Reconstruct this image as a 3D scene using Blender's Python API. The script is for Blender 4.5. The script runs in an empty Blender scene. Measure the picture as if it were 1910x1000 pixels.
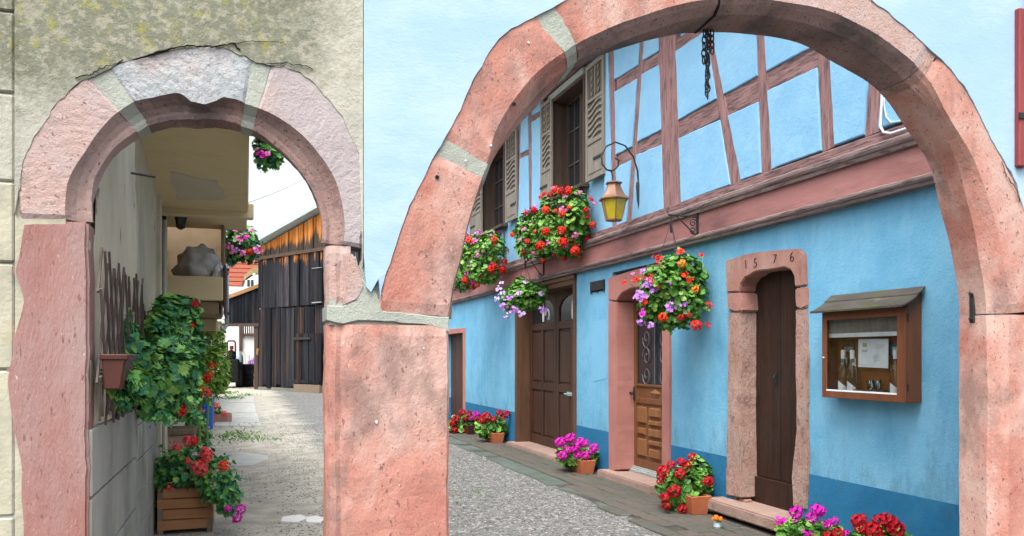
import bpy, bmesh, math, random
from mathutils import Vector, Matrix, noise as mnoise

random.seed(7)
scene = bpy.context.scene
COL = scene.collection

# ---------------------------------------------------------------- camera
F_PX = 1500.0                       # focal length in photo pixels (photo 1910 wide)
YAW = math.atan(500.0 / F_PX)       # the view is turned a little to the right of the alley axis
S_, C_ = math.sin(YAW), math.cos(YAW)
EYE = 1.55
cam_d = bpy.data.cameras.new('camera')
cam_d.sensor_width = 36.0
cam_d.lens = 36.0 * F_PX / 1910.0
cam_d.shift_y = (663 - 500) / 1910.0
cam_d.clip_end = 600.0
cam = bpy.data.objects.new('camera', cam_d)
cam.location = (0, 0, EYE)
cam.rotation_euler = (math.radians(90), 0, -YAW)
COL.objects.link(cam)
scene.camera = cam

# ---------------------------------------------------------------- light: bright overcast day
SUN_EL, SUN_AZ = math.radians(62), math.radians(216)   # azimuth clockwise from +Y: high, from the left
world = bpy.data.worlds.new('World')
scene.world = world
world.use_nodes = True
wn, wl = world.node_tree.nodes, world.node_tree.links
wn.clear()
w_out = wn.new('ShaderNodeOutputWorld')
w_bg = wn.new('ShaderNodeBackground')
w_sky = wn.new('ShaderNodeTexSky')
w_sky.sky_type = 'NISHITA'
w_sky.sun_disc = False
w_sky.sun_elevation = SUN_EL
w_sky.sun_rotation = SUN_AZ
w_sky.air_density = 1.0
w_sky.dust_density = 6.0
w_hsv = wn.new('ShaderNodeHueSaturation')
w_hsv.inputs['Saturation'].default_value = 0.36      # cloud layer: nearly grey light
w_hsv.inputs['Value'].default_value = 1.0
wl.new(w_sky.outputs[0], w_hsv.inputs['Color'])
wl.new(w_hsv.outputs[0], w_bg.inputs['Color'])
w_bg.inputs['Strength'].default_value = 0.15
wl.new(w_bg.outputs[0], w_out.inputs['Surface'])

sun_d = bpy.data.lights.new('sun', 'SUN')
sun_d.energy = 0.6
sun_d.angle = math.radians(30)
sun_d.color = (1.0, 0.985, 0.955)
sun = bpy.data.objects.new('sun', sun_d)
sun.location = (-8, -4, 14)
sd = Vector((math.sin(SUN_AZ) * math.cos(SUN_EL), math.cos(SUN_AZ) * math.cos(SUN_EL), math.sin(SUN_EL)))
sun.rotation_euler = sd.to_track_quat('Z', 'Y').to_euler()
COL.objects.link(sun)

scene.view_settings.view_transform = 'Standard'
scene.view_settings.look = 'None'
scene.view_settings.gamma = 1.0
scene.view_settings.exposure = 1.5
try:
    scene.view_settings.use_curve_mapping = False
except Exception:
    pass

# ---------------------------------------------------------------- survey: photo pixel -> point on a known plane
def ray(x, y):
    u = (x - 955.0) / F_PX
    return Vector((S_ + C_ * u, C_ - S_ * u, (663.0 - y) / F_PX))
CAM = Vector((0, 0, EYE))
def atY(x, y, Y):
    r = ray(x, y); return CAM + r * (Y / r.y)
def atX(x, y, X):
    r = ray(x, y); return CAM + r * (X / r.x)
def atG(x, y, z=0.0):
    r = ray(x, y); return CAM + r * ((z - EYE) / r.z)
def atD(x, y, D):
    return CAM + ray(x, y) * D
R_AX, F_AX, U_AX = Vector((C_, -S_, 0)), Vector((S_, C_, 0)), Vector((0, 0, 1))

# ---------------------------------------------------------------- object helpers
ORG = {}
def setp(o, label=None, cat=None, group=None, kind=None):
    if label: o['label'] = label
    if cat: o['category'] = cat
    if group: o['group'] = group
    if kind: o['kind'] = kind
    return o
def thing(name, loc, label, cat, group=None):
    o = bpy.data.objects.new(name, None)
    o.empty_display_size = 0.1
    o.location = loc
    COL.objects.link(o)
    ORG[o] = Vector(loc)
    return setp(o, label, cat, group)
def inst(name, mesh, parent, loc, rot=None, scale=None):
    o = bpy.data.objects.new(name, mesh)
    COL.objects.link(o)
    base = ORG.get(parent, Vector((0, 0, 0))) if parent else Vector((0, 0, 0))
    if parent: o.parent = parent
    o.location = Vector(loc) - base
    if rot is not None:
        if isinstance(rot, Matrix): o.rotation_euler = rot.to_euler()
        else: o.rotation_euler = rot
    if scale is not None:
        o.scale = scale if hasattr(scale, '__len__') else (scale,) * 3
    ORG[o] = Vector(loc)
    return o

class MB:
    """collects shapes (world coordinates) for ONE mesh object"""
    def __init__(self): self.v, self.f, self.mi = [], [], []
    def add(self, verts, faces, mi=0):
        b = len(self.v)
        self.v += [Vector(p) for p in verts]
        self.f += [tuple(i + b for i in f) for f in faces]
        self.mi += [mi] * len(faces)
        return self
    def box(self, x0, x1, y0, y1, z0, z1, mi=0):
        if x0 > x1: x0, x1 = x1, x0
        if y0 > y1: y0, y1 = y1, y0
        if z0 > z1: z0, z1 = z1, z0
        v = [(x, y, z) for z in (z0, z1) for (x, y) in ((x0, y0), (x1, y0), (x1, y1), (x0, y1))]
        return self.add(v, [(3, 2, 1, 0), (4, 5, 6, 7), (0, 1, 5, 4), (1, 2, 6, 5), (2, 3, 7, 6), (3, 0, 4, 7)], mi)
    def prism(self, poly, ext, mi=0):
        """poly: list of 3-D points (planar), extruded by vector ext"""
        n = len(poly); e = Vector(ext)
        v = [Vector(p) for p in poly] + [Vector(p) + e for p in poly]
        f = [tuple(range(n)), tuple(range(2 * n - 1, n - 1, -1))]
        f += [((i + 1) % n, i, i + n, (i + 1) % n + n) for i in range(n)]
        return self.add(v, f, mi)
    def tube(self, path, r, n=8, mi=0, closed=False):
        P = [Vector(p) for p in path]; m = len(P); rs = r if hasattr(r, '__len__') else [r] * m
        v = []; up = None
        for i, p in enumerate(P):
            if closed: t = P[(i + 1) % m] - P[i - 1]
            else: t = P[min(i + 1, m - 1)] - P[max(i - 1, 0)]
            t.normalize()
            if up is None:
                up = Vector((0, 0, 1)) if abs(t.z) < 0.9 else Vector((1, 0, 0))
            a = t.cross(up)
            if a.length < 1e-6: a = t.cross(Vector((0, 1, 0.01)))
            a.normalize(); b = t.cross(a).normalized(); up = -b if b.dot(up) < 0 else b
            a = t.cross(up).normalized()
            for k in range(n):
                q = 2 * math.pi * k / n
                v.append(p + a * math.cos(q) * rs[i] + up * math.sin(q) * rs[i])
        f = []
        for i in range(m if closed else m - 1):
            j = (i + 1) % m
            for k in range(n):
                k2 = (k + 1) % n
                f.append((i * n + k, i * n + k2, j * n + k2, j * n + k))
        if not closed:
            f.append(tuple(range(n - 1, -1, -1))); f.append(tuple((m - 1) * n + k for k in range(n)))
        return self.add(v, f, mi)
    def lathe(self, prof, c, n=16, mi=0):
        """prof: [(r, z)] bottom to top around the vertical through c"""
        c = Vector(c); v = []
        for r, z in prof:
            for k in range(n):
                q = 2 * math.pi * k / n
                v.append(c + Vector((r * math.cos(q), r * math.sin(q), z)))
        f = []
        for i in range(len(prof) - 1):
            for k in range(n):
                k2 = (k + 1) % n
                f.append((i * n + k, i * n + k2, (i + 1) * n + k2, (i + 1) * n + k))
        f.append(tuple(range(n - 1, -1, -1))); m = len(prof) - 1
        f.append(tuple(m * n + k for k in range(n)))
        return self.add(v, f, mi)
    def build(self, name, mat, parent=None, bevel=0.0, smooth=False, seg=1, fix=True):
        base = ORG.get(parent, Vector((0, 0, 0))) if parent else Vector((0, 0, 0))
        bm = bmesh.new()
        vs = [bm.verts.new(p - base) for p in self.v]
        for f, mi in zip(self.f, self.mi):
            try:
                face = bm.faces.new([vs[i] for i in f]); face.material_index = mi
            except ValueError:
                pass
        if fix: bmesh.ops.recalc_face_normals(bm, faces=bm.faces)
        ng = [f for f in bm.faces if len(f.verts) > 4]
        if bevel > 0:
            ed = [e for e in bm.edges if len(e.link_faces) == 2 and e.calc_face_angle(0) > 0.6]
            try:
                bmesh.ops.bevel(bm, geom=ed, offset=bevel, segments=seg, affect='EDGES', clamp_overlap=True)
            except Exception:
                pass
            ng = [f for f in bm.faces if len(f.verts) > 4]
        if ng: bmesh.ops.triangulate(bm, faces=ng)
        me = bpy.data.meshes.new(name)
        bm.to_mesh(me); bm.free()
        mats = mat if isinstance(mat, (list, tuple)) else [mat]
        for m in mats: me.materials.append(m)
        if smooth:
            me.polygons.foreach_set('use_smooth', [True] * len(me.polygons))
        o = bpy.data.objects.new(name, me)
        COL.objects.link(o)
        if parent: o.parent = parent
        ORG[o] = base
        return o

def jag(poly, step=0.05, amp=0.006, seed=0):
    """subdivide a planar outline and roughen it (in its plane)"""
    out = []; n = len(poly)
    a0 = (Vector(poly[1]) - Vector(poly[0]))
    nrm = Vector((0, 0, 0))
    for i in range(n):
        p, q = Vector(poly[i]), Vector(poly[(i + 1) % n]); nrm += p.cross(q)
    nrm.normalize()
    for i in range(n):
        p, q = Vector(poly[i]), Vector(poly[(i + 1) % n])
        d = q - p; L = d.length
        if L < 1e-6: continue
        k = max(1, int(L / step)); side = nrm.cross(d.normalized())
        for j in range(k):
            w = p + d * (j / k)
            a = mnoise.noise(w * 9 + Vector((seed, 0, 0))) * amp + mnoise.noise(w * 31 + Vector((0, seed, 0))) * amp * 0.6
            out.append(w + side * a)
    return out

# ---------------------------------------------------------------- materials
def _nt(name):
    m = bpy.data.materials.new(name); m.use_nodes = True
    nt = m.node_tree; b = nt.nodes['Principled BSDF']
    return m, nt, b
def noise_node(nt, vec, scale, detail=5, rough=0.6, dist=0.0):
    n = nt.nodes.new('ShaderNodeTexNoise')
    n.inputs['Scale'].default_value = scale; n.inputs['Detail'].default_value = detail
    n.inputs['Roughness'].default_value = rough; n.inputs['Distortion'].default_value = dist
    nt.links.new(vec, n.inputs['Vector']); return n.outputs['Fac']
def ramp(nt, fac, stops):
    r = nt.nodes.new('ShaderNodeValToRGB'); e = r.color_ramp.elements
    while len(e) > 1: e.remove(e[-1])
    e[0].position = stops[0][0]; c = stops[0][1]; e[0].color = (*c, 1) if len(c) == 3 else c
    for p, c in stops[1:]:
        q = e.new(p); q.color = (*c, 1)
    nt.links.new(fac, r.inputs[0]); return r.outputs[0]
def mix(nt, fac, a, b, mode='MIX'):
    n = nt.nodes.new('ShaderNodeMix'); n.data_type = 'RGBA'; n.blend_type = mode
    for sock, val in ((n.inputs[0], fac), (n.inputs[6], a), (n.inputs[7], b)):
        if hasattr(val, 'node'): nt.links.new(val, sock)
        elif isinstance(val, (int, float)): sock.default_value = val
        else: sock.default_value = (*val, 1)
    return n.outputs[2]
def math_n(nt, op, a, b=None):
    n = nt.nodes.new('ShaderNodeMath'); n.operation = op
    for s, v in ((n.inputs[0], a), (n.inputs[1], b)):
        if v is None: continue
        if hasattr(v, 'node'): nt.links.new(v, s)
        else: s.default_value = v
    return n.outputs[0]
def coords(nt, stretch=(1, 1, 1), kind='Object', rot=(0, 0, 0)):
    t = nt.nodes.new('ShaderNodeTexCoord'); mp = nt.nodes.new('ShaderNodeMapping')
    mp.inputs['Scale'].default_value = stretch; mp.inputs['Rotation'].default_value = rot
    nt.links.new(t.outputs[kind], mp.inputs['Vector']); return mp.outputs[0]
def bump(nt, b, parts):
    prev = None
    for h, strength, dist in parts:
        n = nt.nodes.new('ShaderNodeBump'); n.inputs['Strength'].default_value = strength
        n.inputs['Distance'].default_value = dist
        nt.links.new(h, n.inputs['Height'])
        if prev is not None: nt.links.new(prev, n.inputs['Normal'])
        prev = n.outputs[0]
    nt.links.new(prev, b.inputs['Normal'])

def mat(name, c1, c2, scale=6, c3=None, s3=3, t3=(0.55, 0.7), a3=1.0, c4=None, s4=12, t4=(0.6, 0.7), a4=1.0, rough=0.85, bumps=((60, 0.3, 0.004),),
        stretch=(1, 1, 1), spec=0.25, metal=0.0, detail=6, specks=None):
    m, nt, b = _nt(name)
    v = coords(nt, stretch)
    n1 = noise_node(nt, v, scale, detail)
    col = ramp(nt, n1, [(0.3, c1), (0.7, c2)])
    if c3 is not None:
        n = noise_node(nt, v, s3, 5, 0.65)
        f = math_n(nt, 'MULTIPLY', ramp(nt, n, [(t3[0], (0, 0, 0)), (t3[1], (1, 1, 1))]), a3)
        col = mix(nt, f, col, c3)
    if c4 is not None:
        n = noise_node(nt, v, s4, 4, 0.6)
        f = math_n(nt, 'MULTIPLY', ramp(nt, n, [(t4[0], (0, 0, 0)), (t4[1], (1, 1, 1))]), a4)
        col = mix(nt, f, col, c4)
    if specks:      # pits and grains
        n = noise_node(nt, v, specks[0], 3, .5)
        col = mix(nt, ramp(nt, n, [(specks[1], (0, 0, 0)), (specks[1] + .06, (1, 1, 1))]), col, specks[2])
        n = noise_node(nt, v, specks[0] * 1.7, 3, .5)
        col = mix(nt, ramp(nt, n, [(.70, (0, 0, 0)), (.76, (.8, .8, .8))]), col, specks[3])
    nt.links.new(col, b.inputs['Base Color'])
    b.inputs['Roughness'].default_value = rough
    b.inputs['Metallic'].default_value = metal
    b.inputs['Specular IOR Level'].default_value = spec
    if bumps: bump(nt, b, [(noise_node(nt, v, s, 6, 0.65), st, d) for s, st, d in bumps])
    return m

def flat(name, c, rough=0.6, metal=0.0, spec=0.3):
    m, nt, b = _nt(name)
    v = coords(nt)
    col = ramp(nt, noise_node(nt, v, 9, 4), [(0.25, tuple(x * 0.82 for x in c)), (0.75, tuple(min(1, x * 1.12) for x in c))])
    nt.links.new(col, b.inputs['Base Color'])
    b.inputs['Roughness'].default_value = rough; b.inputs['Metallic'].default_value = metal
    b.inputs['Specular IOR Level'].default_value = spec
    return m

MT = {}
STONE_B = ((8, .15, .02), (36, .45, .012), (110, .6, .007), (260, .6, .003))
MT['stone'] = mat('pink_sandstone', (.40, .162, .122), (.50, .25, .195), 5, (.53, .36, .305), 2.4, (.45, .60), .9, (0.235, 0.150, 0.130), 4.5, (.52, .66), .75, .92, STONE_B, (1, 1, .6), .15, specks=(70, .64, (.22, .11, .095), (.64, .47, .43)))
MT['stone_red'] = mat('red_sandstone', (0.260, 0.118, 0.101), (0.353, 0.189, 0.164), 4, (0.336, 0.244, 0.227), 2.2, (.46, .66), .85, (0.193, 0.092, 0.084), 8, (.6, .75), .5, .92, STONE_B, (1, 1, .35), .15, specks=(70, .64, (.22, .11, .095), (.64, .47, .43)))
MT['stone_pale'] = mat('pale_sandstone', (0.412, 0.269, 0.227), (0.487, 0.370, 0.336), 4, (0.428, 0.361, 0.349), 2.4, (.45, .65), .9, (0.235, 0.185, 0.176), 9, (.62, .75), .5, .92, STONE_B, (1, 1, 1), .15, specks=(70, .64, (.22, .11, .095), (.64, .47, .43)))
MT['stone_lilac'] = mat('lilac_grey_sandstone', (0.370, 0.323, 0.323), (0.445, 0.395, 0.391), 4, (0.445, 0.336, 0.302), 1.8, (.48, .64), .8, (0.302, 0.286, 0.286), 8, (.58, .72), .6, .92, STONE_B, (1, 1, 1), .15)
MT['keystone'] = mat('weathered_keystone', (.29, .32, .335), (.385, .41, .42), 6, (.44, .37, .345), 2.2, (.48, .64), .8, (0.244, 0.252, 0.260), 11, (.58, .70), .6, .95, ((10, .5, .02), (40, .5, .014), (150, .4, .004)), (1, 1, 1), .1, specks=(60, .62, (.26, .27, .28), (.66, .66, .66)))
MT['stone_court'] = mat('doorway_sandstone', (.33, .155, .125), (.45, .26, .215), 4, (.42, .31, .27), 2.5, (.5, .7), .7, (.20, .12, .105), 9, (.6, .72), .6, .92, STONE_B, (1, 1, .6), .15, specks=(80, .66, (.17, .085, .075), (.52, .38, .33)))
MT['stone_worn'] = mat('worn_sandstone', (.34, .20, .16), (.47, .33, .28), 6, (.30, .24, .21), 3, (.5, .7), .6, (.16, .11, .10), 11, (.58, .7), .7, .95, ((12, .8, .03), (45, .7, .012), (150, .4, .004)), (1, 1, .6), .1, specks=(70, .62, (.15, .095, .08), (.50, .40, .35)))
MT['stone_paint'] = mat('red_painted_stone', (.36, .15, .125), (.43, .20, .17), 3, (.26, .13, .12), 2.5, (.55, .75), .6, None, rough=.85, bumps=((40, .35, .006), (150, .3, .003)), spec=.2)
MT['stone_grime_shade'] = mat('grimy_shaded_sandstone', (.27, .17, .15), (.38, .26, .23), 5, (.14, .12, .115), 3.2, (.46, .62), .85, (.40, .31, .29), 6, (.58, .7), .6, .95, STONE_B, (1, 1, 1), .1, specks=(70, .62, (.12, .09, .085), (.52, .43, .40)))  # grimy stone; on the wide arch it also paints the soffit's shade
MT['mortar'] = mat('grey_green_mortar', (.30, .325, .28), (.40, .42, .365), 8, (.23, .25, .215), 4, (.55, .7), .6, rough=.95, bumps=((30, .6, .012), (120, .4, .004)), spec=.1)
MT['block'] = mat('cream_ashlar', (0.361, 0.344, 0.260), (0.470, 0.445, 0.344), 4, (0.252, 0.260, 0.210), 2.6, (.5, .68), .8, (0.395, 0.336, 0.168), 5, (.6, .72), .6, rough=.95, bumps=((18, .5, .012), (90, .4, .004)), spec=.1)

# old plaster with lichen growing on its weathered upper part
m, nt, b = _nt('old_plaster'); v = coords(nt)
base = ramp(nt, noise_node(nt, v, 4), [(.3, (0.357, 0.353, 0.297)), (.7, (0.484, 0.468, 0.391))])
sep = nt.nodes.new('ShaderNodeSeparateXYZ'); nt.links.new(v, sep.inputs[0])
hz = nt.nodes.new('ShaderNodeMapRange'); nt.links.new(sep.outputs[2], hz.inputs[0])
hz.inputs[1].default_value = 2.25; hz.inputs[2].default_value = 2.65; hz.inputs[3].default_value = -.22; hz.inputs[4].default_value = .24
ed = nt.nodes.new('ShaderNodeMapRange'); nt.links.new(sep.outputs[0], ed.inputs[0])
ed.inputs[1].default_value = .72; ed.inputs[2].default_value = 1.02; ed.inputs[3].default_value = 0; ed.inputs[4].default_value = -.35
li = math_n(nt, 'ADD', math_n(nt, 'ADD', noise_node(nt, v, 11, 10, .82), hz.outputs[0]), ed.outputs[0])
col = mix(nt, ramp(nt, li, [(.42, (0, 0, 0)), (.66, (0.765, 0.765, 0.765))]), base, (0.118, 0.130, 0.085))
sp = math_n(nt, 'ADD', noise_node(nt, v, 34, 5, .7), math_n(nt, 'MULTIPLY', hz.outputs[0], .4))
col = mix(nt, ramp(nt, sp, [(.58, (0, 0, 0)), (.68, (0.680, 0.680, 0.680))]), col, (0.357, 0.340, 0.264))
gr = math_n(nt, 'ADD', math_n(nt, 'ADD', noise_node(nt, v, 13, 8, .8, .3), math_n(nt, 'MULTIPLY', hz.outputs[0], .45)), math_n(nt, 'MULTIPLY', ed.outputs[0], .5))
col = mix(nt, ramp(nt, gr, [(.64, (0, 0, 0)), (.74, (.75, .75, .75))]), col, (.30, .285, .05))
nt.links.new(col, b.inputs['Base Color']); b.inputs['Roughness'].default_value = .95; b.inputs['Specular IOR Level'].default_value = .1
bump(nt, b, [(noise_node(nt, v, 9, 6), .5, .02), (noise_node(nt, v, 60, 6, .7), .6, .008), (noise_node(nt, v, 200, 4), .4, .003)])
MT['old_plaster'] = m

MT['blue_front'] = mat('pale_blue_render', (0.302, 0.462, 0.605), (0.370, 0.512, 0.643), 1.3, (0.445, 0.563, 0.664), 1.3, (.48, .7), .7, None, rough=.9, bumps=((9, .15, .012), (60, .2, .005), (220, .2, .002)), stretch=(1, 1, 1.8), spec=.15)
m, nt, b = _nt('blue_render'); v = coords(nt); vs_ = coords(nt, (1, 1, .22))
col = ramp(nt, noise_node(nt, v, 2.0, 7, .65), [(.3, (.125, .36, .555)), (.5, (.165, .425, .62)), (.7, (.215, .48, .66))])
col = mix(nt, math_n(nt, 'MULTIPLY', ramp(nt, noise_node(nt, vs_, 5, 6, .7), [(.5, (0, 0, 0)), (.72, (1, 1, 1))]), .55), col, (.25, .50, .675))
col = mix(nt, math_n(nt, 'MULTIPLY', ramp(nt, noise_node(nt, vs_, 3.3, 6, .7), [(.54, (0, 0, 0)), (.72, (1, 1, 1))]), .5), col, (.072, .25, .43))
sepz = nt.nodes.new('ShaderNodeSeparateXYZ'); nt.links.new(v, sepz.inputs[0])
mr = nt.nodes.new('ShaderNodeMapRange'); nt.links.new(sepz.outputs[2], mr.inputs[0])
mr.inputs[1].default_value = .55; mr.inputs[2].default_value = 1.25; mr.inputs[3].default_value = .17; mr.inputs[4].default_value = -.12
dirt = math_n(nt, 'ADD', noise_node(nt, coords(nt, (1, 1, .4)), 4.5, 7, .75), mr.outputs[0])
col = mix(nt, math_n(nt, 'MULTIPLY', ramp(nt, dirt, [(.60, (0, 0, 0)), (.80, (1, 1, 1))]), .6), col, (.105, .205, .27))
nt.links.new(col, b.inputs['Base Color']); b.inputs['Roughness'].default_value = .92; b.inputs['Specular IOR Level'].default_value = .12
bump(nt, b, [(noise_node(nt, v, 7, 4), .25, .03), (noise_node(nt, v, 45, 6, .7), .55, .010), (noise_node(nt, v, 170, 4), .4, .003)])
MT['blue_wall'] = m
MT['blue_panel'] = mat('blue_infill_render', (0.202, 0.426, 0.633), (0.246, 0.482, 0.683), 3, (0.291, 0.521, 0.711), 1.6, (.48, .7), .7, (0.190, 0.414, 0.560), 3.4, (.58, .76), .5, rough=.9, bumps=((10, .35, .02), (60, .5, .008), (200, .3, .003)), spec=.15)
MT['dado'] = mat('dark_blue_dado', (0.018, 0.136, 0.282), (0.030, 0.178, 0.351), 3, (0.052, 0.213, 0.362), 2.4, (.5, .7), .7, (0.057, 0.115, 0.149), 5, (.58, .74), .6, rough=.9, bumps=((20, .25, .01), (70, .4, .008), (220, .3, .003)), spec=.15)

# timber: pinkish paint over cracked grain
def wood(name, c1, c2, cd, axis='z', s=5, crack=.55, rough=.8, spec=.2, bs=.6, k=.10):
    st = {'x': (k, 1, 1), 'y': (1, k, 1), 'z': (1, 1, k)}[axis]
    m, nt, b = _nt(name); v = coords(nt, st)
    v0 = coords(nt)
    col = ramp(nt, noise_node(nt, v, s * 3, 6, .65), [(.3, c1), (.7, c2)])
    cr = noise_node(nt, v, s * 9, 5, .7, .4)
    col = mix(nt, math_n(nt, 'MULTIPLY', ramp(nt, cr, [(crack, (0, 0, 0)), (crack + .12, (1, 1, 1))]), .8), col, cd)
    col = mix(nt, math_n(nt, 'MULTIPLY', ramp(nt, noise_node(nt, v0, 2.5), [(.5, (0, 0, 0)), (.75, (1, 1, 1))]), .35), col, tuple(x * .6 + .03 for x in c1))
    nt.links.new(col, b.inputs['Base Color']); b.inputs['Roughness'].default_value = rough
    b.inputs['Specular IOR Level'].default_value = spec
    bump(nt, b, [(noise_node(nt, v, s * 9, 5, .7, .4), bs, .012), (noise_node(nt, v, s * 30, 3), bs * .5, .003)])
    return m
MT['timber_z'] = wood('painted_timber_upright', (0.224, 0.121, 0.120), (0.336, 0.199, 0.190), (0.073, 0.048, 0.048), 'z', 5, .50)
MT['timber_y'] = wood('painted_timber_level', (0.202, 0.114, 0.112), (0.319, 0.190, 0.181), (0.067, 0.045, 0.045), 'y', 5, .47)
MT['beam'] = mat('painted_beam', (0.280, 0.121, 0.112), (0.403, 0.190, 0.174), 3, (0.146, 0.076, 0.074), 2.2, (.48, .66), .85, (0.448, 0.269, 0.235), 5, (.58, .72), .6, rough=.8, bumps=((30, .4, .008), (120, .3, .003)), stretch=(1, .25, 1), spec=.2)
MT['mould'] = wood('weathered_moulding', (0.179, 0.123, 0.118), (0.314, 0.241, 0.224), (0.062, 0.045, 0.041), 'y', 5, .50)
MT['door'] = wood('dark_door_oak', (0.040, 0.017, 0.010), (0.078, 0.034, 0.019), (0.019, 0.009, 0.007), 'z', 4, .60, .55, .35, .4)
MT['door_old'] = wood('old_door_oak', (.018, .009, .006), (.044, .018, .010), (.008, .005, .004), 'z', 4, .55, .6, .3, .5)
MT['door_carved'] = wood('varnished_oak', (.13, .050, .017), (.20, .085, .032), (.045, .019, .009), 'z', 4, .60, .45, .4, .4)
MT['door_frame'] = wood('door_frame_oak', (.085, .042, .022), (.13, .068, .036), (.04, .02, .012), 'z', 4, .58, .65, .3, .5)
MT['case'] = wood('case_wood', (.135, .042, .016), (.20, .070, .028), (.06, .02, .01), 'z', 4, .62, .55, .35, .3)
MT['case_back'] = wood('case_back_wood', (.24, .075, .022), (.31, .105, .035), (.15, .05, .018), 'z', 3, .66, .6, .3, .2)
MT['case_roof'] = mat('mossy_board', (.055, .05, .045), (.10, .09, .078), 7, (.085, .10, .02), 5, (.54, .66), .8, (.17, .16, .14), 16, (.62, .72), .5, rough=.95, bumps=((40, .6, .01), (140, .4, .004)), stretch=(1, .4, 1), spec=.1)
MT['shutter'] = wood('weathered_shutter', (.19, .17, .145), (.29, .265, .225), (.10, .085, .07), 'z', 5, .56, .85, .15, .5)
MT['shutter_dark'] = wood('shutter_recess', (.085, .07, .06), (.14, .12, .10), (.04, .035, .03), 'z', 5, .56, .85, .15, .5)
MT['red_shutter'] = wood('red_shutter_paint', (.19, .03, .035), (.27, .055, .055), (.09, .02, .02), 'z', 5, .6, .6, .3, .3)
MT['window_wood'] = wood('window_brown', (.055, .035, .026), (.095, .065, .05), (.025, .018, .013), 'z', 4, .6, .7, .25, .4)
MT['grey_wood'] = wood('grey_board', (.26, .28, .27), (.38, .41, .40), (.14, .14, .13), 'y', 5, .58, .85, .15, .4)
MT['planter_wood'] = wood('planter_board', (.30, .135, .060), (.43, .22, .11), (.13, .065, .035), 'x', 4, .6, .8, .2, .4)
MT['planter_end'] = wood('planter_post', (.16, .12, .085), (.24, .19, .14), (.09, .06, .04), 'z', 4, .6, .85, .15, .4)
MT['fresh_wood'] = wood('fresh_plank', (.48, .27, .11), (.60, .37, .17), (.33, .17, .07), 'z', 4, .66, .8, .2, .2)
MT['trellis'] = wood('trellis_slat', (.085, .062, .055), (.15, .115, .10), (.04, .03, .027), 'z', 4, .6, .8, .2, .3)

# barn board: grey black, sheltered ends still orange
m, nt, b = _nt('barn_board'); v = coords(nt, (1, 1, .06)); g = nt.nodes.new('ShaderNodeTexCoord')
oi = nt.nodes.new('ShaderNodeObjectInfo')
sep = nt.nodes.new('ShaderNodeSeparateXYZ'); nt.links.new(g.outputs['Generated'], sep.inputs[0])
col = ramp(nt, noise_node(nt, v, 4, 7, .7), [(.3, (.006, .007, .010)), (.52, (.018, .020, .025)), (.74, (.085, .080, .080))])
tint = mix(nt, oi.outputs['Random'], (.75, .75, .8), (1.7, 1.55, 1.45)); col = mix(nt, 1.0, col, tint, 'MULTIPLY')
orange = ramp(nt, noise_node(nt, v, 7, 5, .7), [(.35, (.10, .035, .010)), (.55, (.40, .135, .028)), (.75, (.55, .25, .07))])
f = math_n(nt, 'ADD', sep.outputs[2], math_n(nt, 'MULTIPLY', math_n(nt, 'SUBTRACT', noise_node(nt, v, 3.2, 6, .75), .5), 1.7))
col = mix(nt, ramp(nt, f, [(.97, (0, 0, 0)), (1.10, (1, 1, 1))]), col, orange)
nt.links.new(col, b.inputs['Base Color']); b.inputs['Roughness'].default_value = .9; b.inputs['Specular IOR Level'].default_value = .15
bump(nt, b, [(noise_node(nt, v, 14, 5, .7), .6, .02)])
MT['barn'] = m
m, nt, b = _nt('barn_low_board'); v = coords(nt, (1, 1, .05)); oi = nt.nodes.new('ShaderNodeObjectInfo')
col = ramp(nt, noise_node(nt, v, 5, 7, .72), [(.3, (.006, .007, .010)), (.5, (.014, .016, .020)), (.62, (.030, .033, .037)), (.76, (.085, .085, .088))])
col = mix(nt, 1.0, col, mix(nt, oi.outputs['Random'], (.6, .62, .68), (1.5, 1.4, 1.35)), 'MULTIPLY')
col = mix(nt, math_n(nt, 'MULTIPLY', ramp(nt, noise_node(nt, v, 2.1, 6, .75), [(.54, (0, 0, 0)), (.66, (1, 1, 1))]), .7), col, (.10, .042, .018))
nt.links.new(col, b.inputs['Base Color']); b.inputs['Roughness'].default_value = .9; b.inputs['Specular IOR Level'].default_value = .12
bump(nt, b, [(noise_node(nt, v, 14, 5, .7), .6, .02)])
MT['barn_low'] = m
m, nt, b = _nt('barn_gable_board'); v = coords(nt, (1, 1, .07)); g = nt.nodes.new('ShaderNodeTexCoord')
sep = nt.nodes.new('ShaderNodeSeparateXYZ'); nt.links.new(g.outputs['Generated'], sep.inputs[0])
dark = ramp(nt, noise_node(nt, v, 5, 6, .7), [(.3, (.015, .013, .013)), (.7, (.08, .06, .045))])
orange = ramp(nt, noise_node(nt, v, 6, 5, .7), [(.3, (.12, .04, .010)), (.5, (.44, .15, .03)), (.72, (.60, .29, .09))])
f = math_n(nt, 'ADD', sep.outputs[2], math_n(nt, 'MULTIPLY', math_n(nt, 'SUBTRACT', noise_node(nt, v, 3.0, 6, .75), .5), 1.6))
col = mix(nt, ramp(nt, f, [(.30, (0, 0, 0)), (.52, (1, 1, 1)), ]), dark, orange)
nt.links.new(col, b.inputs['Base Color']); b.inputs['Roughness'].default_value = .9; b.inputs['Specular IOR Level'].default_value = .15
MT['barn_gable'] = m

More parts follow.
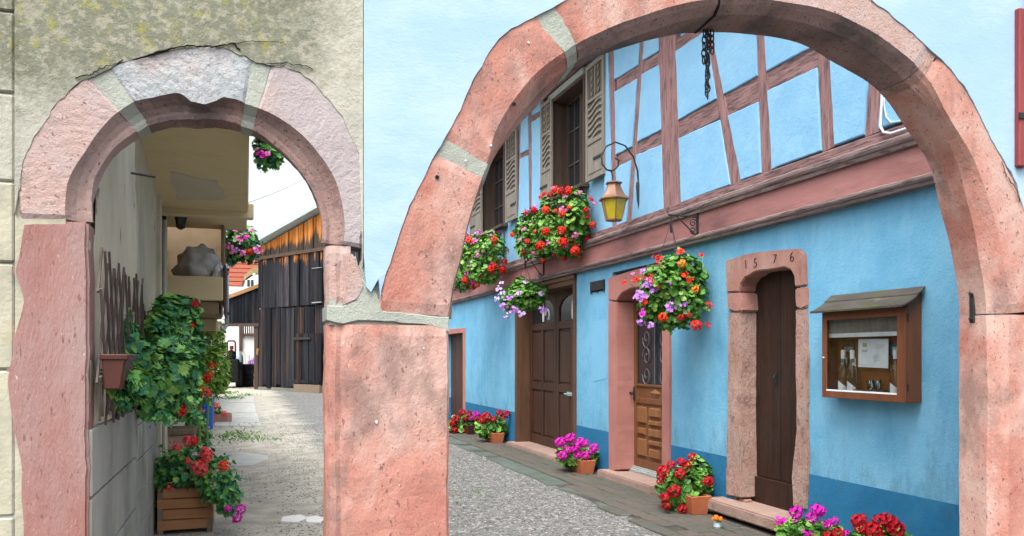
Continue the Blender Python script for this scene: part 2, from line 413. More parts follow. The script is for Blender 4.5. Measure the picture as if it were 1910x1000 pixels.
MT['iron'] = mat('black_iron', (.012, .012, .014), (.030, .028, .028), 20, (.07, .04, .025), 30, (.62, .72), .5, rough=.6, bumps=((90, .3, .002),), spec=.4)
MT['iron_grey'] = flat('grey_iron', (.13, .14, .15), .5, .2)
MT['panel_oak'] = wood('raised_panel_oak', (.19, .08, .028), (.28, .13, .05), (.06, .025, .012), 'z', 4, .60, .4, .45, .3)
MT['copper'] = mat('brown_copper', (.17, .085, .05), (.26, .14, .085), 12, (.30, .25, .21), 9, (.55, .7), .6, rough=.45, bumps=((60, .15, .002),), spec=.5, metal=.35)
MT['zinc'] = mat('pale_zinc', (.36, .45, .49), (.46, .55, .59), 6, None, rough=.5, bumps=((40, .15, .003),), spec=.4, metal=.2)
MT['terracotta'] = mat('terracotta', (.36, .105, .045), (.47, .155, .07), 8, (.25, .10, .06), 6, (.55, .7), .5, rough=.85, bumps=((90, .3, .002),))
MT['brown_plastic'] = flat('brown_trough', (.060, .017, .011), .55)
MT['asphalt'] = mat('dark_asphalt', (.04, .04, .042), (.065, .064, .063), 12, rough=.95, bumps=((90, .4, .004),))
MT['step'] = mat('worn_step_stone', (.30, .20, .165), (.40, .28, .235), 6, (.25, .20, .17), 3, (.5, .68), .7, (.16, .11, .09), 12, (.6, .7), .5, .93, STONE_B, (1, 1, 1), .12)
MT['blue_plastic'] = flat('blue_plastic', (.01, .09, .48), .4, 0, .5)
MT['dark'] = flat('dark_interior', (.010, .010, .010), .9)
MT['soil'] = mat('potting_soil', (.02, .014, .010), (.05, .035, .025), 30, rough=.95)
MT['white'] = flat('white_paper', (.80, .82, .86), .7)
MT['ink'] = flat('grey_ink', (.28, .30, .33), .8)
MT['logo_green'] = flat('pale_green_ink', (.42, .50, .26), .8)
MT['tarp'] = mat('dusty_tarp', (.42, .40, .37), (.55, .53, .49), 6, (.26, .23, .20), 4, (.55, .7), .6, rough=.8, bumps=((12, .6, .03),))
MT['cable'] = flat('white_cable', (.62, .66, .72), .4, 0, .4)
MT['passage_plaster'] = mat('stained_cream_plaster', (.48, .44, .33), (.60, .55, .42), 3, (.33, .315, .26), 2.2, (.5, .7), .8, (.15, .12, .095), 9, (.64, .70), .85, rough=.92, bumps=((15, .3, .012), (70, .4, .005)), stretch=(1, 1, .55))
MT['soffit'] = mat('cream_soffit', (.58, .46, .27), (.66, .54, .33), 3, (.50, .39, .23), 3, (.5, .7), .7, (.20, .16, .11), 14, (.68, .74), .5, rough=.92, bumps=((20, .25, .008),), stretch=(.6, 2.2, 1))
MT['bay'] = mat('brown_bay_plaster', (.20, .145, .09), (.28, .21, .135), 3, (.13, .095, .065), 2.4, (.5, .7), .8, rough=.92, bumps=((20, .25, .008),))
MT['concrete_block'] = mat('grey_concrete_block', (.27, .27, .245), (.38, .375, .335), 3.5, (.18, .19, .17), 2, (.5, .68), .75, (.37, .35, .29), 7, (.6, .72), .6, rough=.95, bumps=((20, .3, .010), (120, .5, .004)), stretch=(1, 1, .5), spec=.1)
MT['blue_patch'] = mat('repainted_blue', (.165, .42, .62), (.19, .45, .645), 3, rough=.9, bumps=((70, .3, .006),))
MT['fillet'] = mat('old_cement', (.13, .13, .11), (.20, .19, .16), 6, (.10, .11, .075), 3, (.5, .7), .6, rough=.95, bumps=((50, .4, .006),))
MT['patch'] = mat('paler_plaster', (.46, .41, .31), (.52, .47, .37), 4, rough=.95)
MT['concrete'] = mat('pale_concrete', (.36, .37, .355), (.46, .47, .45), 4, (.28, .265, .225), 2.4, (.52, .68), .8, rough=.95, bumps=((30, .3, .006), (150, .3, .003)))
MT['gutter'] = mat('mossy_concrete', (.075, .095, .082), (.11, .13, .113), 5, (.055, .072, .048), 2.2, (.5, .68), .8, rough=.95, bumps=((40, .5, .008), (160, .4, .004)))
MT['paver'] = mat('worn_paver', (.070, .068, .057), (.105, .101, .087), 7, (.062, .076, .05), 3, (.5, .68), .75, (.13, .115, .10), 18, (.62, .72), .5, rough=.93, bumps=((50, .5, .006), (180, .4, .003)))
MT['paver_pink'] = mat('pinkish_paver', (.088, .074, .064), (.12, .10, .086), 7, (.07, .078, .056), 3, (.52, .7), .6, rough=.93, bumps=((50, .5, .006), (180, .4, .003)))
MT['bed'] = mat('dark_joint_soil', (.045, .043, .035), (.075, .07, .058), 14, (.08, .10, .05), 6, (.55, .7), .6, rough=.97, bumps=((60, .5, .008),))
MT['house_white'] = mat('off_white_render', (.60, .60, .58), (.70, .70, .68), 2, rough=.9, bumps=None)
MT['red_body'] = flat('dark_red_paint', (.12, .018, .018), .5)
MT['orange_body'] = flat('orange_red_paint', (.55, .07, .02), .5)
MT['yellow_glass'] = None

m, nt, b = _nt('yellow_glass'); v = coords(nt)
nt.links.new(ramp(nt, noise_node(nt, v, 9, 3), [(.3, (.46, .34, .015)), (.7, (.62, .50, .04))]), b.inputs['Base Color'])
b.inputs['Roughness'].default_value = .25; b.inputs['Specular IOR Level'].default_value = .5
b.inputs['Transmission Weight'].default_value = .25
MT['yellow_glass'] = m
def glass(name, c, trans=1.0, rough=.02):
    m, nt, b = _nt(name)
    b.inputs['Base Color'].default_value = (*c, 1); b.inputs['Roughness'].default_value = rough
    b.inputs['Transmission Weight'].default_value = trans; b.inputs['IOR'].default_value = 1.45
    return m
MT['clear'] = glass('clear_glass', (.93, .97, .95))
MT['pane'] = flat('dark_pane', (.020, .026, .032), .08, 0, .6)

# roof tiles far away
m, nt, b = _nt('red_tiles'); v = coords(nt)
br = nt.nodes.new('ShaderNodeTexBrick'); br.inputs['Scale'].default_value = 3.2
br.inputs['Color1'].default_value = (.50, .135, .075, 1); br.inputs['Color2'].default_value = (.60, .20, .115, 1); br.inputs['Mortar'].default_value = (.26, .07, .04, 1)
br.inputs['Mortar Size'].default_value = .03
nt.links.new(coords(nt, kind='UV'), br.inputs['Vector'])
nt.links.new(br.outputs[0], b.inputs['Base Color']); b.inputs['Roughness'].default_value = .9
MT['tiles'] = m
MT['moss_tiles'] = mat('mossy_tiles', (.25, .15, .08), (.34, .23, .13), 5, (.20, .19, .06), 2, (.5, .6), .7, rough=.95, bumps=((10, .5, .03),))

# ground: brown earth with loose grey gravel
m, nt, b = _nt('courtyard_ground'); v = coords(nt)
vor = nt.nodes.new('ShaderNodeTexVoronoi'); vor.inputs['Scale'].default_value = 30; nt.links.new(v, vor.inputs['Vector'])
vor2 = nt.nodes.new('ShaderNodeTexVoronoi'); vor2.inputs['Scale'].default_value = 95; nt.links.new(v, vor2.inputs['Vector'])
sepc = nt.nodes.new('ShaderNodeSeparateColor'); nt.links.new(vor.outputs['Color'], sepc.inputs[0])
sepc2 = nt.nodes.new('ShaderNodeSeparateColor'); nt.links.new(vor2.outputs['Color'], sepc2.inputs[0])
grav = ramp(nt, sepc.outputs[0], [(0, (.035, .036, .036)), (.3, (.095, .10, .096)), (.6, (.155, .158, .15)), (.85, (.22, .222, .212)), (1, (.42, .42, .41))])
grav2 = ramp(nt, sepc2.outputs[0], [(0, (.035, .036, .035)), (.5, (.13, .13, .122)), (1, (.34, .335, .32))])
grav = mix(nt, .45, grav, grav2)
earth = ramp(nt, noise_node(nt, v, 3, 7, .7), [(.28, (.22, .205, .165)), (.5, (.35, .335, .285)), (.72, (.46, .445, .40))])
sepp = nt.nodes.new('ShaderNodeSeparateXYZ'); nt.links.new(v, sepp.inputs[0])
mx = nt.nodes.new('ShaderNodeMapRange'); nt.links.new(sepp.outputs[0], mx.inputs[0])
mx.inputs[1].default_value = .4; mx.inputs[2].default_value = 1.9; mx.inputs[3].default_value = -.28; mx.inputs[4].default_value = .30
gm = math_n(nt, 'ADD', noise_node(nt, v, 1.3, 6, .7), mx.outputs[0])
col = mix(nt, ramp(nt, gm, [(.40, (0, 0, 0)), (.62, (1, 1, 1))]), earth, grav)
nt.links.new(col, b.inputs['Base Color']); b.inputs['Roughness'].default_value = .95; b.inputs['Specular IOR Level'].default_value = .15
bump(nt, b, [(noise_node(nt, v, 5, 5), .4, .03), (vor.outputs['Distance'], .5, .012), (noise_node(nt, v, 120, 4), .4, .004)])
MT['ground'] = m
MT['pebble'] = []
for i, c in enumerate([(.07, .07, .07), (.17, .165, .155), (.36, .35, .335), (.15, .125, .105)]):
    MT['pebble'].append(mat('pebble_%d' % i, tuple(x * .8 for x in c), tuple(x * 1.2 for x in c), 30, rough=.9, bumps=None))

GREENS = {}
def leafmats(key, cols):
    L = []
    for i, c in enumerate(cols):
        m, nt, b = _nt('leaf_%s_%d' % (key, i))
        v = coords(nt)
        nt.links.new(ramp(nt, noise_node(nt, v, 22, 3), [(.3, tuple(x * .8 for x in c)), (.7, tuple(x * 1.2 for x in c))]), b.inputs['Base Color'])
        b.inputs['Roughness'].default_value = .48; b.inputs['Specular IOR Level'].default_value = .35
        b.inputs['Subsurface Weight'].default_value = 0
        L.append(m)
    GREENS[key] = L
leafmats('geranium', [(.040, .145, .020), (.070, .215, .030), (.115, .29, .040), (.18, .34, .06)])
leafmats('ivy', [(.025, .14, .065), (.045, .21, .085), (.095, .29, .06), (.19, .38, .07)])
leafmats('rose', [(.09, .24, .025), (.16, .34, .04), (.24, .43, .05), (.32, .48, .08)])
FLOW = {}
for k, c in dict(red=(.62, .014, .010), crimson=(.36, .004, .014), scarlet=(.72, .045, .012), coral=(.75, .075, .085), magenta=(.56, .012, .36),
                 pink=(.72, .17, .46), mauve=(.48, .22, .66), lilac=(.58, .40, .74), orange=(.80, .22, .02)).items():
    m, nt, b = _nt('petal_' + k); v = coords(nt)
    nt.links.new(ramp(nt, noise_node(nt, v, 26, 3), [(.3, tuple(x * .8 for x in c)), (.75, tuple(min(1, x * 1.25) for x in c))]), b.inputs['Base Color'])
    b.inputs['Roughness'].default_value = .6; b.inputs['Specular IOR Level'].default_value = .2
    FLOW[k] = m
#==SETTING==
# ================================================================ THE SETTING
YF = 3.2                                  # front face of the gateway wall
XW = 4.43                                 # courtyard face of the blue house
gm_ = MB(); gm_.add([(-60, -20, 0), (60, -20, 0), (60, 120, 0), (-60, 120, 0)], [(0, 1, 2, 3)])
setp(gm_.build('ground', MT['ground']), 'brown earth and grey gravel covering the courtyard and the passage', 'ground', kind='structure')

mb = MB(); mb.add([(-30, -20, .006), (30, -20, .006), (30, 3.0, .006), (-30, 3.0, .006)], [(0, 1, 2, 3)])  # unseen dark sheet, added to cut light bouncing up under the arches
setp(mb.build('street', MT['asphalt']), 'unseen dark asphalt street added before the gateway to cut bounce light', 'street', kind='structure')
# ---------------------------------------------------------------- arches
class Arch:
    def __init__(self, cx, cz, face, inner, back, outer, ya, yb, bead=0):
        self.bead = bead
        self.c = (cx, cz); self.ya, self.yb = ya, yb
        self.t = [self.tab(face, YF), self.tab(inner, ya), self.tab(back, yb), self.tab(outer, YF)]
    def tab(self, pts, Y):
        T = []
        for x, y in pts:
            p = atY(x, y, Y); dx, dz = p.x - self.c[0], p.z - self.c[1]
            T.append((self.wrap(math.atan2(dz, dx)), math.hypot(dx, dz)))
        T.sort(); return T
    @staticmethod
    def wrap(a): return a + 2 * math.pi if a < -math.pi * .5 else a
    def r(self, k, a):
        if k == 3: return sum(self.r1(k, a + d) for d in (-.06, -.03, 0, .03, .06)) / 5
        return self.r1(k, a)
    def r1(self, k, a):
        T = self.t[k]
        if a <= T[0][0]: return T[0][1]
        if a >= T[-1][0]: return T[-1][1]
        for (a0, r0), (a1, r1) in zip(T, T[1:]):
            if a0 <= a <= a1:
                w = (a - a0) / max(1e-9, a1 - a0); w = w * w * (3 - 2 * w) * .5 + w * .5
                return r0 + (r1 - r0) * w
    def pt(self, a, r, Y): return Vector((self.c[0] + r * math.cos(a), Y, self.c[1] + r * math.sin(a)))
    def profile(self, a, tilt=0.0):
        """points from outer side over the face and the chamfer to the back; tilt skews the joint a little with radius"""
        ro, rf, ri, rb = self.r(3, a), self.r(0, a), self.r(1, a), self.r(2, a)
        rf = max(rf, ri + .004)
        ro = max(ro, rf + .05) + mnoise.noise(Vector((a * 9, ro, 3))) * .012
        P = [(ro + .002, YF + .12), (ro, YF + .012)]
        for k in range(7):
            P.append((ro - .012 + (rf + .006 - ro + .012) * k / 6, YF))
        ya = self.ya
        for k in range(1, 4):
            P.append((rf + (ri - rf) * k / 3, YF + (ya - YF) * k / 3))
        if self.bead:       # cove, then a roll moulding along the inner edge
            P[-3:] = [(rf + (ri - rf) * t - .0 + .012 * math.sin(t * math.pi), YF + (ya - YF) * t + .010 * math.sin(t * math.pi)) for t in (.3, .6, .86)]
            P += [(ri + .002, ya - .010), (ri - .013, ya - .004), (ri - .014, ya + .012), (ri + .002, ya + .020)]
        for k in range(1, 4):
            P.append((ri + (rb - ri) * k / 3, ya + .024 * self.bead + (self.yb - ya - .024 * self.bead) * k / 3))
        P.append((ro, self.yb))
        return P
    def stone(self, a0, a1, name, m, parent, rough=.0018, gap=.004, ends=None):
        n = max(4, int(abs(a1 - a0) / .028)); v = []; M = None
        for i in range(n + 1):
            w = i / n; a = a0 + (a1 - a0) * w
            P = self.profile(a); M = len(P)
            edge = min(i, n - i)
            for j, (r, Y) in enumerate(P):
                aa = a
                if edge == 0:
                    Y2 = Y + (.008 if 1 <= j <= 8 else .003)
                    aa = a + mnoise.noise(Vector((r * 14, a0 * 7, j))) * .006
                else: Y2 = Y
                p = self.pt(aa, r, Y2)
                nz = mnoise.noise(p * 9 + Vector((a0 * 5, 0, 0))) * rough * .8 + mnoise.noise(p * 45) * rough * .8
                if 1 <= j <= 8: p.y += nz
                elif j > 8 and j < M - 1:
                    p = self.pt(aa, r + nz, Y2 + nz * .5)
                v.append(p)
        f = []
        for i in range(n):
            for j in range(M):
                j2 = (j + 1) % M
                f.append((i * M + j, i * M + j2, (i + 1) * M + j2, (i + 1) * M + j))
        f.append(tuple(range(M))); f.append(tuple(n * M + j for j in range(M - 1, -1, -1)))
        mb = MB(); mb.add(v, f)
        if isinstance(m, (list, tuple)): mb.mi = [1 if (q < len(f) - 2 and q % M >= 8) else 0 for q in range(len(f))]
        return mb.build(name, m, parent, smooth=False)
    def joint(self, a, w, name, m, parent, drop=.006, wo=None, r0=None, r1=None):
        """mortar in the gap between two stones"""
        wo = w if wo is None else wo
        v = []; P = self.profile(a); M = len(P); n = 4
        for i in range(n + 1):
            for j, (r, Y) in enumerate(P):
                t = max(0, min(1, (r - self.r(1, a)) / max(.01, self.r(3, a) - self.r(1, a))))
                ww = w + (wo - w) * t
                aa = a + (i / n - .5) * ww + mnoise.noise(Vector((r * 12, i * .3, a))) * .006
                q = self.pt(aa, r - (.003 if j > 8 else .02 if j < 2 else 0), Y + (drop if j < 9 else .002))
                v.append(q)
        f = []
        for i in range(n):
            for j in range(M):
                j2 = (j + 1) % M
                f.append((i * M + j, i * M + j2, (i + 1) * M + j2, (i + 1) * M + j))
        f.append(tuple(range(M))); f.append(tuple(n * M + j for j in range(M - 1, -1, -1)))
        mb = MB(); mb.add(v, f)
        return mb.build(name, m, parent)
    def ang(self, x, y, Y=YF):
        p = atY(x, y, Y); return self.wrap(math.atan2(p.z - self.c[1], p.x - self.c[0]))

D2 = math.radians
BIG = Arch(2.293, 1.688,
    [(838, 600), (846, 540), (862, 480), (880, 400), (908, 318), (930, 238), (962, 186), (1000, 140), (1064, 92), (1130, 58), (1200, 32), (1345, 0), (1450, 4), (1570, 32), (1650, 76), (1722, 136), (1770, 224), (1810, 288), (1846, 384), (1868, 480), (1881, 585)],
    [(838, 600), (848, 530), (862, 470), (880, 400), (918, 300), (950, 245), (990, 190), (1075, 114), (1140, 86), (1215, 58), (1350, 28), (1466, 36), (1530, 52), (1610, 88), (1694, 156), (1742, 216), (1782, 296), (1806, 384), (1826, 480), (1840, 585)],
    [(900, 345), (925, 288), (1000, 200), (1078, 124), (1180, 84), (1306, 61), (1370, 62), (1506, 87), (1550, 114), (1642, 172), (1690, 240), (1730, 300), (1756, 400), (1778, 490), (1790, 585)],
    [(702, 575), (720, 500), (745, 420), (800, 300), (835, 235), (875, 160), (905, 90), (945, 55), (1010, 20), (1080, -22), (1200, -70), (1350, -95), (1500, -70), (1630, 0), (1698, 56), (1742, 96), (1766, 114), (1830, 212), (1866, 296), (1882, 303), (1902, 360), (1930, 450), (1948, 590)],
    YF + .066, YF + .24)
SMALL = Arch(-.078, 2.05,
    [(125, 400), (130, 340), (165, 280), (230, 205), (252, 192), (290, 184), (330, 176), (342, 179), (356, 192), (382, 198), (400, 192), (416, 184), (440, 188), (470, 200), (540, 236), (592, 288), (624, 340), (636, 384), (640, 425)],
    [(165, 408), (170, 330), (200, 280), (256, 236), (319, 219), (376, 216), (464, 232), (520, 270), (560, 312), (600, 384), (608, 425)],
    [(168, 408), (176, 372), (208, 300), (265, 255), (300, 243), (376, 240), (460, 250), (484, 260), (532, 296), (572, 344), (594, 395), (604, 425)],
    [(34, 400), (36, 300), (62, 245), (120, 168), (165, 140), (205, 118), (250, 106), (300, 92), (350, 84), (435, 85), (458, 104), (500, 118), (560, 128), (620, 185), (655, 240), (676, 290), (678, 425)],
    YF + .06, YF + .14, 1)

gate = thing('stone_gateway', (2.293, YF + .12, 0), 'wide pink sandstone carriage arch framing the blue courtyard', 'archway')
A = lambda x, y: BIG.ang(x, y)
j1, j2, j3, j4 = A(862, 295), A(1046, 62), A(1345, 0), A(1722, 132)
aL, aR = A(820, 592), A(1890, 585)
BIG.stone(aL - .004, j1 + .016, 'voussoir', MT['stone'], gate)
BIG.stone(j1 - .016, j2 + .022, 'voussoir', MT['stone'], gate)
BIG.stone(j2 - .022, j3 + .004, 'voussoir', [MT['stone'], MT['stone_grime_shade']], gate)  # chamfer grime, with soffit shade painted into the second material
BIG.stone(j3 - .004, j4 + .016, 'voussoir', [MT['stone_pale'], MT['stone_grime_shade']], gate)
BIG.stone(j4 - .016, aR + .003, 'voussoir', MT['stone'], gate)
BIG.joint(j1, .044, 'mortar_joint', MT['mortar'], gate)
BIG.joint(j2, .034, 'mortar_joint', MT['mortar'], gate, wo=.075)
BIG.joint(j3, .007, 'mortar_joint', MT['dark'], gate, .012)
BIG.joint(j4, .030, 'mortar_joint', MT['stone_worn'], gate)
# right jamb down to the ground
def jamb(name, poly_back, m, parent, pts, z1, z0=-.05, n=26, rough=.004):
    """pts: plan outline [(x,y)...]; stacked rings with a rough surface"""
    v = []; k = len(pts)
    for i in range(n + 1):
        z = z0 + (z1 - z0) * i / n
        for (x, y) in pts:
            p = Vector((x, y, z)); e = .006 if i in (0, n) else 0
            a = mnoise.noise(p * 6) * rough * 1.6 + mnoise.noise(p * 25) * rough
            v.append(Vector((x + a * (1 if x > sum(q[0] for q in pts) / k else -1), y + mnoise.noise(p * 9 + Vector((5, 1, 2))) * rough + mnoise.noise(p * 33) * rough * .6 + (e if y < YF + .1 else 0), z)))
    f = []
    for i in range(n):
        for j in range(k):
            j2 = (j + 1) % k
            f.append((i * k + j, i * k + j2, (i + 1) * k + j2, (i + 1) * k + j))
    f.append(tuple(range(k - 1, -1, -1))); f.append(tuple(n * k + j for j in range(k)))
    mb = MB(); mb.add(v, f); return mb.build(name, m, parent)
zR = BIG.pt(aR, BIG.r(0, aR), 0).z
xi, xf = 2.293 + BIG.r(1, aR), 2.293 + BIG.r(0, aR)
jamb('jamb_stone', None, MT['stone'], gate, [(xi, YF + .066), (xi + .022, YF + .044), (xi + .044, YF + .022), (xf, YF), (xf + .1, YF), (xf + .2, YF), (xf + .32, YF), (xf + .42, YF), (xf + .42, YF + .24), (xi, YF + .24), (xi, YF + .19), (xi, YF + .13)], zR - .004)
# middle pillar: one big block carrying both arches, rounded at its left edge
pL, pR = atY(607, 700, YF + .05).x, atY(838, 700, YF).x
zP = atY(720, 606, YF).z
jamb('pillar_stone', None, MT['stone'], gate, [(pL, YF + .14), (pL, YF + .055), (pL + .012, YF + .03), (pL + .035, YF + .012), (pL + .055, YF + .016), (pL + .072, YF + .003), (pL + .10, YF)] + [(pL + .10 + (pR - .012 - pL - .10) * k / 7, YF) for k in range(1, 8)] + [(pR, YF + .012), (pR, YF + .08), (pR, YF + .24), (pL + .1, YF + .24)], zP, n=40)
# grey green mortar bed over the pillar with ragged lower edge
mb = MB()
bed = [atY(x, y, YF + .004) for x, y in [(610, 598), (640, 604), (668, 598), (720, 600), (790, 606), (822, 614), (838, 622), (838, 590), (815, 590), (760, 586), (712, 580), (700, 545), (688, 535), (678, 520), (664, 560), (640, 572), (610, 570)]]
mb.prism(jag(bed, .03, .008, 3), (0, .2, 0)); mb.build('mortar_bed', MT['mortar'], gate, .003)

small = thing('stone_doorway', (-.078, YF + .08, 0), 'narrow old pink sandstone arch over the passage on the left', 'archway')
B = lambda x, y: SMALL.ang(x, y)
k1, k2 = B(212, 168), B(478, 160)
SMALL.stone(B(80, 408), k1 + .05, 'voussoir', MT['stone_pale'], small, .0025)
SMALL.stone(k1 - .045, k2 + .05, 'keystone', [MT['keystone'], MT['stone_grime_shade']], small, .005)
SMALL.stone(k2 - .05, B(655, 458), 'voussoir', [MT['stone_lilac'], MT['stone_grime_shade']], small, .0025)
SMALL.joint(k1 + .003, .12, 'mortar_joint', MT['mortar'], small, .004)
SMALL.joint(k2, .11, 'mortar_joint', MT['mortar'], small, .004)
# left jamb block, ragged on its outer side
Lp = [atY(x, y, YF) for x, y in [(165, 412), (167, 700), (168, 1000), (170, 1190), (40, 1190), (36, 1000), (36, 880), (14, 760), (8, 715), (24, 620), (38, 560), (22, 505), (32, 470), (40, 412)]]
Lp[0].x = Lp[1].x = Lp[2].x = Lp[3].x = -.527
mb = MB(); mb.prism(jag(Lp, .04, .007, 5), (0, .13, 0)); mb.build('jamb_stone', MT['stone_red'], small, .010, seg=2)
# small stone under the right springing
Rp = [atY(x, y, YF + .001) for x, y in [(640, 470), (664, 474), (672, 505), (682, 535), (668, 560), (640, 572)]]
mb = MB(); mb.prism(jag(Rp, .03, .005, 6), (0, .12, 0)); mb.build('jamb_stone', MT['stone_pale'], small, .008, seg=2)
cz0, cz1 = atY(625, 571, YF + .05).z, atY(625, 460, YF + .05).z
jamb('jamb_stone', None, MT['stone_pale'], small, [(pL + .002, YF + .14), (pL + .002, YF + .055), (pL + .012, YF + .03), (pL + .035, YF + .012), (pL + .055, YF + .016), (pL + .078, YF + .004), (pL + .090, YF + .006), (pL + .092, YF + .14)], cz1, cz0, 8)

# ---------------------------------------------------------------- the two rendered walls round the arches
XS = atY(678, 200, YF).x
TOP = 3.48
def ring_pts(arch, a0, a1, n, off):
    out = []
    for i in range(n + 1):
        a = a0 + (a1 - a0) * i / n
        rr = arch.r(3, a) + mnoise.noise(Vector((a * 7, off, 0))) * .014 + mnoise.noise(Vector((a * 26, off, 1))) * .010 - .012
        out.append(arch.pt(a, rr, YF + off))
    return out
bw = thing('blue_gateway_wall', (3.2, YF + .15, 0), 'pale sky blue rendered wall around the wide stone arch', 'wall')
poly = [Vector((XS, YF - .008, TOP)), Vector((XS, YF - .008, 1.95)), Vector((XS + .01, YF - .008, 1.82)), atY(692, 545, YF - .008), atY(706, 520, YF - .008)]
poly += ring_pts(BIG, math.pi * .985, .02, 150, -.005)
poly += [Vector((xf + .30, YF - .008, 1.6)), Vector((xf + .30, YF - .008, -.05)), Vector((6.6, YF - .008, -.05)), Vector((6.6, YF - .008, TOP))]
mb = MB(); mb.prism(poly, (0, .26, 0)); mb.build('wall_render', MT['blue_front'], bw)
ow = thing('old_plaster_wall', (-.6, YF + .15, 0), 'weathered cream and lichen stained plaster wall above the narrow arch', 'wall')
xb = atY(28, 200, YF).x
poly = [Vector((XS - .003, YF - .007, 1.9)), Vector((XS - .003, YF - .007, TOP)), Vector((xb, YF - .007, TOP)), Vector((xb, YF - .007, 2.04))]
poly += [q for q in ring_pts(SMALL, D2(176), D2(14), 90, -.003) if xb + .004 < q.x < XS - .012]
mb = MB(); mb.prism(poly, (0, .13, 0)); mb.build('wall_plaster', MT['old_plaster'], ow)
ys = [-60, 20, 172, 338, 490, 690, 965, 1250]
for a, c in zip(ys, ys[1:]):
    z1, z0 = atY(14, a, YF).z - .004, atY(14, c, YF).z + .004
    mb = MB(); mb.box(-1.5, xb - .006, YF + .006 + random.uniform(0, .004), YF + .25, z0, min(z1, TOP)); mb.build('ashlar_block', MT['block'] if a > 300 else MT['old_plaster'], ow, .006)
mb = MB(); mb.box(xb - .002, -.60, YF + .007, YF + .115, -.05, 2.10); mb.build('plaster_infill', MT['block'], ow)
mb = MB(); mb.box(-1.5, xb - .004, YF + .02, YF + .13, -.05, TOP); mb.build('joint_backing', MT['mortar'], ow)

# ---------------------------------------------------------------- pavement along the blue house
pav = MB(); pav.add([(3.50, 3.5, .004), (4.43, 3.5, .004), (4.43, 24, .004), (3.50, 24, .004)], [(0, 1, 2, 3)])
pave = setp(pav.build('pavement', MT['bed']), 'worn paved strip along the foot of the blue house', 'pavement', kind='structure')
def paver_mesh(name, L, W, m, seed):
    mb = MB(); rnd = random.Random(seed); j = lambda: rnd.uniform(-.006, .006); b = .008
    lo = [(-W / 2 + j(), -L / 2 + j()), (W / 2 + j(), -L / 2 + j()), (W / 2 + j(), L / 2 + j()), (-W / 2 + j(), L / 2 + j())]
    v = [(x, y, -.02) for x, y in lo] + [(x, y, .008) for x, y in lo] + [(x * .90, y * .93, .014 + rnd.uniform(-.001, .001)) for x, y in lo]
    f = [(0, 1, 5, 4), (1, 2, 6, 5), (2, 3, 7, 6), (3, 0, 4, 7), (4, 5, 9, 8), (5, 6, 10, 9), (6, 7, 11, 10), (7, 4, 8, 11), (8, 9, 10, 11)]
    mb.add(v, f); o = mb.build(name, m); me = o.data; ORG.pop(o, None); bpy.data.objects.remove(o)
    return me
PL, PW = .235, .158
pm = [paver_mesh('paver', PL - .012, PW - .010, MT['paver' if k % 3 else 'paver_pink'], k) for k in range(7)]
rnd = random.Random(3); cnt = 0; far = MB(); slots = []
for i in range(6):
    for k in range(90):
        y = 4.9 + k * PL + (i % 2) * PL * .5; x = XW - .08 - (i + .5) * PW
        if i >= 4 and (y > 7.6 + (i == 4) * 1.2 or rnd.random() < .06): continue
        if y > 21: continue
        slots.append((y, x, i))
slots.sort()
for q, (y, x, i) in enumerate(slots):
    loc = (x + rnd.uniform(-.004, .004), y + rnd.uniform(-.006, .006), .006 + rnd.uniform(-.003, .003))
    rt = (rnd.uniform(-.012, .012), rnd.uniform(-.012, .012), rnd.uniform(-.025, .025) + (math.pi if rnd.random() < .5 else 0))
    if q < 290: inst('paver', pm[rnd.randrange(7)], pave, loc, rt)
    else: far.box(loc[0] - PW * .46, loc[0] + PW * .46, y - PL * .47, y + PL * .47, -.01, .018)
setp(far.build('distant_pavers', MT['paver'], pave), kind='stuff')
# broken mossy concrete gutter between pavers and gravel
edge = []
for k in range(70):
    y = 7.0 + k * .24
    x = 3.44 + mnoise.noise(Vector((y * 1.3, 2, 0))) * .05 + mnoise.noise(Vector((y * 5, 1, 0))) * .035
    if 7.6 < y < 8.5: x += .13 * math.sin((y - 7.6) / .9 * math.pi)
    edge.append((x, y))
yy = 7.0
while yy < 22:
    L = rnd.uniform(.8, 1.6); seg = [(x, y) for x, y in edge if yy <= y <= yy + L + .02]
    if len(seg) >= 2:
        y0, y1 = seg[0][1] + .004, seg[-1][1] - .004
        inner = XW - .08 - 4 * PW - .012 - (PW if y0 < 7.9 else 0)
        pl = [Vector((x, y, -.02)) for x, y in seg] + [Vector((inner, y1, -.02)), Vector((inner, y0, -.02))]
        pl[0].y = y0; pl[len(seg) - 1].y = y1
        mb = MB(); mb.prism(pl, (0, 0, .034 + rnd.uniform(-.003, .003))); mb.build('gutter_slab', MT['gutter'], pave, .006)
    yy += L
# pale cement fillet against the wall
mb = MB(); mb.box(4.345, 4.426, 5.2, 22, -.01, .02); mb.build('cement_fillet', MT['fillet'], pave, .008)

# loose gravel: small stones lying on the earth
def scatter(n, fx, seed, rmin, rmax, name, label):
    r = random.Random(seed); mb = MB()
    for _ in range(n):
        p = fx(r)
        if p is None: continue
        s = r.uniform(rmin, rmax); q = r.uniform(0, 6.3); fl = r.uniform(.35, .7)
        ax = [Vector((math.cos(q + k * math.pi / 2) * s * r.uniform(.7, 1.2), math.sin(q + k * math.pi / 2) * s * r.uniform(.7, 1.2), r.uniform(-.1, .25) * s)) for k in range(4)]
        c = Vector((p[0], p[1], 0)); t = c + Vector((r.uniform(-.2, .2) * s, r.uniform(-.2, .2) * s, s * fl)); bt = c + Vector((0, 0, -s * .3))
        mb.add([c + a for a in ax] + [t, bt], [(0, 1, 4), (1, 2, 4), (2, 3, 4), (3, 0, 4), (1, 0, 5), (2, 1, 5), (3, 2, 5), (0, 3, 5)], r.choice((0, 0, 1, 1, 1, 2, 3)))
    o = mb.build(name, MT['pebble'], None, fix=False)
    return setp(o, label, 'gravel', kind='stuff')
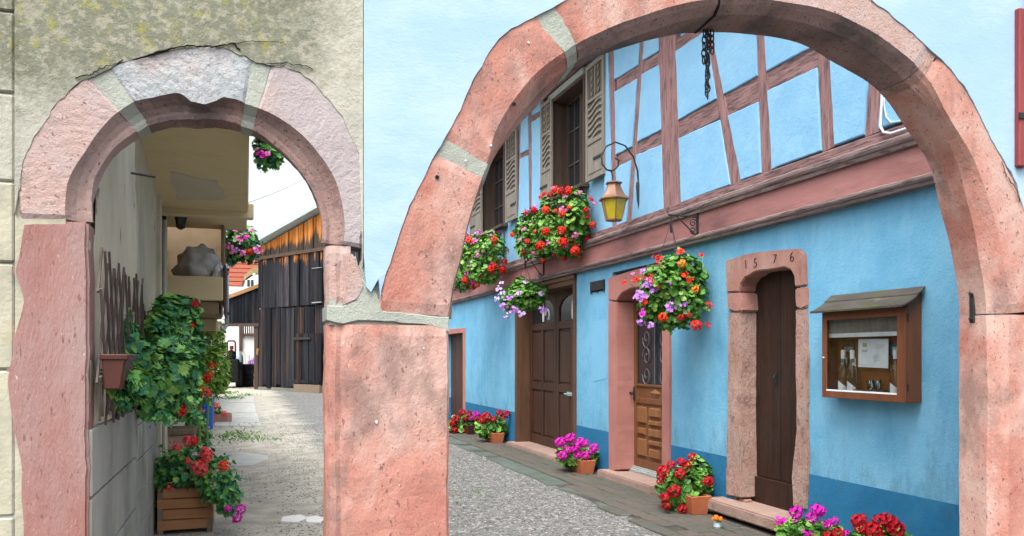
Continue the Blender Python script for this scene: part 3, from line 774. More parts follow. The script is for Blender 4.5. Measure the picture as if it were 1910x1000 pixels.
def f_alley(r):
    x, y = r.uniform(.3, 3.55), 5.2 + r.random() ** 1.5 * 14
    if r.random() > .25 + .75 * min(1, max(0, (x - .4) / 1.2 + mnoise.noise(Vector((x, y, 0))) * .8)): return None
    return x, y
scatter(22000, f_alley, 5, .005, .014, 'gravel', 'loose grey gravel strewn over the courtyard')

# small marks on the stones: drilled holes, flecks of white paint, cracks in the plaster
for x, y, r_ in ((815, 331, .009), (958, 195, .010)):
    q = atY(x, y, YF); mb = MB(); mb.lathe([(r_, 0), (r_ * .9, .001)], (0, 0, 0), 10); mb.v = [Vector((p.x, 0, p.y)) + q + Vector((0, -.005 + p.z, 0)) for p in mb.v]; mb.build('drilled_hole', MT['dark'], gate)
rr = random.Random(5)
for x, y, r_ in ((915, 272, .006), (868, 300, .005), (702, 787, .006), (765, 205, .005), (985, 80, .006), (640, 640, .003), (790, 650, .004), (745, 905, .003)):
    q = atY(x, y, YF); P = [q + Vector((math.cos(k * .9) * r_ * rr.uniform(.6, 1.2), -.0055, math.sin(k * .9) * r_ * rr.uniform(.6, 1.2))) for k in range(7)]
    mb = MB(); mb.prism(P, (0, .004, 0)); mb.build('paint_fleck', MT['house_white'], gate)
def crack(px, par, r_=.0032, seed=0):
    P = []
    for (x0, y0), (x1, y1) in zip(px, px[1:]):
        for k in range(8):
            t = k / 8; P.append(atY(x0 + (x1 - x0) * t, y0 + (y1 - y0) * t + 5 * mnoise.noise(Vector((x0 * .1 + t * 4, seed, 0))), YF - .0075))
    mb = MB(); mb.tube(P, [r_ * (.5 + .7 * abs(mnoise.noise(p * 12))) for p in P], 4); return mb.build('crack', MT['dark'], par)
crack([(248, 112), (300, 96), (350, 84), (395, 88), (434, 80), (450, 96)], ow, .0042, 1)
crack([(140, 145), (170, 138), (188, 128), (212, 120), (232, 112)], ow, .0030, 2)
crack([(490, 118), (540, 118), (590, 128)], ow, .0022, 3)
crack([(430, 82), (470, 76), (540, 80)], ow, .0018, 4)
crack([(1868, 300), (1878, 330), (1896, 352), (1903, 380)], bw, .003, 5)

mb = MB(); mb.prism([atY(x, y, YF + .018) for x, y in ((614, 560), (650, 545), (680, 470), (700, 470), (722, 560), (834, 584), (834, 622), (780, 612), (614, 606))], (0, .18, 0)); mb.build('mortar_core', MT['mortar'], gate)
# ================================================================ BLUE TIMBER-FRAMED HOUSE
house = thing('timber_house', (XW, 10, 0), 'long blue rendered house with pinkish timber framing and brown doors', 'house')
Y0H, Y1H = 3.47, 24.0
XL = 4.41                      # proud face of stone surrounds
def wy(x, X=XW): return atX(x, 663, X).y          # Y of a photo column on plane X
def wz(x, y, X=XW): return atX(x, y, X).z
# openings (Y near, Y far, z top) on the wall plane
op_old = (wy(1493), wy(1366), 2.42)
op_red = (wy(1241), wy(1142), 2.60)
op_dbl = (wy(1074), wy(964), 2.60)
op_far = (wy(866), wy(828), 2.12)
ops = [op_old, op_red, op_dbl, op_far]
ZB = 2.70
g = MB(); yprev = Y0H; ZD = .572
def dado(a, c):
    d = MB(); d.box(XW - .003, XW + .4, a, c, -.05, ZD); d.build('dado', MT['dado'], house)
for y0, y1, zt in ops:
    g.box(XW, XW + .4, yprev, y0, ZD, ZB); dado(yprev, y0)
    g.box(XW, XW + .4, y0, y1, zt, ZB); yprev = y1
g.box(XW, XW + .4, yprev, Y1H, ZD, ZB); dado(yprev, Y1H)
g.build('ground_floor_wall', MT['blue_wall'], house)
mb = MB(); mb.box(XW + .45, XW + .5, Y0H, Y1H, 0, ZB); mb.box(XW + .4, XW + .45, Y0H, Y1H, -.05, .02); mb.build('dark_interior', MT['dark'], house)
mb = MB(); mb.box(XW, XW + 6, Y1H, Y1H + .2, -.05, 5.7); mb.build('end_wall', MT['blue_wall'], house)

# ---- jetty beam and mouldings
mb = MB(); mb.box(4.36, 4.43, Y0H, Y1H, 2.74, 3.02); mb.build('jetty_beam', MT['beam'], house, .006)
def mould(z0, z1, x0, name, m):
    mb = MB(); h = z1 - z0
    pr = [(4.45, z0), (x0 + .03, z0), (x0 + .024, z0 + h * .3), (x0 + .008, z0 + h * .42), (x0, z0 + h * .62), (x0, z0 + h * .88), (x0 + .012, z1), (4.45, z1)]
    mb.prism([Vector((x, Y0H, z)) for x, z in pr], (0, Y1H - Y0H, 0)); return mb.build(name, m, house)
mould(2.695, 2.765, 4.315, 'lower_moulding', MT['mould'])
mould(2.985, 3.075, 4.30, 'upper_moulding', MT['mould'])
mb = MB(); mb.box(4.365, 4.44, Y0H, Y1H, 3.075, 3.165); mb.build('sill_beam', MT['timber_y'], house, .006)

# ---- upper wall: backing, then every infill panel and every timber by itself
XI, XT = 4.408, 4.382
w1 = (wy(1093, 4.4), wy(1031, 4.4), 3.88, 5.36)
w2 = (wy(943, 4.4), wy(900, 4.4), 3.88, 5.36)
ZT = 5.50; zS = 3.165
mb = MB(); yp = Y0H
for y0, y1, z0, z1 in (w1, w2):
    mb.box(4.44, 4.8, yp, y0, 3.0, ZT + .2); mb.box(4.44, 4.8, y0, y1, 3.0, z0); mb.box(4.44, 4.8, y0, y1, z1, ZT + .2); yp = y1
mb.box(4.44, 4.8, yp, Y1H, 3.0, ZT + .2); mb.build('upper_wall', MT['blue_panel'], house)
def L2(p, q):
    a, b = atX(p[0], p[1], XT), atX(q[0], q[1], XT); return ((a.y, a.z), (b.y, b.z))
def X2(l, m):
    (x1, y1), (x2, y2) = l; (x3, y3), (x4, y4) = m
    dd = (x1 - x2) * (y3 - y4) - (y1 - y2) * (x3 - x4)
    t = ((x1 - x3) * (y3 - y4) - (y1 - y3) * (x3 - x4)) / dd
    return (x1 + t * (x2 - x1), y1 + t * (y2 - y1))
Q = dict(   # photo quads tl, tr, br, bl of every timber
    T1=[(1136, 95), (1146, 95), (1152, 432), (1143, 434)], T2=[(1195, 70), (1203, 70), (1179, 420), (1169, 424)], T3=[(1229, 50), (1260, 50), (1272, 396), (1240, 408)],
    T4=[(1318, 60), (1328, 60), (1384, 340), (1364, 348)], T5=[(1411, 60), (1427, 60), (1441, 318), (1421, 326)], T6=[(1523, 80), (1548, 80), (1559, 272), (1534, 285)],
    T7=[(1621, 140), (1648, 140), (1640, 246), (1613, 257)], Tb=[(968, 225), (973, 222), (968, 395), (963, 398)], Ta=[(986, 205), (993, 201), (993, 385), (987, 389)], Tc=[(1009, 190), (1013, 188), (1013, 376), (1009, 378)],
    r1ab=[(1149, 148), (1194, 120), (1193, 144), (1150, 170)], r2ab=[(1152, 288), (1181, 273), (1180, 297), (1152, 312)], r1bc=[(1200, 114), (1230, 95), (1231, 121), (1199, 138)], r2bc=[(1190, 265), (1236, 241), (1238, 269), (1188, 289)],
    r3=[(1265, 225), (1418, 139), (1420, 188), (1266, 259)], r3u=[(1261, 72), (1320, 38), (1326, 52), (1262, 95)], r4=[(1429, 135), (1526, 83), (1527, 125), (1432, 170)],
    rm=[(963, 291), (989, 278), (989, 288), (963, 300)], rn=[(990, 218), (1010, 206), (1010, 217), (990, 229)])
def edge(k, side):
    if k == 'SILL': return L2((1149, 424), (1679, 227))
    if k == 'TP': return ((0, ZT), (20, ZT))
    if k == 'P': return L2((1129, 100), (1129, 340))
    if k == 'E': return L2((1790, 100), (1785, 200))
    tl, tr, br, bl = Q[k]
    return L2(*dict(L=(tl, bl), R=(tr, br), T=(tl, tr), B=(bl, br))[side])
def panel(l, r, lo, hi):
    le, re_, bo, to = edge(l, 'R'), edge(r, 'L'), edge(lo, 'T'), edge(hi, 'B')
    q = [X2(le, bo), X2(re_, bo), X2(re_, to), X2(le, to)]
    c = Vector((0, sum(p[0] for p in q) / 4, sum(p[1] for p in q) / 4)); xf_ = XT - .014
    out = jag([Vector((xf_ + .007, y, z)) for y, z in q], .07, .006, c.y); n = len(out)
    mid = []
    for p in out:
        d = Vector((0, c.y - p.y, c.z - p.z)); d.normalize(); mid.append(Vector((xf_ + mnoise.noise(p * 5) * .003, p.y + d.y * .009, p.z + d.z * .009)))
    bk = [Vector((4.438, p.y, p.z)) for p in out]; mb = MB()
    mb.add(bk + out + mid, [(i, (i + 1) % n, (i + 1) % n + n, i + n) for i in range(n)] + [(i + n, (i + 1) % n + n, (i + 1) % n + 2 * n, i + 2 * n) for i in range(n)] + [tuple(range(2 * n, 3 * n))])
    return mb.build('infill_panel', MT['blue_panel'], house)
for a in [('P', 'T1', 'SILL', 'TP'), ('T1', 'T2', 'SILL', 'r2ab'), ('T1', 'T2', 'r2ab', 'r1ab'), ('T1', 'T2', 'r1ab', 'TP'), ('T2', 'T3', 'SILL', 'r2bc'), ('T2', 'T3', 'r2bc', 'r1bc'), ('T2', 'T3', 'r1bc', 'TP'),
          ('T3', 'T4', 'SILL', 'r3'), ('T4', 'T5', 'SILL', 'r3'), ('T3', 'T4', 'r3', 'r3u'), ('T4', 'T5', 'r3', 'TP'), ('T5', 'T6', 'SILL', 'r4'), ('T5', 'T6', 'r4', 'TP'), ('T6', 'T7', 'SILL', 'TP'), ('T7', 'E', 'SILL', 'TP'),
          ('Tb', 'Ta', 'SILL', 'rm'), ('Tb', 'Ta', 'rm', 'TP'), ('Ta', 'Tc', 'SILL', 'rn'), ('Ta', 'Tc', 'rn', 'TP')]:
    panel(*a)
def timber(q, m='timber_z', up=True, x0=XT, name='timber', amp=.006):
    """q: photo quad tl, tr, br, bl on the timber plane; uprights run on to the wall plate"""
    P = [atX(x, y, XT) for x, y in q]
    if up:
        for i, j in ((0, 3), (1, 2)):
            t = (ZT + .02 - P[j].z) / (P[i].z - P[j].z); P[i] = P[j] + (P[i] - P[j]) * t
    P = [Vector((x0, p.y, p.z)) for p in P]
    mb = MB(); mb.prism(jag(P, .12, amp, q[0][0] * .1), (4.436 - x0, 0, 0)); return mb.build(name, MT[m], house, .004)
timber([(1136, 95), (1146, 95), (1152, 432), (1143, 434)])
timber([(1195, 70), (1203, 70), (1179, 420), (1169, 424)], x0=XT + .001)
timber([(1229, 50), (1260, 50), (1272, 396), (1240, 408)], x0=XT - .012)
timber([(1318, 60), (1328, 60), (1384, 340), (1364, 348)], x0=XT - .004)
timber([(1411, 60), (1427, 60), (1441, 318), (1421, 326)])
timber([(1523, 80), (1548, 80), (1559, 272), (1534, 285)])
timber([(1621, 140), (1648, 140), (1640, 246), (1613, 257)])
R = dict(m='timber_y', up=False)
timber([(1149, 148), (1194, 120), (1193, 144), (1150, 170)], x0=XT + .005, **R)
timber([(1152, 288), (1181, 273), (1180, 297), (1152, 312)], x0=XT + .005, **R)
timber([(1200, 114), (1230, 95), (1231, 121), (1199, 138)], x0=XT + .006, **R)
timber([(1190, 265), (1236, 241), (1238, 269), (1188, 289)], x0=XT + .006, **R)
timber([(1265, 225), (1337, 186), (1340, 221), (1266, 259)], x0=XT + .004, **R)
timber([(1352, 176), (1418, 139), (1420, 188), (1360, 214)], x0=XT + .004, **R)
timber([(1261, 72), (1320, 38), (1326, 52), (1262, 95)], x0=XT + .004, **R)
timber([(1429, 135), (1526, 83), (1527, 125), (1432, 170)], x0=XT + .004, **R)
timber([(968, 225), (973, 222), (968, 395), (963, 398)], amp=.004)
timber([(986, 205), (993, 201), (993, 385), (987, 389)], amp=.004)
timber([(1009, 190), (1013, 188), (1013, 376), (1009, 378)], amp=.003)
timber([(963, 291), (989, 278), (989, 288), (963, 300)], x0=XT + .005, amp=.003, **R)
timber([(990, 218), (1010, 206), (1010, 217), (990, 229)], x0=XT + .005, amp=.003, **R)
mb = MB(); mb.box(XT - .01, 4.436, Y0H, Y1H, ZT, ZT + .18); mb.build('wall_plate', MT['timber_y'], house, .006)
for k in range(10):     # further uprights of the frame beyond the second window
    y = w2[1] + .75 + k * .85
    mb = MB(); mb.box(XT, 4.436, y, y + .13, zS, ZT); mb.build('timber', MT['timber_z'], house, .004)
# eaves and roof
mb = MB(); sl = .75
mb.prism([Vector((3.95, Y0H - .2, 5.60)), Vector((3.95, Y0H - .2, 5.68)), Vector((8.5, Y0H - .2, 5.68 + 4.55 * sl)), Vector((8.5, Y0H - .2, 5.60 + 4.55 * sl))], (0, Y1H - Y0H + .4, 0))
mb.build('roof', MT['moss_tiles'], house)
mb = MB(); mb.box(4.0, 4.44, Y0H, Y1H, ZT + .185, ZT + .20); mb.build('eaves_board', MT['grey_wood'], house)

# ---- windows and shutters
def window(w, bars=True):
    y0, y1, z0, z1 = w
    f = MB()
    f.prism([Vector((4.375, a, c)) for a, c in ((y0, z0), (y0 + .055, z0), (y0 + .055, z1 - .03), (y1 - .055, z1 - .03), (y1 - .055, z0), (y1, z0), (y1, z1), (y0, z1))], (.285, 0, 0))
    o = f.build('window', MT['window_wood'], house, .004)
    mb = MB(); mb.box(4.34, 4.66, y0 - .02, y1 + .02, z1, z1 + .085); mb.build('lintel_board', MT['grey_wood'], o, .004)
    mb = MB(); mb.box(4.30, 4.66, y0 - .03, y1 + .03, z0 - .05, z0); mb.build('sill', MT['window_wood'], o, .006)
    s = MB(); xs = 4.60; ym = (y0 + y1) / 2
    for a, c in ((y0 + .055, ym - .006), (ym + .006, y1 - .055)):
        s.box(xs, xs + .05, a, a + .06, z0, z1); s.box(xs, xs + .05, c - .06, c, z0, z1)
        s.box(xs, xs + .05, a + .06, c - .06, z1 - .07, z1); s.box(xs, xs + .05, a + .06, c - .06, z0, z0 + .08)
        for k in (1, 2):
            zz = z0 + (z1 - z0) * k / 3; s.box(xs + .008, xs + .045, a + .06, c - .06, zz - .015, zz + .015)
        mid = (a + c) / 2; s.box(xs + .010, xs + .042, mid - .012, mid + .012, z0 + .08, z1 - .07)
    s.build('sash', MT['window_wood'], o)
    p = MB(); p.box(xs + .024, xs + .03, y0 + .08, y1 - .08, z0 + .03, z1 - .03); p.build('pane', MT['pane'], o)
    mb = MB(); mb.box(4.70, 4.72, y0 - .1, y1 + .1, z0 - .1, z1 + .1); mb.build('curtain_dark', MT['dark'], o)
    return o
window(w1); window(w2)
def shutter(y0, y1, z0, z1, flip=1):
    x1, x0 = 4.372, 4.335; s = MB(); t = .055
    s.box(x0, x1, y0, y0 + t, z0, z1); s.box(x0, x1, y1 - t, y1, z0, z1)
    H = z1 - z0; zc = [z0, z0 + H * .035, z0 + H * .31, z0 + H * .35, z0 + H * .67, z0 + H * .70, z1 - H * .035, z1]
    for a, c in ((zc[0], zc[1]), (zc[2], zc[3]), (zc[4], zc[5]), (zc[6], zc[7])): s.box(x0 + .001, x1 - .001, y0 + t, y1 - t, a, c)
    o = s.build('shutter', MT['shutter'], house, .004)
    mb = MB(); mb.box(x0 + .014, x1 - .006, y0 + t, y1 - t, zc[1], zc[2])
    mb.box(x0 + .006, x0 + .014, y0 + t + .03, y1 - t - .03, zc[1] + .03, zc[2] - .03); mb.build('lower_panel', MT['shutter'], o, .003)
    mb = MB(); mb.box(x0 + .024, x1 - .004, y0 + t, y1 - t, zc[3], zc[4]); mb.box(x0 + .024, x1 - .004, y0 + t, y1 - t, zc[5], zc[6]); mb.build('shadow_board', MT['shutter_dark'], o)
    ym = (y0 + y1) / 2; n = 6
    for k in range(n):          # wavy slats of the middle field
        za = zc[3] + (zc[4] - zc[3]) * k / n; zb = zc[3] + (zc[4] - zc[3]) * (k + 1) / n
        mb = MB(); pts = []
        for i in range(7):
            w = i / 6; pts.append(Vector((x0 + .010, y0 + t + (y1 - y0 - 2 * t) * w, za + (zb - za) * (.25 + .45 * math.sin(w * math.pi * 1.5 + .4)))))
        pts2 = [p + Vector((0, 0, (zb - za) * .42)) for p in pts]
        mb.prism(pts + pts2[::-1], (.014, 0, 0)); mb.build('slat', MT['shutter'], o)
    mb = MB(); zt0, zt1 = zc[5], zc[6]; W = y1 - y0 - 2 * t      # pierced scrollwork of the top field
    for k in range(4):
        z = zt0 + (zt1 - zt0) * (k + .5) / 4; r = min(W, (zt1 - zt0) / 4) * .42
        for sgn in (-1, 1):
            pth = [Vector((x0 + .013, ym + sgn * (W * .22) + r * .55 * (1 - i / 22) * math.cos(i * .5) * sgn, z + r * .8 * (1 - i / 22) * math.sin(i * .5))) for i in range(16)]
            mb.tube(pth, .008, 4)
    mb.box(x0 + .010, x0 + .022, ym - .012, ym + .012, zt0, zt1)
    mb.build('scrollwork', MT['shutter'], o)
    hb = MB(); hb.box(x0 - .008, x0, y0 if flip > 0 else y1 - .3, y0 + .3 if flip > 0 else y1, z0 + H * .16, z0 + H * .18); hb.build('hinge', MT['iron'], o)
    return o
shutter(wy(1127, 4.35), wy(1093, 4.35) - .01, 3.86, 5.40)
shutter(wy(1030, 4.35) + .01, wy(1009, 4.35), 3.86, 5.40, -1)
shutter(wy(964, 4.35), wy(943, 4.35) - .01, 3.86, 5.40)
shutter(wy(899, 4.35) + .01, wy(879, 4.35), 3.86, 5.40, -1)

# ---- stone doorway dated 1576
def stone_poly(px, name, m, parent, x0=XL, x1=4.62, amp=.008, bev=.010, seed=1):
    P = [atX(x, y, x0) for x, y in px]
    mb = MB(); mb.prism(jag(P, .06, amp, seed), (x1 - x0, 0, 0)); return mb.build(name, m, parent, bev, seg=2)
old = MB()
stone_poly([(1358, 583), (1381, 581), (1380, 760), (1383, 930), (1353, 923), (1356, 760)], 'door_jamb', MT['stone_worn'], house, seed=2)
stone_poly([(1355, 547), (1381, 546), (1383, 580), (1372, 583), (1356, 578)], 'impost_stone', MT['stone_court'], house, x0=XL - .01, seed=3, bev=.014)
lint = stone_poly([(1353, 486), (1385, 476), (1420, 469), (1460, 466), (1490, 464), (1501, 474), (1504, 533), (1482, 535), (1480, 516), (1474, 503), (1462, 498), (1405, 508), (1390, 517), (1381, 530), (1379, 544), (1354, 545)], 'lintel_stone', MT['stone_court'], house, seed=4)
stone_poly([(1482, 538), (1504, 535), (1504, 572), (1494, 578), (1483, 573)], 'impost_stone', MT['stone_court'], house, x0=XL - .006, seed=5, bev=.012)
stone_poly([(1483, 577), (1503, 577), (1507, 660), (1506, 760), (1508, 860), (1503, 950), (1478, 944), (1476, 890), (1485, 800), (1483, 690)], 'door_jamb', MT['stone_worn'], house, seed=6)
mb = MB(); mb.box(4.45, 4.64, op_old[0] - .2, op_old[0] + .02, .1, 2.4); mb.box(4.45, 4.64, op_old[1] - .02, op_old[1] + .2, .1, 2.4); mb.build('reveal_backing', MT['stone_worn'], house)
ya, yb = wy(1483), wy(1378)
lf = MB(); n = 4
lfo = None
mbd = MB(); mbd.box(4.605, 4.62, ya, yb, .16, 2.46); leaf = mbd.build('door', MT['dark'], house)
for k in range(n):
    a = ya + (yb - ya) * k / n + .003; c = ya + (yb - ya) * (k + 1) / n - .003
    mb = MB(); mb.box(4.582 + .003 * (k % 2), 4.605, a, c, .42, 2.46); mb.build('plank', MT['door_old'], leaf, .003)
mb = MB(); mb.box(4.560, 4.604, ya, yb, .17, .415); mb.build('weather_board', MT['door_old'], leaf, .006)
kp = atX(1449, 705, 4.58); mb = MB(); mb.box(4.566, 4.583, kp.y - .012, kp.y + .012, kp.z - .05, kp.z + .05); mb.tube([(4.56, kp.y, kp.z + .03), (4.545, kp.y, kp.z), (4.56, kp.y, kp.z - .04)], .007, 6); mb.build('handle', MT['iron'], leaf)
st = [atG(x, y, .155) for x, y in ((1372, 928), (1478, 967))]
sty1, sty0 = st[0].y, wy(1480)
def rough_box(x0, x1, y0, y1, z0, z1, name, m, parent, bev=.014, seed=0):
    P = [Vector((x0, y0, z0)), Vector((x1, y0, z0)), Vector((x1, y1, z0)), Vector((x0, y1, z0))]
    mb = MB(); mb.prism(jag(P, .09, .010, seed), (0, 0, z1 - z0)); return mb.build(name, m, parent, bev, seg=2)
rough_box(4.23, 4.60, sty0 - .02, sty1, .065, .175, 'step_stone', MT['step'], house, seed=1)
rough_box(4.30, 4.60, sty0 + .02, sty1 - .05, -.02, .065, 'step_gap_shade', MT['dark'], house, seed=2)  # near-black block paints the shaded gap under the step
q = atX(1395, 926, 4.5); mb = MB(); mb.box(4.44, 4.52, q.y - .05, q.y + .06, .163, .20); mb.build('loose_stone', MT['stone_court'], house, .008)
# the carved date
def carved(ch, px, py, size, rot=0.0):
    cu = bpy.data.curves.new('date', 'FONT'); cu.body = ch; cu.size = size; cu.extrude = .003; cu.offset = -.004; cu.align_x = 'CENTER'; cu.align_y = 'CENTER'
    cu.resolution_u = 3
    tmp = bpy.data.objects.new('carved_digit', cu); COL.objects.link(tmp); cu.materials.append(MT['dark'])
    me = bpy.data.meshes.new_from_object(tmp); bpy.data.objects.remove(tmp); me.name = 'carved_digit'
    p = atX(px, py, XL - .003)
    Mx = Matrix(((0, 0, -1), (-1, 0, 0), (0, 1, 0)))
    o = inst('carved_digit', me, house, p, Mx @ Matrix.Rotation(rot, 3, 'Z'))
    ORG[o] = p
carved('1', 1391, 494, .125, .1); carved('5', 1409, 491, .125); carved('7', 1445, 484, .125, -.05); carved('6', 1477, 480, .125, .05)

# ---- red stone doorway with the carved door
stone_poly([(1134, 562), (1150, 563), (1151, 720), (1151, 877), (1135, 880), (1134, 700)], 'door_jamb', MT['stone_paint'], house, x1=4.67, amp=.004, seed=7)
stone_poly([(1134, 518), (1180, 504), (1230, 491), (1248, 491), (1249, 562), (1234, 564), (1230, 546), (1205, 534), (1175, 538), (1158, 548), (1150, 561), (1134, 560)], 'lintel_stone', MT['stone_paint'], house, x1=4.67, amp=.004, seed=8)
stone_poly([(1234, 566), (1249, 564), (1250, 740), (1248, 915), (1234, 908)], 'door_jamb', MT['stone_paint'], house, x1=4.67, amp=.004, seed=9)
ya, yb = wy(1234), wy(1151)
rough_box(4.27, 4.70, ya - .03, wy(1135), -.02, .10, 'step_stone', MT['step'], house, seed=3)
d_ = MB(); X0 = 4.645
zq = lambda py: atX(1195, py, 4.66).z
z_b, z_gl0, z_gl1, z_top = .17, zq(716), 2.10, 2.38
st_w = .09
d_.box(X0, X0 + .05, ya, ya + st_w, z_b, z_top); d_.box(X0, X0 + .05, yb - st_w, yb, z_b, z_top)
for a, c in ((z_b, z_b + .10), (zq(752), zq(742)), (z_gl0 - .03, z_gl0), (z_gl1, z_top)): d_.box(X0 + .001, X0 + .049, ya + st_w, yb - st_w, a, c)
door2 = d_.build('door', MT['door_carved'], house, .004)
ym = (ya + yb) / 2
mb = MB(); mb.box(X0 + .02, X0 + .045, ya + st_w, yb - st_w, z_b + .1, z_gl0 - .03); mb.build('panel_board', MT['door_carved'], door2)
mb = MB(); mb.box(X0 + .025, X0 + .033, ya + st_w, yb - st_w, z_gl0, z_gl1); mb.build('pane', MT['pane'], door2)
zl0, zl1 = z_b + .13, zq(756)
W = yb - ya - 2 * st_w; c1 = (zl0 + zl1) / 2
for (u0, u1, v0, v1) in ((.04, .27, .02, .36), (.73, .96, .02, .36), (.04, .27, .66, .98), (.73, .96, .66, .98), (.36, .64, .02, .20), (.36, .64, .80, .98), (.34, .66, .42, .58), (.34, .66, .26, .36), (.34, .66, .64, .74), (.04, .25, .44, .57), (.75, .96, .44, .57)):
    mb = MB(); y0_, y1_ = ya + st_w + W * u0, ya + st_w + W * u1; z0_, z1_ = zl0 + (zl1 - zl0) * v0, zl0 + (zl1 - zl0) * v1
    c = ((y0_ + y1_) / 2, (z0_ + z1_) / 2); b_ = .014
    mb.add([(X0 + .02, y0_, z0_), (X0 + .02, y1_, z0_), (X0 + .02, y1_, z1_), (X0 + .02, y0_, z1_), (X0 - .012, y0_ + b_, z0_ + b_), (X0 - .012, y1_ - b_, z0_ + b_), (X0 - .012, y1_ - b_, z1_ - b_), (X0 - .012, y0_ + b_, z1_ - b_)],
           [(0, 1, 5, 4), (1, 2, 6, 5), (2, 3, 7, 6), (3, 0, 4, 7), (4, 5, 6, 7)]); mb.build('raised_panel', MT['panel_oak'], door2)
zo = (zq(742) + z_gl0 - .03) / 2; mb = MB()      # diamond carved in the lock rail
mb.add([(X0 - .006, ym, zo), (X0 + .015, ym - .14, zo), (X0 + .015, ym, zo + .05), (X0 + .015, ym + .14, zo), (X0 + .015, ym, zo - .05)], [(0, 1, 2), (0, 2, 3), (0, 3, 4), (0, 4, 1)]); mb.build('carved_diamond', MT['panel_oak'], door2)
mb = MB()
for k in range(4):
    for sgn in (-1, 1):
        zc_ = z_gl0 + (z_gl1 - z_gl0) * (k + .5) / 4
        mb.tube([Vector((X0 + .006, ym + sgn * (W * .22) + sgn * .10 * (1 - i / 26) * math.cos(i * .42), zc_ + .13 * (1 - i / 26) * math.sin(i * .42) * (1 if k % 2 else -1))) for i in range(22)], .0065, 5)
mb.tube([(X0 + .006, ym, z_gl0), (X0 + .006, ym, z_gl1)], .008, 5)
mb.build('iron_scrollwork', MT['iron_grey'], door2)
mb = MB(); hz_ = zq(733); mb.tube([(X0 - .002, yb - .05, hz_), (X0 - .06, yb - .05, hz_), (X0 - .06, yb - .14, hz_ - .01)], .011, 6); mb.box(X0 - .012, X0, yb - .075, yb - .025, hz_ - .09, hz_ + .07); mb.build('handle', MT['iron'], door2)
for k in range(3):
    mb = MB(); mb.box(X0 - .015 - k * .022, X0 + .05 - k * .022, ya, yb, .145 - k * .018 - .02, .17 - k * .018); mb.build('threshold_board', MT['grey_wood'], door2, .004)
bp = atX(1174, 653, 4.55); mb = MB(); mb.tube([(4.56, op_red[1] + .0, bp.z), (4.56, op_red[1] - .10, bp.z)], .012, 6); mb.build('door_stop', MT['iron'], house)

# ---- brown double door
y0, y1 = op_dbl[0], op_dbl[1]; XR = 4.645
f = MB(); f.box(4.40, XR + .05, y1 - .05, y1 + .03, .07, 2.55); f.box(4.40, XR + .05, y0 - .03, y0 + .05, .07, 2.55); f.box(4.398, XR + .05, y0 - .03, y1 + .03, 2.55, 2.69); f.box(4.375, 4.398, y0 - .05, y1 + .05, 2.625, 2.69)
f.build('door_frame', MT['door_frame'], house, .006)
rough_box(4.27, 4.70, y0 + .05, y1 + .1, -.02, .075, 'step_stone', MT['step'], house, seed=4)
mid = atX(1037, 663, XR).y
def dleaf(a, c):
    s = MB(); t = .10; cols = 2
    zz = [.08, .22, .98, 1.10, 1.96, 2.08, 2.47, 2.55]
    s.box(XR, XR + .05, a, a + t, zz[0], zz[7]); s.box(XR, XR + .05, c - t, c, zz[0], zz[7])
    for u, w in ((0, 1), (2, 3), (4, 5), (6, 7)): s.box(XR + .001, XR + .049, a + t, c - t, zz[u], zz[w])
    m_ = (a + c) / 2
    for u, w in ((1, 2), (3, 4)): s.box(XR + .001, XR + .049, m_ - .045, m_ + .045, zz[u], zz[w])
    o = s.build('door', MT['door'], house, .005)
    mb = MB(); mb.box(XR + .03, XR + .045, a + t, c - t, zz[1], zz[4]); mb.build('backing_board', MT['door'], o)
    for u, w in ((1, 2), (3, 4)):
        for p, q_ in ((a + t, m_ - .045), (m_ + .045, c - t)):
            mb = MB(); mb.box(XR + .012, XR + .03, p + .035, q_ - .035, zz[u] + .035, zz[w] - .035); mb.build('raised_panel', MT['door'], o, .010)
    mb = MB(); mb.box(XR + .025, XR + .032, a + t, c - t, zz[5], zz[6]); mb.build('pane', MT['pane'], o)
    ar = MB(); n = 12; ra = (c - a - 2 * t) / 2      # arched head of the little window
    for sgn in (-1, 1):
        pl = [Vector((XR + .004, m_ + sgn * ra, zz[6]))] + [Vector((XR + .004, m_ + sgn * ra * math.cos(i / n * math.pi / 2), zz[6] - .22 + .22 * math.sin(i / n * math.pi / 2))) for i in range(n + 1)]
        ar.prism(pl, (.03, 0, 0))
    ar.build('arched_head', MT['door'], o)
    return o, m_, ra
l1, m1, r1 = dleaf(mid + .008, y1 - .05); l2, m2, r2 = dleaf(y0 + .05, mid - .008)
# white glass figures seen in the two small panes: a tapered candle shape and a curl
for o, mm in ((l1, m1), (l2, m2)):
    mb = MB()
    mb.prism([Vector((XR + .018, mm + dy, 2.10 + dz)) for dy, dz in ((-.03, 0), (-.045, .10), (-.03, .24), (0, .31), (.03, .24), (.045, .10), (.03, 0))], (.005, 0, 0))
    mb.tube([Vector((XR + .02, mm - .2 + .08 * math.cos(i * .45), 2.20 + .09 * math.sin(i * .45))) for i in range(10)], .02, 5)
    mb.build('white_motif', MT['white'], o)
hp = atX(1063, 735, XR); mb = MB(); mb.box(XR - .012, XR, hp.y - .09, hp.y + .09, hp.z - .03, hp.z + .03); mb.tube([(XR - .012, hp.y - .05, hp.z), (XR - .06, hp.y - .05, hp.z), (XR - .06, hp.y + .07, hp.z)], .012, 6); mb.build('handle', MT['zinc'], l2)

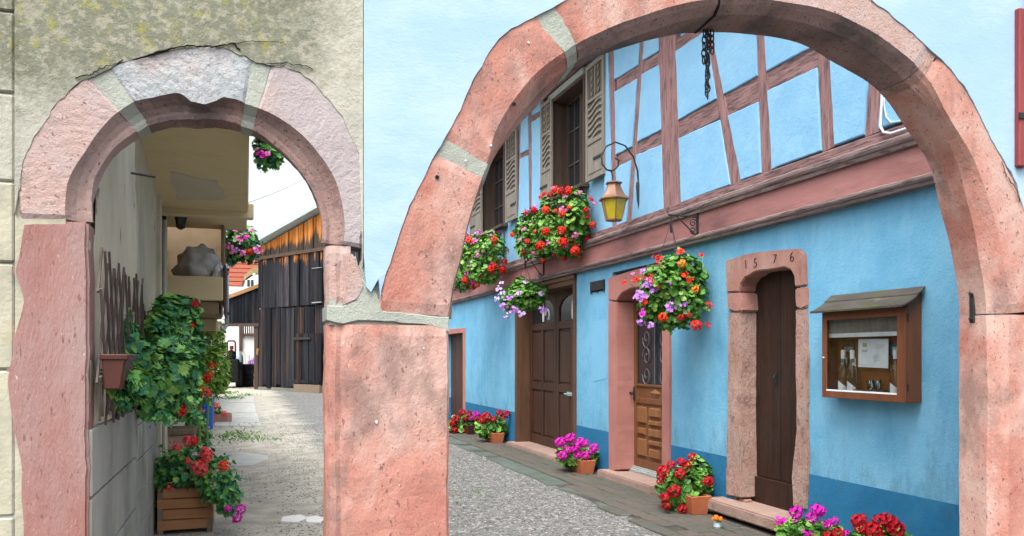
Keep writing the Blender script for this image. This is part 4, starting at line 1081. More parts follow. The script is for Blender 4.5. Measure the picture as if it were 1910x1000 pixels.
# ---- plain door at the far end
y0, y1, zt = op_far
f = MB(); f.box(4.41, 4.66, y0 - .1, y0 + .06, 0, 2.03); f.box(4.408, 4.66, y0 - .1, y1 + .1, 2.03, 2.14); f.build('door_surround', MT['stone_paint'], house, .006)
s = MB(); s.box(4.62, 4.66, y0 + .06, y1, .02, 2.03); o = s.build('door', MT['door'], house)
for k in range(4):
    a = y0 + .06 + (y1 - y0 - .06) * k / 4; mb = MB(); mb.box(4.60, 4.62, a + .006, a + (y1 - y0 - .06) / 4 - .006, .04, 2.02); mb.build('plank', MT['door'], o, .003)
hp = atX(862, 697, 4.6); mb = MB(); mb.tube([(4.60, y0 + .14, 1.08), (4.55, y0 + .14, 1.08), (4.55, y0 + .25, 1.08)], .012, 6); mb.build('handle', MT['zinc'], o)
# paler repainted patch beside the double door
P = [atX(x, y, XW - .003) for x, y in ((1103, 600), (1130, 596), (1130, 706), (1104, 712))]
mb = MB(); mb.prism(jag(P, .1, .01, 3), (.004, 0, 0)); mb.build('repainted_patch', MT['blue_patch'], house)

# ---- vent grille
p0, p1 = atX(1103, 546, 4.42), atX(1127, 521, 4.42)
vg = thing('vent_grille', (4.42, (p0.y + p1.y) / 2, p0.z), 'small black iron vent grille on the wall above the double door', 'vent')
mb = MB()
for i in range(5):
    y = p1.y + (p0.y - p1.y) * i / 4; mb.box(4.408, 4.418, y - .012, y + .012, p0.z + (.0 if i % 2 else -.02), p1.z - (.02 if i % 2 else 0))
mb.build('upright_bar', MT['iron'], vg)
for i in range(5):
    z = p0.z + .03 + (p1.z - p0.z - .05) * i / 4; mb = MB(); mb.box(4.400, 4.409, p1.y, p0.y, z - .010, z + .010); mb.build('bar', MT['iron'], vg)
mb = MB(); mb.box(4.424, 4.429, p1.y, p0.y, p0.z, p1.z); mb.build('vent_hole', MT['dark'], vg)
# ================================================================ PASSAGE BEHIND THE NARROW ARCH
XP, X2P, X3P = -.52, -.74, -1.0          # the wall steps back twice along the passage
def py_(x, X=XP): return atX(x, 663, X).y
passage = thing('passage_house', (XP - .2, 6, 0), 'old plastered house along the left side of the passage with overhanging upper floor', 'house')
YB = [YF + .016, py_(256), 8.65]
zc = [0, .26, .516, .775, 1.035, 1.287]
mb = MB(); mb.box(XP - .3, XP - .012, YB[0], YB[1] - .005, -.05, 1.285); mb.build('joint_mortar', MT['concrete'], passage)
mb = MB(); mb.box(X2P - .3, X2P - .012, YB[1] - .3, YB[2], -.05, 1.285); mb.build('joint_mortar', MT['concrete'], passage)
r = random.Random(4)
for k in range(5):
    ys = [YB[0], YB[1] - .004] if k % 2 == 0 else [YB[0], (YB[0] + YB[1]) / 2 + .1, YB[1] - .004]
    for a, c in zip(ys, ys[1:]):
        mb = MB(); mb.box(XP - .2, XP + r.uniform(-.003, .003), a + .004, c - .004, zc[k] + .004 - (.06 if k == 0 else 0), zc[k + 1] - .005); mb.build('concrete_block', MT['concrete_block'], passage, .006)
    y = YB[1] - .2 + (.3 if k % 2 else 0); ys = [YB[1] - .2] if k % 2 else []
    while y < YB[2]: ys.append(y); y += .62
    ys.append(YB[2])
    for a, c in zip(ys, ys[1:]):
        mb = MB(); mb.box(X2P - .2, X2P + r.uniform(-.003, .003), a + .004, c - .004, zc[k] + .004 - (.06 if k == 0 else 0), zc[k + 1] - .005); mb.build('concrete_block', MT['concrete_block'], passage, .006)
def wavy(X, y0, y1, z0, z1, name, ny=40, nz=24):
    v = []
    for i in range(ny + 1):
        for j in range(nz + 1):
            y, z = y0 + (y1 - y0) * i / ny, z0 + (z1 - z0) * j / nz
            v.append(Vector((X - .006 + mnoise.noise(Vector((y * 2.2, z * 1.2, 4))) * .014 + mnoise.noise(Vector((y * 8, z * 3, 1))) * .006, y, z)))
    f = [(i * (nz + 1) + j, (i + 1) * (nz + 1) + j, (i + 1) * (nz + 1) + j + 1, i * (nz + 1) + j + 1) for i in range(ny) for j in range(nz)]
    mb = MB(); mb.add(v, f); return mb.build(name, MT['passage_plaster'], passage, smooth=True)
wavy(XP, YB[0], YB[1] - .01, 1.288, 2.0, 'wall_plaster'); wavy(XP, YF + .15, YB[1] - .01, 1.995, 3.3, 'wall_plaster'); wavy(X2P, YB[1] - .1, 7.88, 1.288, 3.3, 'wall_plaster')
mb = MB(); mb.box(XP - .6, XP - .03, YF + .15, YB[1] - .012, 1.286, 3.3); mb.build('wall_core', MT['passage_plaster'], passage)
mb = MB(); mb.box(X2P - .5, X2P - .03, YB[1] - .012, YB[2], 1.286, 3.3); mb.build('wall_core', MT['passage_plaster'], passage)
mb = MB(); mb.box(X2P - .025, X2P + .03, 7.88, 8.0, .0, 3.3); mb.build('door_post', MT['passage_plaster'], passage, .006)
mb = MB(); mb.box(X2P - .028, X2P - .0, 8.0, 8.45, .0, 2.9); mb.build('side_door', MT['door'], passage, .004)
mb = MB(); mb.box(X2P - .026, X2P + .02, 8.45, 8.65, .0, 3.3); mb.build('door_post', MT['passage_plaster'], passage, .006)
mb = MB(); mb.box(X3P - .3, X3P, 8.4, 32, -.05, 3.0); mb.build('far_wall', MT['passage_plaster'], passage)
# overhanging landing whose underside drops away from the arch
def uz(y): return EYE + 1.654 - .178 * (y - 6.7)
pl = [(5.3, uz(5.3)), (8.27, uz(8.27)), (8.27, 3.4), (5.3, 3.4)]
mb = MB(); mb.prism([Vector((X2P - .02, y, z)) for y, z in pl], (.80, 0, 0)); mb.build('overhang', MT['soffit'], passage, .012)
mb = MB()
p = [Vector((-.60, 7.3, uz(7.3) - .006)), Vector((-.58, 7.95, uz(7.95) - .006)), Vector((-.16, 7.9, uz(7.9) - .006)), Vector((-.22, 7.45, uz(7.45) - .006))]
mb.prism(jag(p, .06, .03, 2), (0, 0, .004)); mb.build('plaster_patch', MT['patch'], passage)
# bay beyond with a shelf
ex = -.204
mb = MB(); mb.box(X3P, ex - .03, 10.0, 10.1, 2.0, 3.3); mb.build('bay_back', MT['bay'], passage)
mb = MB(); mb.box(ex - .03, ex, 9.2, 10.0, 2.3, 3.2); mb.build('bay_side_board', MT['bay'], passage, .004)
mb = MB(); mb.box(X3P, ex, 8.75, 10.0, EYE + .56, EYE + .805); mb.build('shelf', MT['soffit'], passage, .01)
mb = MB(); mb.box(X3P, ex - .04, 8.80, 10.0, EYE + .42, EYE + .558); mb.build('shelf_corbel', MT['bay'], passage, .01)
mb = MB(); mb.box(X3P, ex - .09, 9.7, 13.4, EYE + .28, EYE + .418); mb.build('lower_ledge', MT['soffit'], passage, .01)
mb = MB(); mb.box(ex + .003, ex + .028, 8.78, 9.7, EYE + .42, EYE + .93); mb.build('shelf_end_board', MT['window_wood'], passage, .004)
mb = MB(); mb.box(X3P, ex - .03, 10.1, 12.0, 2.35, 3.3); mb.build('upper_bay', MT['bay'], passage, .01)
mb = MB(); mb.box(X3P, ex - .48, 13.4, 20, 1.9, 3.0); mb.build('upper_bay', MT['window_wood'], passage, .01)
mb = MB(); mb.box(X3P - .02, .03, 8.272, 9.55, uz(8.27) + .03, 3.4); mb.build('overhang', MT['soffit'], passage, .012)
mb = MB(); mb.box(X2P, .09, 8.20, 8.30, uz(8.27) - .05, uz(8.27) + .10); mb.build('edge_beam', MT['soffit'], passage, .012)
for x, y, L in ((240, 322, .12), (262, 252, .10)):
    X_ = XP if x < 256 else X2P
    q = atX(x, y, X_ - .02); mb = MB(); mb.tube([q, q + Vector((L, .02, -.01))], .006, 5); mb.build('iron_rod', MT['iron'], passage)

# downpipe
dp = atD(423, 600, 11.0)
t = thing('downpipe', (dp.x, dp.y, 1.95), 'pale blue grey metal downpipe hanging below the bay of the passage house', 'pipe')
mb = MB(); mb.tube([(dp.x, dp.y, EYE + .42), (dp.x, dp.y, EYE + 1.3)], .030, 10); mb.build('pipe', MT['zinc'], t, smooth=True)
for z in (.55, 1.15):
    mb = MB(); mb.tube([(dp.x, dp.y, EYE + z), (dp.x, dp.y, EYE + z + .04)], .036, 10); mb.build('pipe_clip', MT['iron'], t)
mb = MB(); mb.tube([(dp.x, dp.y, EYE + .42), (dp.x - .04, dp.y, EYE + .36), (dp.x - .14, dp.y, EYE + .35)], .030, 8); mb.build('pipe_elbow', MT['zinc'], t)

# sacks on the shelf
def sack(name, c, rx, ry, rz, m, seed, label, cat):
    bm = bmesh.new(); bmesh.ops.create_icosphere(bm, subdivisions=4, radius=1)
    for q in bm.verts:
        p = q.co.copy(); k = 1 + mnoise.noise(p * 2.1 + Vector((seed, 0, 0))) * .28 + (abs(mnoise.noise(p * 5 + Vector((0, seed, 0)))) - .2) * .12
        z = max(p.z, -.55); q.co = Vector((p.x * rx * k, p.y * ry * k, (z + .55) * rz / 1.55 * k))
    me = bpy.data.meshes.new(name); bm.to_mesh(me); bm.free(); me.materials.append(m)
    for pg in me.polygons: pg.use_smooth = True
    o = inst(name, me, None, c); return setp(o, label, cat)
sack('tarpaulin_bundle', (-.47, 9.2, EYE + .80), .235, .34, .35, MT['tarp'], 3, 'dusty pale grey tarpaulin bundle lying on the shelf of the bay', 'tarpaulin')
sack('plastic_bag', (-.245, 8.95, EYE + .80), .06, .08, .14, MT['white'], 9, 'small crumpled white plastic bag beside the tarpaulin bundle', 'bag')

# black lantern on the passage wall
lp = atX(303, 385, X2P); L0 = lp.y; XL_ = X2P
t = thing('wall_lantern', (XL_, L0, lp.z), 'small black iron lantern on the passage wall below the overhang', 'lantern')
K = 1.55; cx = XL_ + .105 * K
mb = MB(); mb.box(XL_ - .01, XL_ + .034, L0 - .03, L0 + .03, lp.z - .08 * K, lp.z + .08 * K); mb.build('back_plate', MT['iron'], t, .004)
mb = MB(); mb.tube([(XL_ + .03, L0, lp.z + .02), (XL_ + .05 * K, L0, lp.z + .085 * K), (XL_ + .085 * K, L0, lp.z + .09 * K), (cx, L0, lp.z + .05 * K)], .010, 6); mb.build('arm', MT['iron'], t)
for nm, m_, pr, zz, sg in (('lamp_roof', 'iron', [(.008, .06), (.012, .045), (.03, .03), (.062, .0), (.060, -.006)], .012, 6), ('lamp_glass', 'pane', [(.024, -.115), (.028, -.11), (.048, -.004), (.044, 0)], .005, 6), ('lamp_base', 'iron', [(.010, -.14), (.026, -.128), (.028, -.112)], .003, 6)):
    mb = MB(); mb.lathe([(a * K, b * K) for a, b in pr], (cx, L0, lp.z + zz), sg); mb.build(nm, MT[m_], t)

# expanding trellis, in two lengths
t = thing('trellis', (XP + .02, 4.2, 1.3), 'dark brown expanding lattice trellis fixed along the passage wall', 'trellis')
r = random.Random(11); H = .60
def clip(p, q_, lo, hi):
    for lim, s_ in ((lo, 1), (hi, -1)):
        if (p.y - lim) * s_ < 0 and (q_.y - lim) * s_ > 0: p = p + (q_ - p) * ((lim - p.y) / (q_.y - p.y))
    return p
for Xt, lo, hi, stp in ((XP, YF + .02, YB[1] - .03, .135), (X2P, YB[1] + .1, 6.9, .21)):
    for lay, sgn in ((0, 1), (1, -1)):
        y = lo - .2
        while y < hi + .1:
            y0, y1 = (y, y + .27) if sgn > 0 else (y + .27, y)
            a, c = Vector((Xt + .012 + lay * .010, y0, 1.31 + r.uniform(-.03, .02))), Vector((Xt + .014 + lay * .010 + r.uniform(-.004, .012), y1, 1.31 + H + r.uniform(-.02, .04)))
            if min(max(a.y, c.y), hi) > lo + .05 and min(a.y, c.y) < hi - .05:
                a2, c2 = clip(a, c, lo, hi), clip(c, a, lo, hi)
                d_ = (c2 - a2).normalized(); n_ = Vector((0, -d_.z, d_.y)) * .0065
                mb = MB(); mb.prism([a2 - n_, a2 + n_, c2 + n_, c2 - n_], (.008, 0, 0)); mb.build('slat', MT['trellis'], t)
            y += stp + r.uniform(-.006, .006)

# ================================================================ PLANTS
def leaf_mesh(name, mats, size, kind, mi):
    mb = MB()
    if kind == 'ivy':
        P = [(0, -.45), (.30, -.50), (.50, -.12), (.34, .02), (.30, .38), (.10, .24), (0, .62), (-.10, .24), (-.30, .38), (-.34, .02), (-.50, -.12), (-.30, -.50)]
    elif kind == 'rose':
        P = [(0, -.6), (.22, -.35), (.30, 0), (.18, .38), (0, .62), (-.18, .38), (-.30, 0), (-.22, -.35)]
    else:
        P = [(.08 * 0, -.22)] + [((.50 + (.05 if k % 2 else -.02)) * math.cos(a), (.50 + (.05 if k % 2 else -.02)) * math.sin(a)) for k, a in ((k, math.radians(-62 + 304 * k / 9.0 - 28 + 0)) for k in range(1, 9))]
        P = [(0, -.20)] + [(.5 * math.cos(math.radians(-66 + k * 39)) * (1.08 if k % 2 else .94), .5 * math.sin(math.radians(-66 + k * 39)) * (1.08 if k % 2 else .94)) for k in range(9)]
    v = [Vector((0, 0, -.06 * size))] + [Vector((x * size, y * size, (x * x + y * y) * .35 * size - .06 * size)) for x, y in P]
    n = len(P); mb.add(v, [(0, i + 1, (i + 1) % n + 1) for i in range(n)])
    o = mb.build(name, mats[mi], fix=False); me = o.data; ORG.pop(o, None); bpy.data.objects.remove(o)
    return me
LEAF = {}
def leafset(key, kind):
    LEAF[key] = [leaf_mesh('leaf', GREENS[key], 1.0, kind, i) for i in range(4)]
leafset('geranium', 'geranium'); leafset('ivy', 'ivy'); leafset('rose', 'rose')
HEADS = {}
def head_mesh(key, form, seed):
    """flower head: 'ball' = full round geranium truss, 'loose' = open ivy-geranium truss of few flowers"""
    r = random.Random(seed); mb = MB()
    if form == 'ball':
        for k in range(24):
            u = 1 - 1.55 * (k + .5) / 24; q = k * 2.399 + r.uniform(-.2, .2); s = math.sqrt(max(0, 1 - u * u))
            n = Vector((s * math.cos(q), s * math.sin(q), u)); c = n * r.uniform(.80, 1.0)
            t1 = n.orthogonal().normalized(); t1 = (Matrix.Rotation(r.uniform(0, 6.28), 3, n) @ t1); t2 = n.cross(t1); w = r.uniform(.36, .48)
            mb.add([c - t1 * w - n * .06, c - t2 * w * .8 + n * .05, c + t1 * w - n * .03, c + t2 * w * .8 + n * .05], [(0, 1, 2), (0, 2, 3)])
    else:
        for k in range(8):
            a = r.uniform(0, 6.28); rr = r.uniform(.1, .85) if k else 0
            c = Vector((rr * math.cos(a), rr * math.sin(a), r.uniform(-.1, .45) - rr * .2)); n = (Vector((c.x, c.y, .9)) + Vector((r.uniform(-.4, .4), r.uniform(-.4, .4), 0))).normalized()
            t1 = n.orthogonal().normalized(); t2 = n.cross(t1)
            for p in range(5):
                q = p * 1.2566 + a; d = t1 * math.cos(q) + t2 * math.sin(q); e = n.cross(d); w = .19
                mb.add([c, c + d * .22 - e * w * .7 + n * .05, c + d * .40 + n * .08, c + d * .22 + e * w * .7 + n * .05], [(0, 1, 2), (0, 2, 3)])
    o = mb.build('flower_head', FLOW[key], fix=False); me = o.data; ORG.pop(o, None); bpy.data.objects.remove(o); return me
def head(key, form, i):
    k = (key, form, i % 3)
    if k not in HEADS: HEADS[k] = head_mesh(key, form, hash(form) % 7 * 0 + i % 3 + len(key))
    return HEADS[k]

def rnd_dir(r):
    while True:
        p = Vector((r.uniform(-1, 1), r.uniform(-1, 1), r.uniform(-1, 1)))
        if .01 < p.length < 1: return p.normalized()
class Plant:
    def __init__(self, root, key, seed):
        self.t, self.key, self.r = root, key, random.Random(seed); self.blobs = []; self.mb = MB(); self.stem = MB()
    def blob(self, x, y, rx, ry, D, rd=None, sag=0):
        """x,y,rx,ry in photo pixels at optical distance D; rd depth radius in metres"""
        c = atD(x, y, D); a, b_ = rx * D / F_PX, ry * D / F_PX
        self.blobs.append((c, a, rd or (a + b_) * .5, b_)); return self
    def pt(self, b, shell=True):
        c, a, d, h = b; n = rnd_dir(self.r); k = self.r.uniform(.55, 1.0) ** .6 if shell else self.r.random() ** .4
        k *= 1 + mnoise.noise(n * 2.2 + c) * .30
        return c + R_AX * n.x * a * k + F_AX * n.y * d * k + U_AX * n.z * h * k, (R_AX * n.x / a + F_AX * n.y / d + U_AX * n.z / h).normalized()
    def orient(self, n):
        r = self.r
        nn = (n * .8 + Vector((0, 0, .55)) + rnd_dir(r) * .65).normalized()
        t = Vector((r.uniform(-1, 1), r.uniform(-1, 1), -r.uniform(.1, 1.2))); y = (t - nn * t.dot(nn)).normalized(); x = y.cross(nn)
        return Matrix((x, y, nn)).transposed()
    def leaves(self, n, size, parts=0, maxx=None, name='foliage'):
        tot = sum(b[1] * b[3] for b in self.blobs); L = []
        for b in self.blobs:
            for _ in range(int(n * b[1] * b[3] / tot)):
                p, nn = self.pt(b)
                if maxx and p.x > maxx: p.x = maxx - self.r.uniform(0, .05)
                if p.z < .03: p.z = .03 + self.r.uniform(0, .05)
                L.append((p, self.orient(nn), size * self.r.uniform(.65, 1.25), self.r.choice((0, 1, 1, 2, 2, 3, 3))))
        L.sort(key=lambda q: (q[0] - CAM).length - q[2] * 3)
        for i, (p, M, s, mi) in enumerate(L):
            if i < parts:
                inst('leaf', LEAF[self.key][mi], self.t, p, M, s)
            else:
                me = LEAF[self.key][mi]
                self.mb.add([p + M @ (v.co * s) for v in me.vertices], [tuple(pg.vertices) for pg in me.polygons], mi)
        # inner stems
        for b in self.blobs:
            for _ in range(max(3, int(14 * b[1] / .2))):
                p, nn = self.pt(b); q = b[0] - U_AX * b[3] * .8
                self.stem.tube([q, (p + q) * .5 + rnd_dir(self.r) * .03, p], .0035, 3)
        return self
    def shoots(self, L, D, n, size):
        """long leafy shoots: photo points (x0, y0, x1, y1) from inside the clump outwards"""
        for x0, y0, x1, y1 in L:
            a, c = atD(x0, y0, D), atD(x1, y1, D); k = (c - a).length; mid = (a + c) * .5 + Vector((0, 0, k * .12)) + rnd_dir(self.r) * k * .08
            pts = [a * (1 - t) ** 2 + mid * 2 * t * (1 - t) + c * t * t for t in [i / 8 for i in range(9)]]
            self.stem.tube(pts, .003, 4)
            for i in range(n):
                t = self.r.uniform(.25, 1); p = a * (1 - t) ** 2 + mid * 2 * t * (1 - t) + c * t * t + rnd_dir(self.r) * size * .7
                M = self.orient((rnd_dir(self.r) * .5 - F_AX * .5 + Vector((0, 0, .4))).normalized()); s = size * self.r.uniform(.5, 1.0) * (1.15 - .5 * t)
                me = LEAF[self.key][self.r.choice((0, 1, 1, 2, 3))]
                self.mb.add([p + M @ (v.co * s) for v in me.vertices], [tuple(pg.vertices) for pg in me.polygons], [0, 1, 2, 3][LEAF[self.key].index(me)])
        return self
    def finish(self):
        if self.mb.v:
            o = self.mb.build('foliage', GREENS[self.key], self.t, fix=False); o['kind'] = 'stuff'
        if self.stem.v:
            o = self.stem.build('stem', GREENS[self.key][1], self.t, fix=False); o['kind'] = 'stuff'
    def flower(self, key, form, p, n, size, i=0):
        up = (n * .9 + Vector((0, 0, .5)) + rnd_dir(self.r) * .25).normalized()
        M = up.to_track_quat('Z', 'Y').to_matrix()
        inst('flower_head', head(key, form, i), self.t, p, M, size)
    def flowers(self, n, cols, size, maxx=None, lift=.03, zmin=-1.0):
        """scattered over the outer shell of the foliage: cols = [(key, form)...]"""
        tot = sum(b[1] * b[3] for b in self.blobs); k = 0
        for b in self.blobs:
            for _ in range(max(1, round(n * b[1] * b[3] / tot))):
                for _try in range(8):
                    m = rnd_dir(self.r)
                    if m.z < zmin: continue
                    nn = (R_AX * m.x + F_AX * m.y + U_AX * m.z)
                    p = b[0] + R_AX * m.x * b[1] * 1.02 + F_AX * m.y * b[2] * 1.02 + U_AX * m.z * b[3] * 1.02 + nn * lift
                    if nn.y < .35 and not (maxx and p.x > maxx) and p.z > .05: break
                else: continue
                key, form = self.r.choice(cols); self.flower(key, form, p, nn, size * self.r.uniform(.55, 1.25), k); k += 1
        return self
    def at(self, L, D, size):
        """individually seen flowers: (x, y, key, form[, scale])"""
        for i, q in enumerate(L):
            x, y, key, form = q[:4]; p = atD(x, y, D); b = min(self.blobs, key=lambda b: (b[0] - p).length)
            n = (p - b[0]).normalized() * .6 - F_AX * .4
            self.flower(key, form, p, n, size * (q[4] if len(q) > 4 else 1), i)
            self.stem.tube([b[0], (p + b[0]) * .5 + Vector((0, 0, .02)), p], .003, 3)
        return self

# ---- geranium boxes under the two upper windows
def window_box(y0, y1, label):
    t = thing('window_flower_box', (4.2, (y0 + y1) / 2, 3.35), label, 'flower box', 'geranium boxes under the upper windows')
    z = 3.40
    mb = MB(); pr = [(3.99, z + .18), (4.03, z), (4.24, z), (4.28, z + .18)]
    mb.prism([Vector((x, y0, zz)) for x, zz in pr], (0, y1 - y0, 0)); mb.build('trough', MT['blue_plastic'] if False else MT['pane'], t, .006)
    mb = MB(); mb.box(4.02, 4.25, y0 + .02, y1 - .02, z + .15, z + .185); mb.build('soil', MT['soil'], t)
    for y in (y0 + .03, y1 - .03):
        mb = MB(); mb.tube([(4.38, y, z + .40), (4.38, y, z - .10), (4.30, y, z - .03), (3.98, y, z - .03), (3.96, y, z + .20)], .011, 6); mb.build('bracket', MT['iron'], t)
    mb = MB(); mb.tube([(3.955, y0, z + .20), (3.955, y1, z + .20)], .010, 6); mb.tube([(4.375, y0, z + .40), (4.375, y1, z + .40)], .010, 6); mb.build('rail', MT['iron'], t)
    return t
t = window_box(9.95, 11.5, 'window box spilling red and pink geraniums beside the yellow lantern')
P = Plant(t, 'geranium', 21)
P.blob(1072, 405, 34, 50, 10.7, .28).blob(1040, 418, 44, 60, 11.2, .30).blob(1008, 436, 34, 48, 11.7, .28).blob(982, 440, 24, 44, 12.1, .24).blob(1060, 455, 36, 26, 10.9, .22)
P.leaves(3000, .070, 60, maxx=4.36)
RP = [('red', 'ball'), ('red', 'ball'), ('scarlet', 'ball'), ('pink', 'loose'), ('pink', 'loose'), ('crimson', 'ball')]
P.flowers(66, RP, .046, maxx=4.36)
P.at([(1030, 352, 'pink', 'loose'), (1048, 356, 'crimson', 'ball'), (1080, 360, 'pink', 'loose'), (1108, 381, 'pink', 'loose', 1.3), (1050, 388, 'pink', 'loose', 1.2), (1018, 392, 'scarlet', 'ball', 1.1), (1094, 405, 'red', 'ball'), (1073, 468, 'red', 'ball', 1.3), (1105, 420, 'red', 'ball'), (1008, 458, 'red', 'ball', 1.2), (1050, 452, 'red', 'ball', 1.3), (1048, 430, 'red', 'ball', 1.2), (1018, 432, 'red', 'ball', 1.1)], 10.5, .052)
P.finish()
t = window_box(13.55, 14.9, 'window box of pink and red geraniums half hidden behind the arch stones')
P = Plant(t, 'geranium', 22)
P.blob(915, 462, 30, 34, 13.5, .32).blob(890, 482, 36, 46, 14.0, .34).blob(862, 500, 26, 46, 14.6, .3).blob(905, 505, 30, 26, 13.6, .26)
P.leaves(1500, .075, 30, maxx=4.36); P.flowers(78, [('red', 'ball'), ('scarlet', 'ball'), ('pink', 'loose'), ('pink', 'loose'), ('magenta', 'loose'), ('mauve', 'loose')], .058, maxx=4.36); P.finish()

# ---- hanging baskets on scrolled iron brackets
def bracket(xw, xe, ytop, ybot, label):
    w0 = atX(xw, ytop, 4.352); w1_ = atX(xw, ybot, 4.352); y = w0.y
    dx = 4.352 - .30
    t = thing('basket_bracket', (4.352, y, w1_.z), label, 'bracket', 'scrolled iron brackets on the painted beam')
    mb = MB(); mb.box(4.340, 4.358, y - .012, y + .012, w1_.z - .02, w0.z + .02); mb.build('wall_bar', MT['iron'], t)
    zt = w0.z - .03
    mb = MB(); mb.tube([(4.345, y, zt), (dx - .03, y, zt + .01), (dx - .05, y, zt + .05), (dx - .02, y, zt + .07)], .008, 6); mb.build('arm', MT['iron'], t)
    mb = MB(); mb.tube([(4.345, y, w1_.z + .01), (dx + .06, y, zt)], .007, 6); mb.build('brace', MT['iron'], t)
    for zc_, sg in ((zt - .06, 1), (w1_.z + .07, -1)):
        mb = MB(); mb.tube([Vector((4.30 + .045 * (1 - i / 20) * math.cos(i * .55), y, zc_ + .045 * (1 - i / 20) * math.sin(i * .55) * sg)) for i in range(18)], .006, 5); mb.build('scroll', MT['iron'], t)
    return Vector((dx, y, zt))
def basket(top, z_pot, r, label, name='hanging_basket'):
    t = thing(name, (top.x, top.y, z_pot), label, 'hanging basket')
    mb = MB(); mb.lathe([(r * .55, 0), (r * .8, .04), (r, .15), (r * 1.03, .165), (r * .95, .165), (r * .9, .13)], (top.x, top.y, z_pot), 16); mb.build('pot', MT['brown_plastic'], t, smooth=False)
    for k in range(3):
        a = k * 2.094 + .4; mb = MB(); mb.tube([(top.x + r * math.cos(a), top.y + r * math.sin(a), z_pot + .16), (top.x, top.y, top.z - .05)], .003, 4); mb.build('hanger_wire', MT['iron'], t)
    mb = MB(); mb.tube([(top.x, top.y, top.z - .06), (top.x, top.y, top.z - .01), (top.x - .012, top.y, top.z + .012), (top.x - .02, top.y, top.z)], .006, 6); mb.box(top.x - .012, top.x + .012, top.y - .006, top.y + .006, top.z - .17, top.z - .05); mb.build('hook', MT['iron'], t)
    return t
tp = bracket(1301, 1258, 400, 443, 'scrolled iron bracket holding the basket next to the red stone doorway')
t = basket(tp, 2.20, .17, 'large hanging basket of orange and violet geraniums beside the red stone doorway')
D = (tp - CAM).dot(F_AX)
P = Plant(t, 'geranium', 31)
P.blob(1252, 545, 54, 62, D, .30).blob(1275, 560, 36, 48, D, .26).blob(1235, 530, 40, 40, D - .1, .25).blob(1250, 590, 26, 28, D - .05, .18).blob(1270, 500, 38, 30, D, .22).blob(1215, 560, 26, 40, D - .05, .2).blob(1300, 535, 18, 46, D + .05, .2)
P.leaves(2600, .060, 120, maxx=4.38)
P.shoots([(1270, 500, 1310, 482), (1255, 500, 1232, 478), (1270, 490, 1268, 466), (1220, 545, 1182, 520), (1290, 560, 1322, 575), (1240, 590, 1255, 622), (1215, 560, 1192, 588), (1285, 590, 1300, 612)], D - .1, 14, .05)
P.at([(1228, 482, 'red', 'loose', 1.2), (1268, 470, 'scarlet', 'loose'), (1272, 492, 'orange', 'ball', .8), (1278, 512, 'scarlet', 'loose', 1.2), (1308, 477, 'red', 'loose', .9), (1297, 540, 'orange', 'ball', .7), (1324, 569, 'red', 'loose', .8), (1320, 608, 'red', 'loose'), (1299, 607, 'red', 'ball'), (1288, 522, 'scarlet', 'loose'), (1186, 524, 'red', 'loose', 1.2), (1165, 525, 'red', 'loose', .7), (1213, 522, 'red', 'loose', 1.1), (1226, 532, 'orange', 'ball', .8), (1236, 592, 'scarlet', 'ball', .9), (1200, 560, 'red', 'loose'),
      (1207, 530, 'mauve', 'loose', 1.2), (1222, 540, 'mauve', 'loose', 1.2), (1198, 548, 'mauve', 'loose', 1.3), (1190, 552, 'mauve', 'loose', 1.2), (1245, 530, 'mauve', 'loose', 1.2), (1252, 568, 'mauve', 'loose', 1.2), (1275, 568, 'mauve', 'loose', .9), (1196, 585, 'magenta', 'loose'), (1196, 598, 'mauve', 'loose', .9), (1213, 608, 'mauve', 'loose', .8), (1200, 506, 'mauve', 'loose', .8), (1180, 512, 'pink', 'loose', .6), (1270, 593, 'crimson', 'ball', .7), (1282, 588, 'crimson', 'loose', .9)], D - .28, .056)
P.finish()
tp = bracket(1014, 985, 478, 522, 'scrolled iron bracket holding the lilac basket above the double door')
t = basket(tp, 2.36, .16, 'small hanging basket of pale lilac geraniums above the double door')
D = (tp - CAM).dot(F_AX)
P = Plant(t, 'geranium', 32); P.blob(978, 553, 40, 26, D, .28).blob(1002, 545, 24, 20, D + .1, .2).blob(955, 562, 22, 22, D, .2).blob(975, 535, 20, 18, D, .18)
P.leaves(900, .070, 40, maxx=4.38)
P.at([(931, 536, 'lilac', 'loose'), (935, 548, 'lilac', 'loose'), (928, 558, 'lilac', 'loose'), (940, 568, 'mauve', 'loose', 1.2), (958, 580, 'mauve', 'loose', 1.2), (975, 586, 'lilac', 'loose', 1.2), (945, 590, 'lilac', 'loose', .8), (966, 548, 'lilac', 'loose'), (1015, 579, 'mauve', 'loose', 1.2), (1010, 545, 'lilac', 'loose', .8), (935, 530, 'white_', 'loose') if False else (934, 529, 'lilac', 'loose', .8), (952, 556, 'mauve', 'loose'), (980, 524, 'lilac', 'loose', .7)], D - .25, .066)
P.finish()

